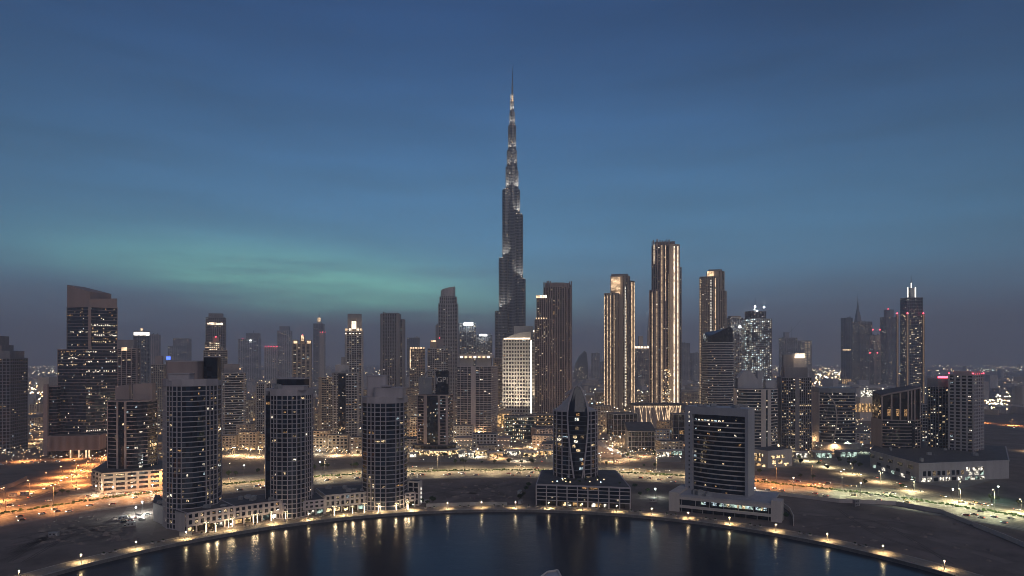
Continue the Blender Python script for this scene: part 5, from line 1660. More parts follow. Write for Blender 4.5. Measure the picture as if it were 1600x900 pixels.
b = simple('apartment_tower', 'cream lit tower rising behind the floodlit hotel', 806, 838, 1720, 517, lit=.3, ps=4.6, wall='cladding_white', yaw=10, litm=['lit_white', 'lit_warm', 'strip_warm'], mix=(3, 3, 2))
for k in range(6): b.light_box('crown_light', xat(808 + 5 * k, 1690), 1690, b.z(519), b.z(516.5), 6, 1, 'strip_bright' if k % 2 else 'strip_warm')
b.spire(xat(822, 1720), 1720, b.z(517), b.z(508), 1.0)
b.spire(xat(834, 1720), 1720, b.z(517), b.z(505), .7)
# sail shaped far tower
M20 = Bld('sail_shaped_tower', 'small far tower with pointed curved sail outline', rect(1, .5), 0, 895, 919, 4030, seed=241)
sl = MB()
Yb = 4030; pts = [(895, 620), (896, 585), (899, 568), (905, 556), (913, 548), (916, 552), (918.5, 575), (919, 620)]
fr = [(xat(px_, Yb) - M20.c[0], -25, max(0, zat(py_, Yb))) for px_, py_ in pts]
bk = [(x, 25, z_) for x, y, z_ in fr]
sl.face(fr[::-1]); sl.face(bk)
for i in range(len(fr) - 1):
    sl.face([fr[i], fr[i + 1], bk[i + 1], bk[i]])
sl.build('sail_body', 'glass_far', M20.root)
ed_ = MB()
for a, b_ in zip(fr[3:], fr[4:]): ed_.bar((a[0], -26, a[2]), (b_[0], -26, b_[2]), 1.6, n=5)
ed_.build('sail_rib', 'concrete_pale', M20.root)
gl = MB()
for k in range(60): gl.box(xat(M20.rng.uniform(898, 916), Yb) - M20.c[0], -26, zat(M20.rng.uniform(572, 615), Yb), 0, .1, .1) if False else gl.box(xat(M20.rng.uniform(898, 916), Yb) - M20.c[0], -26, (zz_ := zat(M20.rng.uniform(572, 615), Yb)), zz_ + 2.6, 3.2, 1, 0, M20.rng.randrange(3))
gl.build('lit_windows', ['far_warm', 'lit_white', 'lit_warm'], M20.root, kind='stuff')
b = simple('terraced_hotel', 'hazy terraced hotel with glowing curved roof edge and spire', 990, 1030, 3100, 545, lit=.14, ps=6, wall='cladding_beige', yaw=6, shape=rrect(1, .7, .2))
b.part('roof_disc', offset(b.P, 2), b.z(545), b.z(543), 'cladding_white')
for k in range(5): b.light_box('roof_light', xat(993 + 5 * k, 3045), 3045, b.z(544.5), b.z(541.5), 9, 1, 'strip_bright')
b.part('roof_tower', b.foot(rect(1, 1), 0, 997, 1005, 3107), b.z(543), b.z(525), 'cladding_beige')
b.spire(xat(1013, 3115), 3115, b.z(543), b.z(492), 5.0, 'cladding_beige', .6)
for x0, x1, yt, Y_ in ((1064, 1078, 536, 3875), (1078, 1092, 552, 3875), (938, 945, 566, 3875), (924, 937, 552, 4185)):
    simple('hazy_tower', {1064: 'pale hazy tower just beyond the light line tower', 1078: 'low pale hazy block beside the speckled beige ribbed tower', 938: 'faint sliver of a tower touching the glowing flank pair', 924: 'dim hazy tower between the sail shaped tower and the glowing flank pair'}[x0], x0, x1, Y_, yt, lit=.10, ps=6)
# ---- right background
b = simple('site_tower', 'hazy cluster of unfinished tower frames with a crane', 1217, 1246, 3642, 528, lit=.16, ps=6, yaw=8)
b.tier(0, b.z(532), P=b.foot(rect(1, .8), 8, 1244, 1268.5, 3689), fh=3.7, bh=1.1, wall='concrete', glz='glass_far', edges='grid', ps=6, lit=.25)
b.part('core', b.foot(rect(1, .8), 8, 1224, 1233, 3658), b.z(530), b.z(519), 'concrete')
cr_ = MB()
cr_.bar((xat(1238, 3627) - b.c[0], -10, b.z(535)), (xat(1238, 3627) - b.c[0], -10, b.z(510)), 1.3, n=4)
cr_.bar((xat(1233, 3627) - b.c[0], -10, b.z(521)), (xat(1253, 3627) - b.c[0], -10, b.z(500)), 1.0, n=4)
cr_.build('crane', 'steel', b.root)
dotted(b, b.foot(rect(1, .8), 8, 1252, 1266, 3611), 0, .3, 100, b.z(536), 'far_warm', step=9, w_=3, h_=4)
dotted(b, b.foot(rect(1, .8), 8, 1252, 1266, 3611), 0, .8, 100, b.z(536), 'far_warm', step=9, w_=3, h_=4)
M19 = Bld('mast_tower', 'tall dark tower with lit lantern, mast and red beacons', rect(1, .8), 0, 1407, 1442, 1800, seed=251)
zt = M19.z(466)
M19.tier(0, zt, fh=3.9, bh=.9, wall='cladding_blue', glz='glass_dark', edges='grid', ps=5, pw=.7, lit=.16, litm=['lit_warm', 'lit_white', 'far_warm', 'lit_dim'], mix=(5, 4, 2, 4), litfn=lambda pr, z, u, pos, fc: pr * (.3 if z > M19.z(490) else 1.2))
M19.part('lantern', M19.foot(rect(1, 1), 0, 1418, 1431, 1800), zt, M19.z(450), 'cladding_blue')
for px in (1418.5, 1430.5): M19.light_box('lantern_light', xat(px, 1785), 1785, zt, M19.z(450), 2.6, 1.5, 'strip_white')
M19.spire(xat(1424, 1800), 1800, M19.z(450), M19.z(429), 2.0)
M19.light_box('mast_light', xat(1424, 1797), 1797, M19.z(450), M19.z(442), 2.2, 1, 'strip_white')
for px, Yq in ((1402, 1792), (1418, 1776), (1443, 1780)):
    M19.part('flank_column', M19.foot(rect(1, 1), 0, px - 2.2, px + 2.2, Yq), 0, M19.z(491), 'cladding_beige')
    M19.beacon(xat(px, Yq - 6), Yq - 6, M19.z(491), 2.0)
    M19.light_box('column_light', xat(px, Yq - 5), Yq - 5, 2, M19.z(493), .7, .5, 'lit_amber')
b = simple('hazy_tower', 'domed hazy tower with one red beacon beside the mast tower', 1375, 1403, 3177, 496, lit=.13, ps=5.5, shape=rrect(1, .8, .15), wall='concrete_dark')
b.part('dome', b.foot(ngon(.5, 10), 0, 1381, 1397, 3177), b.z(496), [b.z(484)] * 10, 'concrete_dark')
b.beacon(xat(1388, 3162), 3162, b.z(483.5), 2.2)
b = simple('hazy_tower', 'short hazy tower with yellow lit upper floors and paired red beacons', 1359, 1376, 3100, 524, lit=.2, ps=5, wall='cladding_beige', litfn=lambda pr, z, u, pos, fc: .6 if z > zat(548, 3100) else .12)
for px, py in ((1364, 516), (1375, 516), (1359.5, 552), (1371, 552)): b.beacon(xat(px, 3053), 3053, zat(py, 3053), 2.4)
b = simple('hazy_tower', 'hazy tower with tall dark pyramid spire', 1331, 1363, 3255, 503, lit=.15, ps=5.5, wall='concrete_dark')
py_ = MB()
cxy = xat(1340.5, 3255) - b.c[0]
py_.prism(shift(rect(24, 24), cxy, 0), b.z(503), b.z(488), top=shift(rect(13, 13), cxy, 0))
py_.prism(shift(rect(11, 11), cxy, 0), b.z(488), b.z(470), top=shift(rect(2, 2), cxy, 0))
py_.build('pyramid', 'concrete_dark', b.root)
b.spire(xat(1340.5, 3255), 3255, b.z(472), b.z(458), 1.4)
b = simple('slab_tower', 'narrow pale hazy slab with one lit belt floor', 1314, 1332.5, 3410, 497, lit=.01, ps=9, pw=1, bh=.5, wall='cladding_blue', edges='grid')
b.light_box('belt_light', xat(1323, 3332), 3332, b.z(548), b.z(546), 32, 1, 'strip_warm', .25)
for k in range(6):
    b.light_box('base_light', xat(1317 + 3 * k, 3332), 3332, b.z(601), b.z(592), 4, 1, 'shop_gold')
# bright exhibition hall behind the bowed towers
b = Bld('lit_hall', 'low hall with dazzling white screen above a row of warm arches', rect(1, .4), 0, 1336, 1382, 1350, cat='building', seed=252)
b.part('wall', b.P, 0, 46, 'concrete_pale')
b.light_box('screen', xat(1361, 1340), 1335, 48, 60, 44, 2, 'shop_white')
b.part('roof', offset(b.P, 3), 64, 66, 'concrete')
for k in range(8): b.light_box('lit_arch', xat(1338 + 5.4 * k, 1337), 1337, 18, 34, 3.4, 1.2, 'shop_gold')

# ================================================================== low buildings in the middle distance
def low(name, label, xl, xr, Y, h, yaw=8, wall='cladding_beige', lit=.3, shop='shop_gold', d=.6, seed=0, group=None, fh=4.0, ps=4.5):
    b = Bld(name, label, rect(1, d), yaw, xl, xr, Y, cat='building', seed=seed or int(xl * 3 + Y), group=group)
    b.tier(4.5, h, fh=fh, bh=1.7, wall=wall, glz='glass_dark', edges='grid', ps=ps, pw=1.8, lit=lit, mix=(4, 4, 2, 0, 5))
    b.part('ground_floor', offset(b.P, -.4), 0, 4.5, 'concrete')
    for e in (0, 3):
        p_, q_ = Vector(b.P[e]), Vector(b.P[(e + 1) % 4]); d_ = (q_ - p_); n_ = Vector((d_.y, -d_.x)).normalized()
        if facing(((p_ + q_) / 2)[:], n_[:]) < 0.02: continue
        nb = max(1, int(d_.length / 6))
        for k in range(nb):
            if b.rng.random() < .8:
                c_ = p_ + d_ * (k + .5) / nb + n_ * -.3
                b.light_box('arcade_opening', c_.x, c_.y, .3, b.rng.uniform(3, 4.3), d_.length / nb * .62, .5, b.rng.choice([shop, shop, 'shop_warm']), atan2(d_.y, d_.x))
    return b
GA = 'lit low terraces between the apartment towers'
LB = 'low beige terrace with glowing arcade between the apartment towers'
for i, (xl, xr, Y, h, yaw) in enumerate([(342, 372, 905, 19, 6), (373, 404, 915, 23, 6), (404, 424, 930, 18, 4), (488, 512, 900, 17, 4), (513, 546, 890, 22, 4), (547, 574, 880, 20, 3),
                                         (360, 398, 1010, 24, 6), (404, 420, 1150, 30, 6), (492, 520, 1150, 30, 4), (500, 532, 1250, 26, 4), (630, 656, 1000, 22, 0), (246, 264, 830, 20, 10)]):
    low('low_terrace', ['low beige terrace with glowing arcade ' + t_ for t_ in ('at the foot of the slim crane light tower', 'beside the slim crane light tower', 'under the half hidden narrow tower',
        'under the tower with glowing window dots', 'before the dark glazed centre strip tower', 'beside the stepped roof box tower', 'behind the terraces of the slim crane light tower',
        'deep in the gap by the half hidden tower', 'deep in the gap by the window dots tower', 'behind the window dots tower, farther back', 'beside the round podium of the lettered tower', 'wedged between the parking podium and the broad curved tower')][i],
        xl, xr, Y, h, yaw, lit=.35, seed=300 + i)
GB = 'small lit blocks deep between the towers'
for i, (xl, xr, Y, h) in enumerate([(384, 402, 1350, 40), (398, 416, 1500, 45), (470, 492, 1400, 40), (505, 526, 1500, 50), (628, 646, 1250, 38), (636, 655, 1450, 60), (700, 718, 1300, 40), (565, 590, 1350, 60), (600, 640, 1500, 55),
                                    (770, 790, 1250, 34), (1062, 1095, 1900, 30), (930, 945, 1900, 26), (990, 1015, 1850, 26), (246, 262, 1100, 36), (20, 70, 1250, 14), (46, 66, 1500, 22)]):
    low('low_block', 'small lit block deep between the towers', xl, xr, Y, h, 6, lit=.4, group=GB, seed=330 + i)
# more of the dense low quarter round the mall and between the towers
FOOT = []
for o in bpy.data.objects:
    if o.type == 'MESH' and o.parent and o.name.startswith(('glazing', 'wall', 'ground_floor')):
        bb = [o.parent.location + Vector(c) for c in o.bound_box]
        FOOT.append((min(v.x for v in bb), max(v.x for v in bb), min(v.y for v in bb), max(v.y for v in bb)))
rngL = random.Random(41)
KIND = [('cream three storey block with lit arcade in the dense low quarter', 'cladding_beige'), ('grey flat roofed block with scattered lit windows in the dense low quarter', 'concrete'), ('brown low block with glowing shopfronts in the dense low quarter', 'cladding_brown')]
nL = 0
for tries in range(900):
    if nL >= 64: break
    q_ = rngL.random()
    if q_ < .55: px, py = rngL.uniform(640, 1066), rngL.uniform(645, 712)
    elif q_ < .8: px, py = rngL.uniform(340, 640), rngL.uniform(640, 700)
    else: px, py = rngL.uniform(1180, 1360), rngL.uniform(645, 700)
    x, y = gnd(px, py)
    w_ = rngL.uniform(26, 58); d_ = w_ * .55
    if any(a - w_ * .6 < x < b_ + w_ * .6 and c - w_ * .5 < y < d2 + w_ * .5 for a, b_, c, d2 in FOOT): continue
    if y < 800: continue
    if any((Vector((x, y, 0)) - c).length < w_ * .6 + 12 for C in ROADS.values() for c in C): continue
    wp = w_ * F_PX / y / 2
    kd = rngL.randrange(3)
    low('low_block', KIND[kd][0], px - wp, px + wp, y, rngL.uniform(10, 24), rngL.uniform(-12, 12), KIND[kd][1], lit=.4, group='blocks of the dense low quarter, ' + ('cream', 'grey', 'brown')[kd], seed=700 + nL, fh=rngL.uniform(3.4, 4.2))
    FOOT.append((x - w_ / 2, x + w_ / 2, y - d_ / 2, y + d_ / 2))
    nL += 1
# long dark shed with lit edges
b = Bld('dark_shed', 'long low brown shed with flat dark roof below the twin bay tower', rect(1, .3), 0, 713, 797, 950, cat='building', seed=361)
b.part('wall', b.P, 0, 10, 'concrete_dark')
b.part('roof', offset(b.P, 1.2), 10, 12.5, 'cladding_brown')
for k in range(16): b.light_box('eaves_lamp', b.P[0][0] + (b.P[1][0] - b.P[0][0]) * (k + .5) / 16, b.P[0][1] - 1.4, 8.6, 9.4, 2.2, .4, 'strip_warm')
# glazed mall with bowed front
b = Bld('glazed_mall', 'bowed glass mall pavilion with stacked lit floors under the cream hotel', bow(1, .5, .2, 8), 0, 788, 838, 1040, cat='building', seed=362)
b.tier(0, 34, fh=5.6, bh=1.0, wall='steel', glz='glass_teal', edges='band', cell=4, lit=.35, near=True, litm=['shop_green', 'lit_warm', 'lit_white', 'shop_warm'], mix=(4, 3, 3, 2))
b = Bld('glazed_mall', 'warm lit strip windowed mall wing beside the pointed round tower', rect(1, .5), -3, 826, 868, 1070, cat='building', seed=363)
b.tier(0, 34, fh=5.6, bh=1.8, wall='cladding_beige', glz='glass_bronze', edges='band', cell=6, lit=.7, near=True, litm=['shop_warm', 'shop_gold', 'lit_white'], mix=(4, 3, 2))
b = Bld('lit_hall', 'golden lit hall front between the twin bay tower and cream hotel', rect(1, .5), 0, 775, 797, 1180, cat='building', seed=364)
b.part('wall', b.P, 0, 32, 'cladding_beige')
for k in range(5): b.light_box('tall_window', xat(777.5 + 4 * k, 1170), min(p[1] for p in b.P) - .3, 4, 27, 3.2, .6, 'shop_gold')
# lattice mall
b = Bld('lattice_mall', 'long mall block with glowing tangled lattice front below the light line tower', rect(1, .35), 0, 985, 1064, 1160, cat='building', seed=365)
b.part('wall', b.P, 0, 44, 'concrete_dark')
b.part('roof', offset(b.P, 2), 44, 46, 'roofing')
lt = MB()
Yf = min(p[1] for p in b.P) - .8
for k in range(46):
    x = b.P[0][0] + (b.P[1][0] - b.P[0][0]) * b.rng.random()
    lt.bar((x - b.c[0], Yf - b.c[1], 8), (x + b.rng.uniform(-9, 9) - b.c[0], Yf - b.c[1] - b.rng.uniform(0, 1), 43), .42, n=4, m=k % 2)
lt.build('lattice', ['strip_warm', 'concrete_pale'], b.root, kind='stuff')
for k in range(26): b.light_box('eaves_lamp', b.P[0][0] + (b.P[1][0] - b.P[0][0]) * (k + .5) / 26, Yf - .5, 40, 42, 1.6, .6, 'strip_warm')
for k in range(12): b.light_box('shopfront', b.P[0][0] + (b.P[1][0] - b.P[0][0]) * (k + .5) / 12, Yf, .5, 5.5, 5, .6, 'shop_white' if k % 2 else 'shop_warm')
b = low('low_terrace', 'speckled beige mall annex beside the pointed round tower', 928, 955, 1180, 40, 0, lit=.75, seed=366)
b = Bld('dark_hall', 'dark grey cube hall in front of the lattice mall', rect(1, .7), 14, 948, 996, 1090, cat='building', seed=367)
b.tier(0, 34, fh=8.5, bh=.6, bo=.15, wall='cladding_blue', glz='glass_dark', edges='grid', ps=7, pw=.6, lit=.01, near=True)
b = Bld('dark_hall', 'black glass box hall with pitched dark roof by the ring road', rect(1, .9), -2, 977, 1023, 905, cat='building', seed=368)
b.tier(0, 26, fh=6.5, bh=.5, bo=.15, wall='concrete_dark', glz='glass_dark', edges='grid', ps=4.5, pw=.4, lit=.08, near=True, litm=['lit_dim', 'lit_cool'], mix=(3, 1))
rf = MB(); QL = b.L(offset(b.P, 1))
rf.prism(QL, 26.9, [27.2, 27.2, 36, 36])
rf.build('pitched_roof', 'roofing', b.root)
b = Bld('dark_hall', 'dark gridded glass block beside the framed office slab', rect(1, .8), 0, 1047, 1078, 1010, cat='building', seed=369)
b.tier(0, 40, fh=10, bh=.5, bo=.15, wall='concrete', glz='glass_dark', edges='grid', ps=8, pw=.5, lit=.02, near=True)
b = Bld('sloped_mound', 'dark sloping roofed hall half behind the pointed round tower', rect(1, .7), -4, 925, 972, 850, cat='building', seed=370)
b.part('roof', b.P, 0, [18, 2, 4, 22], 'cladding_brown')
# low strips behind the ring road: canopies, kiosks, petrol station
GC = 'low lit kiosks along the ring road'
for i, (xl, xr, Y, h, shop) in enumerate([(716, 740, 846, 6, 'shop_white'), (742, 762, 860, 7, 'shop_warm'), (764, 786, 846, 5, 'shop_gold'), (792, 812, 858, 6, 'shop_white'), (816, 838, 846, 6, 'shop_warm'), (842, 862, 862, 6, 'shop_gold'),
                                          (640, 652, 842, 5, 'shop_white'), (1025, 1046, 846, 7, 'shop_white'), (1046, 1066, 862, 6, 'shop_green'), (1240, 1262, 840, 6, 'shop_white'), (1268, 1300, 838, 7, 'shop_green'), (1304, 1340, 845, 7, 'shop_green')]):
    b = Bld('kiosk', 'low lit kiosk along the ring road', rect(1, .6), (i % 3) * 4 - 4, xl, xr, Y, cat='kiosk', group=GC, seed=400 + i)
    b.part('wall', b.P, 0, h, 'concrete')
    b.part('canopy', offset(b.P, 2.0), h, h + .8, 'concrete_pale')
    p_, q_ = Vector(b.P[0]), Vector(b.P[1])
    for k in range(3):
        c_ = p_ + (q_ - p_) * (k + .5) / 3
        b.light_box('shopfront', c_.x, c_.y - .15, .5, h - .8, (q_ - p_).length / 3 * .8, .3, shop, atan2((q_ - p_).y, (q_ - p_).x))
# ================================================================== lamps
LAMPS = {}
def lamp_parts(h, arm, bulb, head=.5):
    k = (h, arm, bulb, head)
    if k not in LAMPS:
        a = MB()
        a.bar((0, 0, 0), (0, 0, h), .14, n=6, r2=.09)
        a.bar((0, 0, 0), (0, 0, .6), .26, n=6)
        pole = a.mesh('pole', 'pole_metal')
        a = MB()
        if arm:
            a.bar((0, 0, h - .3), (0, -arm, h + .1), .07, n=5)
            a.box(0, -arm, h + .05, h + .25, .4, 1.0)
        else:
            a.prism(ngon(head * .9, 8), h + head * 1.1, h + head * 1.35)
        hd = a.mesh('lamp_head', 'pole_metal')
        a = MB()
        if arm: a.box(0, -arm, h - .22, h + .04, head, head * 1.6)
        else: a.prism(ngon(head * .55, 8), h, h + head * 1.1, top=ngon(head * .8, 8))
        LAMPS[k] = (pole, hd, a.mesh('bulb', bulb))
    return LAMPS[k]
LIGHTD = {}
def light_data(power, col, rad, down=False):
    k = (power, col, rad, down)
    if k not in LIGHTD:
        ld = bpy.data.lights.new('lamp_light', 'SPOT' if down else 'POINT')
        if down: ld.spot_size = radians(158); ld.spot_blend = .9
        ld.energy = power; ld.color = col; ld.shadow_soft_size = rad
        LIGHTD[k] = ld
    return LIGHTD[k]
def lamp(name, label, group, x, y, h, power, col, bulb, arm=0.0, rz=0.0, head=.5, z=0.0, light=True, drop=.6, down=None):
    r = empty(name, (x, y, z), label, 'lamp', group, rz)
    p, hd, bl = lamp_parts(h, arm, bulb, head)
    link('pole', p, r); hd_ = link('lamp_head', hd, r); link('bulb', bl, hd_)
    if light:
        o = bpy.data.objects.new('lamp_light', light_data(power, col, .35, arm > 0 if down is None else down))
        COL.objects.link(o)
        o.parent = r
        o.location = (0, -arm, h - drop)
    return r
C_WARM, C_SOD, C_YEL, C_GRN, C_WHT = (1.0, .74, .40), (1.0, .38, .11), (1.0, .74, .40), (.92, .92, .56), (.92, 1.0, .90)
# promenade lamps: short posts on the water's edge
GP = 'promenade lamps along the quay'
angs = [-76, -69, -62.0, -55.3, -48.8, -42.6, -36.5, -31.2, -25.6, -20.1, -14.8, -9.2, -3.6, 2.0, 7.5, 13.0, 18.6, 24.2, 29.9, 36.2, 43.0, 50.2, 57.5, 65.0, 72.5]
for a in angs:
    x, y = ring_pt(LAKE_R + 5.0, a)
    lamp('promenade_lamp', 'short warm lamp post on the quay promenade', GP, x, y, 4.6, 9000, (1.0, .70, .34), 'bulb_quay', 0, -radians(a), .42, drop=.3, down=True)
# ring road lamps: tall, in the median
GR = 'tall lamps down the ring road median'
for i in range(56):
    a = -99 + 3.6 * i
    x, y = ring_pt(463.5 if i % 2 else 474.5, a)
    if a < -38: c, bu, pw_ = C_SOD, 'bulb_orange', 70000
    elif a < -24: c, bu, pw_ = (1.0, .66, .32), 'bulb_warm', 48000
    elif a < 28: c, bu, pw_ = C_YEL, 'bulb_warm', 48000
    elif a < 40: c, bu, pw_ = C_SOD, 'bulb_orange', 70000
    else: c, bu, pw_ = C_GRN, 'bulb_warm', 52000
    lamp('street_lamp', 'tall street lamp in the ring road median', GR, x, y, 19, pw_, c, bu, 3.5, -radians(a) + (0 if i % 2 else pi), .5)
# lamps of the left interchange and side roads
GS = 'sodium street lamps around the interchange'
def along(key, step, off, start=0.0):
    C = ROADS[key]; acc = start; out_ = []
    for a, b_ in zip(C, C[1:]):
        d = (b_ - a).length; u = (b_ - a).normalized(); n_ = Vector((-u.y, u.x, 0))
        while acc < d:
            out_.append((a + u * acc + n_ * off, atan2(u.y, u.x))); acc += step
        acc -= d
    return out_
for key, step, off in (('slip', 42, 9.5), ('loop', 34, -6.5), ('avenue', 45, 12), ('far_left', 55, 11)):
    for p_, a in along(key, step, off, 12):
        if p_.y < 330 or p_.x < -900: continue
        lamp('street_lamp', 'sodium street lamp by the interchange roads', GS, p_.x, p_.y, 11, 70000 if key != 'far_left' else 50000, C_SOD if key != 'far_left' else (1, .6, .28), 'bulb_orange', 1.6, a + (pi if off > 0 else 0), .55)
GT = 'street lamps by the junction of the outer road'
for key, step, off, c, bu, pw_ in (('slip_right', 46, -8.5, (1.0, .80, .42), 'bulb_warm', 42000), ('access', 30, 7, (.80, 1.0, .72), 'bulb_white', 14000), ('highway_right', 50, 24, C_SOD, 'bulb_orange', 160000), ('street_right', 60, 10, (1, .62, .3), 'bulb_warm', 16000)):
    for p_, a in along(key, step, off, 15):
        if p_.x > 1100: continue
        lamp('street_lamp', 'street lamp by the outer junction roads', GT, p_.x, p_.y, 11, pw_, c, bu, 1.6, a + (pi if off > 0 else 0), .6)
# floodlight mast lighting the site yard and a green one far right
for (px, py, h, pw_, c, lab) in ((222, 803, 9, 17000, (.95, 1, .92), 'white floodlight post over the crowded site yard'), (212, 808, 7, 10000, (.95, 1, .92), 'short white floodlight among the parked machines of the site yard'),
                                 (1024, 777, 7, 4500, (.85, 1, .9), 'white yard lamp between the pointed tower podium and the gallery podium'), (1560, 783, 12, 3500, (.3, 1.0, .7), 'green tinted lamp post on the dark verge'),
                                 (1489, 792, 14, 9000, (1, .86, .55), 'tall bright lamp at the road junction'), (1345, 775, 11, 7000, (1, .9, .5), 'yellow lamp beside the parked vehicles'),
                                 (1240, 766, 11, 6000, (1, .78, .5), 'glowing white pole lamp by the boundary wall'), (381, 748, 13, 2500, (.9, 1, .9), 'white mast lamp on the dark lot between the towers'), (500, 742, 13, 2500, (.95, 1, .9), 'white mast lamp behind the shop terrace'),
                                 (150, 772, 7, 9000, (1, .80, .55), 'white lamp at the corner of the brown parking podium'), (176, 774.5, 7, 9000, (1, .80, .55), 'warm lamp among the cars before the brown parking podium'), (206, 773, 7, 9000, (1, .84, .6), 'second warm lamp along the cars of the brown parking podium'), (238, 770, 7, 9000, (1, .84, .6), 'lamp between the brown parking podium and the broad curved tower'),
                                 (1180, 772, 5, 1800, (1, .9, .7), 'small lamp at the foot of the framed office slab')):
    x, y = gnd(px, py)
    lamp('lamp_post', lab, None, x, y, h, pw_, c, 'bulb_white' if c[1] > .95 else 'bulb_warm', 0, 0, .8)
# glowing streets deeper in: warm lamps between the towers
GD = 'street lamps deep between the towers'
rng = random.Random(77)
deep = []
for i in range(64):
    px, py = rng.uniform(345, 1070), rng.uniform(640, 715)
    deep.append((px, py))
deep += [(rng.uniform(640, 1062), rng.uniform(660, 722)) for _ in range(48)] + [(rng.uniform(60, 170), rng.uniform(640, 690)) for _ in range(7)] + [(rng.uniform(1262, 1350), rng.uniform(694, 708)) for _ in range(6)] + \
        [(rng.uniform(342, 414), rng.uniform(706, 716)) for _ in range(5)] + [(rng.uniform(490, 570), rng.uniform(704, 714)) for _ in range(6)]
foots = [o for o in bpy.data.objects if o.type == 'MESH' and o.parent and o.name.startswith(('glazing', 'wall'))]
FB = []
for o in foots:
    bb = [o.parent.location + Vector(c) for c in o.bound_box]
    if o.parent.location.y > 600:
        FB.append((min(v.x for v in bb) - 1.5, max(v.x for v in bb) + 1.5, min(v.y for v in bb) - 1.5, max(v.y for v in bb) + 1.5))
def clear(x, y):
    return not any(a < x < b_ and c < y < d for a, b_, c, d in FB)
for px, py in deep:
    x, y = gnd(px, py)
    if not clear(x, y): continue
    c = rng.choice([(1, .62, .28), (1, .70, .36), (1, .55, .22), (1, .84, .56)])
    dn_ = rng.random() < .6
    pw_ = (40000 if dn_ else 14000) * (y / 900) ** 1.5 * rng.uniform(.6, 1.4)
    lamp('street_lamp', 'warm street lamp deep between the towers', GD, x, y, 10, round(pw_, -3), c, 'bulb_warm', 1.4, rng.uniform(0, 6), .8, down=dn_)

# ================================================================== palms wrapped in lights, dark trees
def palm_meshes():
    t_ = MB()
    prev = None
    for k in range(7):
        z_ = k * 1.0
        t_.bar((.05 * sin(k), 0, z_), (.05 * sin(k + 1), 0, z_ + 1.0), .26 - .012 * k, n=7, r2=.25 - .012 * k)
    w_ = MB()
    for k in range(150):
        a = k * .9; z_ = .2 + k * .044
        w_.box(.31 * cos(a) + .05 * sin(z_), .31 * sin(a), z_, z_ + .10, .13, .13, a)
    f = MB()
    r2 = random.Random(5)
    for k in range(22):
        a = 2 * pi * k / 22 + r2.uniform(-.1, .1); up = r2.uniform(.1, 1.1); L_ = r2.uniform(2.2, 3.0)
        pts = []
        for s_ in range(6):
            u = s_ / 5
            pts.append(Vector((cos(a) * L_ * u, sin(a) * L_ * u, 7 + up * 1.3 * u - 1.9 * u * u * (1.4 - up * .5))))
        side = Vector((-sin(a), cos(a), 0))
        for s_ in range(5):
            p_, q_ = pts[s_], pts[s_ + 1]
            for sg in (-1, 1):
                for j in range(2):
                    m_ = p_ + (q_ - p_) * (j / 2)
                    m2 = p_ + (q_ - p_) * ((j + .8) / 2)
                    tip = (m_ + m2) / 2 + side * sg * .55 * (1 - .1 * s_) + Vector((cos(a) * .35, sin(a) * .35, -.22))
                    f.face([tuple(m_), tuple(m2), tuple(tip)])
    fl = MB()
    for k in range(46):
        a = r2.uniform(0, 2 * pi); u = r2.uniform(.1, .7)
        fl.box(cos(a) * 2.4 * u, sin(a) * 2.4 * u, 7 + .5 * u - 1.2 * u * u, 7.12 + .5 * u - 1.2 * u * u, .12, .12, a)
    return t_.mesh('trunk', 'bark'), w_.mesh('light_wrap', 'fairy'), f.mesh('crown', 'leaf'), fl.mesh('crown_lights', 'fairy')
PT, PW, PF, PL = palm_meshes()
GPalm = 'palms wrapped in fairy lights before the shops'
for i, (px, py) in enumerate([(337, 832), (357, 825), (363, 824), (393, 817), (399, 816), (446, 812), (524, 808), (552, 805), (570, 803), (592, 801), (620, 799), (636, 796), (638, 798), (322, 833), (421, 813)]):
    x, y = gnd(px, py)
    R = hypot(x - LAKE_C[0], y - LAKE_C[1])
    a = degrees_ = math.degrees(atan2(x - LAKE_C[0], y - LAKE_C[1]))
    x, y = ring_pt(min(max(R, 283), 291), a)
    r = empty('palm_tree', (x, y, .05), 'palm wrapped in warm fairy lights on the promenade', 'palm tree', GPalm, random.uniform(0, 6))
    sc = random.uniform(.85, 1.1)
    r.scale = (sc, sc, sc)
    tr_ = link('trunk', PT, r); link('light_wrap', PW, tr_); cw_ = link('crown', PF, r)
    fl_ = link('crown_lights', PL, cw_); fl_['kind'] = 'stuff'
    o = bpy.data.objects.new('lamp_light', light_data(900, (1.0, .72, .40), .5)); COL.objects.link(o); o.parent = r; o.location = (0, -1.2, 4.0)
def tree_meshes(seed, h=6.0):
    r2 = random.Random(seed)
    t_ = MB()
    t_.bar((0, 0, 0), (0, 0, h * .45), .22, n=6, r2=.15)
    tips = []
    for k in range(6):
        a = k * 1.05 + r2.uniform(-.3, .3)
        tip = (cos(a) * h * .22, sin(a) * h * .22, h * r2.uniform(.6, .8))
        t_.bar((0, 0, h * r2.uniform(.3, .45)), tip, .11, n=5, r2=.04)
        tips.append(Vector(tip))
    f = MB()
    cl_ = tips + [Vector((0, 0, h * .85))] + [Vector((r2.uniform(-.25, .25) * h, r2.uniform(-.25, .25) * h, h * r2.uniform(.55, .9))) for _ in range(5)]
    for c in cl_:
        rad = h * r2.uniform(.10, .17)
        for k in range(70):
            d = Vector((r2.gauss(0, 1), r2.gauss(0, 1), r2.gauss(0, .8))).normalized() * rad * r2.uniform(.5, 1.15)
            p_ = c + d
            u = Vector((r2.gauss(0, 1), r2.gauss(0, 1), r2.gauss(0, 1))).normalized() * .32
            w_ = u.orthogonal().normalized() * .22
            f.face([tuple(p_ - u), tuple(p_ + w_), tuple(p_ + u), tuple(p_ - w_)])
    return t_.mesh('trunk', 'bark'), f.mesh('crown', 'leaf')
TM = [tree_meshes(s) for s in (1, 2, 3)]
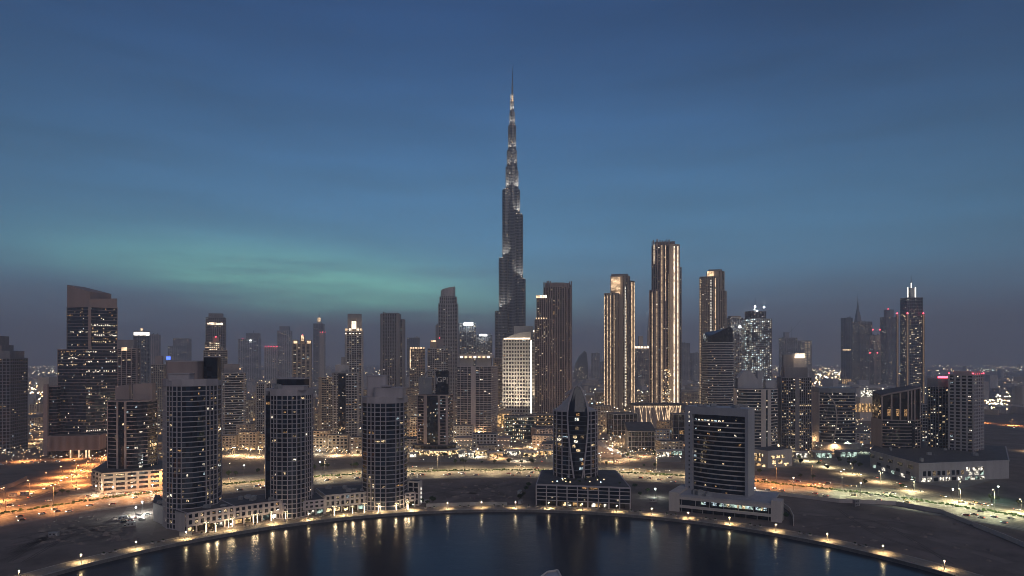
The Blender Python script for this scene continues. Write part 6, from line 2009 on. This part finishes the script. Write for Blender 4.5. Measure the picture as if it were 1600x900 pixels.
GTr = 'dark street trees along the roads'
rng = random.Random(8)
spots = []
for i in range(70):
    a = rng.uniform(-60, 60)
    spots.append(ring_pt(rng.choice([509.5, 511.5, 512.5]), a))
for i in range(26):
    spots.append(gnd(rng.uniform(650, 1060), rng.uniform(704, 720)))
for i in range(18):
    spots.append(gnd(rng.uniform(1240, 1345), rng.uniform(716, 738)))
for px, py in ((1012, 772), (1000, 776), (992, 765), (1206, 800), (1228, 812), (818, 778), (822, 770), (826, 764), (812, 785), (660, 788), (668, 790), (676, 789)):
    spots.append(gnd(px, py))
def road_hit(x, y):
    p_ = Vector((x, y, 0))
    return any((c - p_).length < 14 for k, C in ROADS.items() for c in C)
for x, y in spots:
    if not clear(x, y) or road_hit(x, y): continue
    r = empty('street_tree', (x, y, .0), 'dark leafy street tree by the roads', 'tree', GTr, rng.uniform(0, 6))
    sc = rng.uniform(.7, 1.25); r.scale = (sc, sc, sc * rng.uniform(.9, 1.1))
    t_, f = rng.choice(TM)
    link('trunk', t_, r); link('crown', f, r)
# roof garden on the parking podium
for k in range(14):
    u, v = rng.random(), rng.uniform(.08, .8)
    x = Pp[0][0] * (1 - u) + Pp[1][0] * u; y = (Pp[0][1] * (1 - u) + Pp[1][1] * u) + v * 55
    if (x - F4.c[0]) ** 2 + (y - F4.c[1]) ** 2 < 24 ** 2 or x < Pp[3][0] + 3 or x > Pp[1][0] - 18 * v - 3: continue
    r = empty('terrace_shrub', (x, y, 17.9), 'leafy shrub on the lit podium roof terrace', 'shrub', 'shrubs on the podium roof terrace', rng.uniform(0, 6))
    sc = rng.uniform(.35, .6); r.scale = (sc, sc, sc)
    t_, f = rng.choice(TM)
    link('trunk', t_, r); link('crown', f, r)

# ================================================================== vehicles
def car_meshes(col):
    b = MB()
    # side profile lofted across the width, tumblehome above the waist
    prof = [(-2.2, .35), (2.2, .35), (2.25, .62), (2.15, .82), (1.15, .92), (-1.95, .95), (-2.22, .80)]
    cab = [(1.05, .90), (.35, 1.42), (-1.15, 1.46), (-1.9, .94)]
    def loft(pf, w0, w1, zmid):
        def wd(z_): return w0 if z_ < zmid else w0 + (w1 - w0) * (z_ - zmid) / .55
        Lf = [(x, -wd(z_), z_) for x, z_ in pf]; Rt = [(x, wd(z_), z_) for x, z_ in pf]
        return Lf, Rt
    Lf, Rt = loft(prof, .88, .80, .7)
    n = len(prof)
    b.face(Lf); b.face(Rt[::-1])
    for i in range(n):
        j = (i + 1) % n
        b.face([Lf[j], Lf[i], Rt[i], Rt[j]])
    body = b
    Lf, Rt = loft(cab, .80, .58, .9)
    b.face([Lf[1], Lf[2], Rt[2], Rt[1]][::-1])
    for a, c in ((1, 2),):
        pass
    g_ = MB()
    g_.face(Lf[::-1]); g_.face(Rt)
    g_.face([Lf[0], Lf[1], Rt[1], Rt[0]][::-1]); g_.face([Lf[2], Lf[3], Rt[3], Rt[2]][::-1])
    wh = MB(); wh.bar((0, -.11, .33), (0, .11, .33), .33, n=10)
    return body.mesh('body', 'car_' + col), g_.mesh('car_windows', 'glass_dark'), wh.mesh('wheel', 'rubber')
CARS = {c: car_meshes(c) for c in ('white', 'silver', 'black', 'red', 'sand', 'taxi')}
hl = MB(); hl.box(0, 0, 0, .2, .14, .42); HL = hl.mesh('headlight', 'head_light')
tl = MB(); tl.box(0, 0, 0, .2, .12, .42); TL = tl.mesh('taillight', 'tail_light')
hl = MB(); hl.box(0, 0, 0, .16, .12, .32); HO = hl.mesh('headlight', 'plant_metal')
def car(x, y, rz, col, label, group, on=True):
    r = empty('car', (x, y, .02), label, 'car', group, rz)
    bd, gl_, wh = CARS[col]
    bo_ = link('body', bd, r); link('car_windows', gl_, bo_)
    for sx in (-1.35, 1.38):
        for sy in (-.8, .8):
            link('wheel', wh, r, (sx, sy, 0))
    for sy in (-.6, .6):
        link('headlight', HL if on else HO, bo_, (2.2, sy, .60))
        link('taillight', TL if on else HO, bo_, (-2.22, sy, .66))
    return r
rng = random.Random(19)
cols = ['white', 'white', 'silver', 'black', 'red', 'sand', 'taxi', 'white']
CN = {'white': 'white', 'silver': 'silver', 'black': 'black', 'red': 'dark red', 'sand': 'sand coloured', 'taxi': 'cream'}
used = []
for i in range(150):
    a = rng.uniform(-62, 60)
    inner = rng.random() < .5
    lane = rng.randrange(1, 8)
    r = (RR['i0'] + .6 + 3.68 * (lane + .5)) if inner else (RR['o0'] + .6 + 3.6 * (min(lane, 6) + .5))
    if any(abs(a - a2) < 1.0 and abs(r - r2) < 2.5 for a2, r2 in used): continue
    used.append((a, r))
    x, y = ring_pt(r, a)
    c = rng.choice(cols)
    car(x, y, -radians(a) + (pi if inner else 0), c, f'{CN[c]} car driving with lights on along the ring road', f'{CN[c]} cars driving on the ring road')
for key, off, n_ in (('slip', 3, 16), ('avenue', 4, 26), ('slip_right', 3, 14), ('highway_right', 9, 18), ('far_left', 4, 14), ('loop', 0, 3)):
    C = ROADS[key]
    for i in range(n_):
        k = int((i + rng.uniform(.1, .9)) * (len(C) - 2) / n_)
        d = (C[k + 1] - C[k]).normalized(); nn = Vector((-d.y, d.x, 0))
        sgn = rng.choice([-1, 1])
        p_ = C[k] + nn * off * sgn * -1
        c = rng.choice(cols)
        car(p_.x, p_.y, atan2(d.y, d.x) + (pi if sgn < 0 else 0), c, f'{CN[c]} car with lights on along a side road', f'{CN[c]} cars on the side roads')
# parked vehicles
for i, (px, py, rz, c, lab) in enumerate([(1416, 781.5, .15, 'taxi', 'cream car parked beside the yellow lamp and boundary wall'), (1436, 784.5, .2, 'sand', 'sand coloured car parked by the road edge next to the cream car'),
                                     (1378, 776, .1, 'white', 'white car parked on the lit verge by the boundary wall'), (1532, 800, -.35, 'black', 'black car parked on the kerb beyond the bend'), (1580, 811, -.4, 'white', 'white car parked by the outer road past the black one'),
                                     (1362, 774, .1, 'silver', 'silver car parked on the lit verge behind the white one')]):
    x, y = gnd(px, py)
    car(x, y, rz, c, lab, None, on=False)
for i in range(110):
    px, py = rng.uniform(186, 240), rng.uniform(800, 828)
    if py < 803 + (238 - px) * .1 or px > 205 + (826 - py) * 2.2 - 14: continue
    x, y = gnd(px, py)
    c = rng.choice(cols)
    if any(hypot(x - u[0], y - u[1]) < 4.6 for u in used if len(u) == 2 and u[1] > 400 and abs(u[0]) > 100): continue
    used.append((x, y))
    car(x, y, rng.uniform(0, 3), c, f'{CN[c]} car parked in the crowded site yard', f'{CN[c]} cars parked in the site yard', on=False)
for i in range(60):
    x, y = gnd(rng.uniform(645, 1062), rng.uniform(703, 722))
    if not clear(x, y) or any(hypot(x - u[0], y - u[1]) < 5 for u in used): continue
    used.append((x, y))
    c = rng.choice(cols)
    car(x, y, rng.choice([0, pi / 2]) + rng.uniform(-.1, .1), c, f'{CN[c]} car standing in the car park behind the ring road', f'{CN[c]} cars in the car park', on=rng.random() < .5)
for i in range(24):
    u = i / 24
    x, y = gnd(168 + 78 * u + rng.uniform(-1, 1), 773.5 - 5 * u)
    c = rng.choice(cols)
    car(x, y, 1.4, c, f'{CN[c]} car parked in front of the brown parking podium', f'{CN[c]} cars before the brown parking podium', on=False)

# ================================================================== promenade furniture
rl_ = empty('quay_railing', (LAKE_C[0], LAKE_C[1], 0), 'thin steel railing along the curved quay edge', 'railing')
pj_, rj_ = MB(), MB()
for i in range(640):
    a = -80 + 160 * i / 640
    x, y = ring_pt(LAKE_R + .55, a); x2, y2 = ring_pt(LAKE_R + .55, a + .25)
    x -= LAKE_C[0]; x2 -= LAKE_C[0]; y -= LAKE_C[1]; y2 -= LAKE_C[1]
    pj_.box(x, y, .15, 1.15, .07, .07)
    for z_ in (.65, 1.13): rj_.bar((x, y, z_), (x2, y2, z_), .04, n=4)
pj_.build('posts', 'pole_metal', rl_, kind='stuff'); rj_.build('rail', 'steel', rl_)
bm = MB(); bm.box(0, 0, .42, .5, 1.9, .55); BS = bm.mesh('seat', 'bark')
bm = MB(); bm.box(0, 0, 0, .42, .12, .5); BL = bm.mesh('leg', 'pole_metal')
bm = MB(); bm.box(0, .26, .5, .95, 1.9, .07); BB = bm.mesh('backrest', 'bark')
pm = MB(); pm.prism(ngon(1.0, 10), .05, .75, top=ngon(1.15, 10)); PB = pm.mesh('planter_tub', 'concrete_pale')
for i, a in enumerate([-72, -58, -52, -45.5, -39.5, -33.8, -28.4, -23, -17.5, -12, -6.4, -.8, 4.8, 10.2, 15.8, 21.4, 27, 33, 39.6, 46.6, 54]):
    x, y = ring_pt(LAKE_R + 9.5, a)
    r = empty('bench', (x, y, .05), 'wooden bench facing the water on the promenade', 'bench', 'benches along the promenade', -radians(a))
    link('seat', BS, r); link('backrest', BB, r)
    for u in (-.8, .8): link('leg', BL, r, (u, 0, 0))
    for da in (.7, -.7):
        x, y = ring_pt(LAKE_R + 10.5, a + da)
        r = empty('planter', (x, y, 0), 'round pale planter with a leafy shrub on the promenade', 'planter', 'planters along the promenade', a)
        link('planter_tub', PB, r)
        c_ = link('shrub', TM[i % 3][1], r, (0, 0, -.4)); c_.scale = (.32, .32, .38)
# ================================================================== walls, hoardings, the roof edge below the camera
def wall_line(name, label, pts, h, th, mat, panel=None, cat='wall'):
    r = empty(name, (pts[0][0], pts[0][1], 0), label, cat)
    me_c = {}
    for a, b_ in zip(pts, pts[1:]):
        a, b_ = Vector(a), Vector(b_)
        L_ = (b_ - a).length; d = (b_ - a) / L_
        n_ = max(1, int(L_ / (panel or 12)))
        for k in range(n_):
            c_ = a + d * (L_ * (k + .5) / n_)
            key = round(L_ / n_, 1)
            if key not in me_c:
                mb = MB(); mb.box(0, 0, 0, h, L_ / n_ - .12, th); mb.box(0, 0, h, h + .15, L_ / n_ - .1, th + .2)
                me_c[key] = mb.mesh('wall_panel', mat)
            link('wall_panel', me_c[key], r, (c_.x - pts[0][0], c_.y - pts[0][1], 0), atan2(d.y, d.x))
    return r
wall_line('boundary_wall', 'long pale boundary wall curving along the sand lot below the outer road', [ring_pt(412, a) for a in (27, 31, 35, 39, 43)] + [gnd(p, q_) for p, q_ in ((1400, 789), (1470, 802), (1520, 822), (1570, 842), (1640, 872))], 3.0, .35, 'concrete_pale', 7)
wall_line('hoarding', 'white site hoarding along the promenade before the empty sand lot', [ring_pt(291, a) for a in (-12.5, -9, -5.5, -2, .6)], 2.6, .2, 'hoarding', 5, 'fence')
wall_line('hoarding', 'low hoarding beside the quay corner of the service wing', [gnd(280, 838), gnd(300, 837)], 2.6, .2, 'hoarding', 5, 'fence')
wall_line('boundary_wall', 'low rubble wall on the dark lot left of the orange slip road', [gnd(0, 766), gnd(22, 760), gnd(42, 750)], 4.0, .4, 'cladding_brown', 6)
wall_line('ramp_wall', 'curved ramp wall at the end of the gallery podium', [gnd(1222, 790), gnd(1234, 800), gnd(1240, 812), gnd(1240, 822)], 3.2, .4, 'concrete_pale', 4)
# utility kiosk block beside F3
b = Bld('utility_block', 'small pale floodlit block at the end of the shop terrace', rect(1, .8), -14, 638, 659, 566, cat='building', seed=500)
b.tier(0, 19, fh=4.6, bh=1.0, wall='concrete_pale', glz='glass_dark', edges=['grid', 'solid', 'solid', 'solid'], ps=4, pw=1, lit=.2, near=True)
for k in range(4): b.light_box('edge_lamp', xat(658, 560), 559.5, 3 + 3.4 * k, 5 + 3.4 * k, .5, .5, 'strip_white')
# spoil heaps and rubble on the lots
rng = random.Random(12)
hp_ = MB()
for i in range(230):
    q = rng.random()
    if q < .5: px, py = rng.uniform(60, 215), rng.uniform(806, 850)
    elif q < .75: px, py = rng.uniform(690, 815), rng.uniform(752, 786)
    else: px, py = rng.uniform(1250, 1560), rng.uniform(800, 880)
    x, y = gnd(px, py)
    R = hypot(x - LAKE_C[0], y - LAKE_C[1])
    if R < 300 or R > 414: continue
    s_ = rng.uniform(.6, 2.6)
    P = [(x + s_ * rng.uniform(.7, 1.5) * cos(k * pi / 3), y + s_ * rng.uniform(.7, 1.3) * sin(k * pi / 3)) for k in range(6)]
    T = [(x + (a - x) * .35, y + (c - y) * .35) for a, c in P]
    hp_.prism(P, -.05, [s_ * rng.uniform(.25, .5) for _ in P], top=T)
setp(hp_.build('spoil_heaps', 'sand_graded'), 'small heaps of sand and rubble scattered over the empty lots', 'rubble', kind='stuff')
# site cabins and stacked blocks on the lots
def cabin(px, py, rz, mat, label, group=None, n=1):
    x, y = gnd(px, py)
    r = empty('site_cabin', (x, y, 0), label, 'site cabin', group, rz)
    for k in range(n):
        mb = MB(); mb.box(0, 0, .15 + 2.7 * k, 2.75 + 2.7 * k, 6.0, 2.4); c_ = mb.build('cabin_body', mat, r)
        mb = MB(); mb.box(0, 0, 2.75 + 2.7 * k, 2.86 + 2.7 * k, 6.2, 2.6); mb.build('cabin_roof', 'plant_metal', c_)
        for u in (-1.8, .6):
            mb = MB(); mb.box(u, -1.22, 1.1 + 2.7 * k, 2.1 + 2.7 * k, 1.1, .06); mb.build('window', 'glass_dark', c_)
        mb = MB(); mb.box(2.2, -1.22, .2 + 2.7 * k, 2.2 + 2.7 * k, .9, .06); mb.build('door', 'hoarding', c_)
    mb = MB()
    for u in (-2.6, 2.6): mb.box(u, 0, 0, .16, .3, 2.4)
    mb.build('skid', 'pole_metal', r)
for i, (px, py, rz, mt, n_, lab) in enumerate([(664, 786, .2, 'hoarding', 1, 'single white site cabin behind the utility block'), (812, 776, 1.3, 'car_silver', 2, 'double stacked grey site cabin beside the parking podium drive'), (813, 787, 1.3, 'hoarding', 1, 'white site cabin at the end of the promenade hoarding'),
        (205, 822, .5, 'hoarding', 1, 'white site cabin among the crowded yard cars'), (192, 812, .3, 'car_silver', 1, 'grey site cabin at the rim of the crowded yard'), (84, 838, .1, 'concrete_dark', 1, 'dark cabin alone on the wide dark lot'),
        (20, 776, .3, 'hoarding', 1, 'white cabin beside the orange slip road'), (38, 773, .3, 'concrete_dark', 1, 'dark cabin next to the white one at the slip road'), (1020, 784, .1, 'hoarding', 1, 'white cabin under the yard lamp between the podiums'), (1338, 791, .5, 'concrete_dark', 2, 'double stacked dark cabin on the sand lot below the boundary wall')]):
    cabin(px, py, rz, mt, lab, None, n_)
tk = MB()
rng2 = random.Random(4)
def track(pts, gap=1.9):
    V = [Vector((*gnd(*p), 0)) for p in pts]
    C = []
    for i in range(len(V) - 1):
        p0, p1, p2, p3 = V[max(i - 1, 0)], V[i], V[i + 1], V[min(i + 2, len(V) - 1)]
        for k in range(10):
            u = k / 10
            C.append(0.5 * ((2 * p1) + (p2 - p0) * u + (2 * p0 - 5 * p1 + 4 * p2 - p3) * u * u + (3 * p1 - p0 - 3 * p2 + p3) * u ** 3))
    for sg in (-1, 1):
        for a, b_ in zip(C, C[1:]):
            d = (b_ - a).normalized(); n_ = Vector((-d.y, d.x, 0))
            q = [a + n_ * (sg * gap / 2 - .35), b_ + n_ * (sg * gap / 2 - .35), b_ + n_ * (sg * gap / 2 + .35), a + n_ * (sg * gap / 2 + .35)]
            tk.face([(v.x, v.y, .03) for v in q][::-1 if (q[1] - q[0]).cross(q[2] - q[1]).z < 0 else 1])
for k in range(26):
    z_ = rng2.choice([0, 0, 1, 2, 2])
    if z_ == 0: P_ = [(rng2.uniform(0, 60), rng2.uniform(835, 880)), (rng2.uniform(80, 140), rng2.uniform(822, 846)), (rng2.uniform(160, 220), rng2.uniform(812, 836))]
    elif z_ == 1: P_ = [(rng2.uniform(665, 700), rng2.uniform(755, 785)), (rng2.uniform(720, 770), rng2.uniform(752, 784)), (rng2.uniform(780, 815), rng2.uniform(752, 780))]
    else: P_ = [(rng2.uniform(1250, 1320), rng2.uniform(795, 825)), (rng2.uniform(1350, 1430), rng2.uniform(805, 850)), (rng2.uniform(1460, 1590), rng2.uniform(830, 890))]
    track(P_)
structure(tk.build('tyre_track', 'sand_dark'))
# graded tracks across the lots
for pts, w_ in (([(20, 880), (110, 845), (190, 826), (232, 815)], 7), ([(1235, 800), (1330, 812), (1450, 840), (1580, 880)], 8), ([(690, 785), (740, 770), (800, 752), (818, 748)], 8), ([(655, 772), (700, 768), (790, 776)], 6)):
    o, C = ribbon('track', [gnd(*p) for p in pts], w_, .02, 'sand_graded')
# roof light just below the camera, its corner reaching into view
Yr = 34.0
zr_ = zat(893.5, Yr)
rl = empty('skylight', (xat(868, Yr), Yr, zr_ - 12), 'grey glass skylight corner poking up from the roof below', 'skylight')
mb = MB()
mb.prism([(-2.2, -3.0), (.55, -3.0), (.15, .1), (-.35, .1)], 0, [12 - .35, 12 - .3, 12, 11.93])
mb.build('glass_top', 'cladding_grey', rl)
mb = MB()
mb.bar((.12, .12, 12.04), (.62, -3.0, 11.6), .05, n=5); mb.bar((.12, .12, 12.04), (-.4, .12, 11.96), .05, n=5); mb.bar((-.4, .12, 11.96), (-2.3, -3, 11.6), .05, n=5)
mb.build('frame', 'concrete_pale', rl)

# ================================================================== the far city: thousands of small lamps and roofs out to the horizon
rng = random.Random(99)
fc_, fl_ = MB(), MB()
for i in range(2600):
    Y_ = 1500 * (9.0 / 1.0) ** rng.random() if rng.random() < .75 else rng.uniform(1500, 5000)
    X_ = rng.uniform(-.95, .95) * Y_
    if abs(X_ / Y_) < .62 and Y_ < 2000: continue
    w_, d_, h_ = rng.uniform(12, 50), rng.uniform(12, 50), rng.uniform(5, 16) * (1 + (rng.random() < .06) * 3)
    fc_.box(X_, Y_, 0, h_, w_, d_, rng.uniform(0, 1.5), rng.randrange(2))
setp(fc_.build('far_houses', ['concrete', 'cladding_beige']), 'sea of far low houses out to the horizon', 'houses', kind='stuff')
for i in range(9000):
    Y_ = 1450 * (8.5) ** (rng.random() ** .8)
    X_ = rng.uniform(-.85, .85) * Y_
    cl_n = mnoise.noise((X_ * .0011, Y_ * .0011, 3.3))
    if rng.random() > .42 + 1.2 * cl_n: continue
    if abs(X_ / Y_) < .35 and Y_ > 2600 and rng.random() < .5: continue
    s_ = rng.uniform(.45, 1.15) * (Y_ / 1800) ** .9
    z_ = rng.uniform(7, 15)
    fl_.prism(shift(ngon(s_, 5), X_, Y_), z_, z_ + s_ * 1.6, m=rng.choices(range(4), weights=(5, 4, 3, 1))[0])
for i in range(240):   # bright clusters: yards and car parks
    cx_, cy2 = rng.choice([(50, 617), (58, 613), (1545, 632), (1560, 640), (1575, 628), (1300, 590), (1285, 600), (1310, 585), (1240, 575)])
    x, y = gnd(cx_ + rng.gauss(0, 12), max(577, cy2 + rng.gauss(0, 5)))
    s_ = rng.uniform(.9, 1.7) * (y / 1800)
    fl_.prism(shift(ngon(s_, 5), x, y), 9, 9 + s_ * 1.6, m=rng.choices(range(4), weights=(5, 2, 6, 1))[0])
setp(fl_.build('far_city_lights', LIT_CITY), 'thousands of far lamps scattered out to the horizon', 'city lights', kind='stuff')
# small lights at street level between the towers (lamps over doors, signs, car parks)
sl_ = MB()
for i in range(3200):
    q = rng.random()
    if q < .38: px, py = rng.uniform(340, 720), rng.uniform(625, 716)
    elif q < .68: px, py = rng.uniform(700, 1066), rng.uniform(640, 722)
    elif q < .86: px, py = rng.uniform(0, 175), rng.uniform(640, 728)
    else: px, py = rng.uniform(1180, 1420), rng.uniform(640, 712)
    x, y = gnd(px, py)
    if not clear(x, y): continue
    s_ = rng.uniform(.2, .6) * (y / 900)
    z_ = rng.uniform(2.5, 8)
    sl_.prism(shift(ngon(s_, 5), x, y), z_, z_ + s_ * 1.5, m=rng.choices(range(4), weights=(6, 6, 3, 1))[0])
setp(sl_.build('street_lights', LIT_FAR), 'countless small lamps and lit signs at street level between the towers', 'street lights', kind='stuff')

# ================================================================== evening haze
hz = MB()
hz.prism([(-16500, -15800), (16500, -15800), (16500, 16800), (-16500, 16800)], -6.0, HAZE_TOP)
m, t, out = new_mat('haze_air')
pv = N(t, 'ShaderNodeVolumePrincipled')
pv.inputs['Color'].default_value = (.92, .92, .97, 1)
pv.inputs['Density'].default_value = HAZE
pv.inputs['Anisotropy'].default_value = 0.2
t.links.new(pv.outputs[0], out.inputs['Volume'])
o = hz.build('haze', 'haze_air')
setp(o, 'thin evening haze hanging over the whole city', 'haze', kind='stuff')
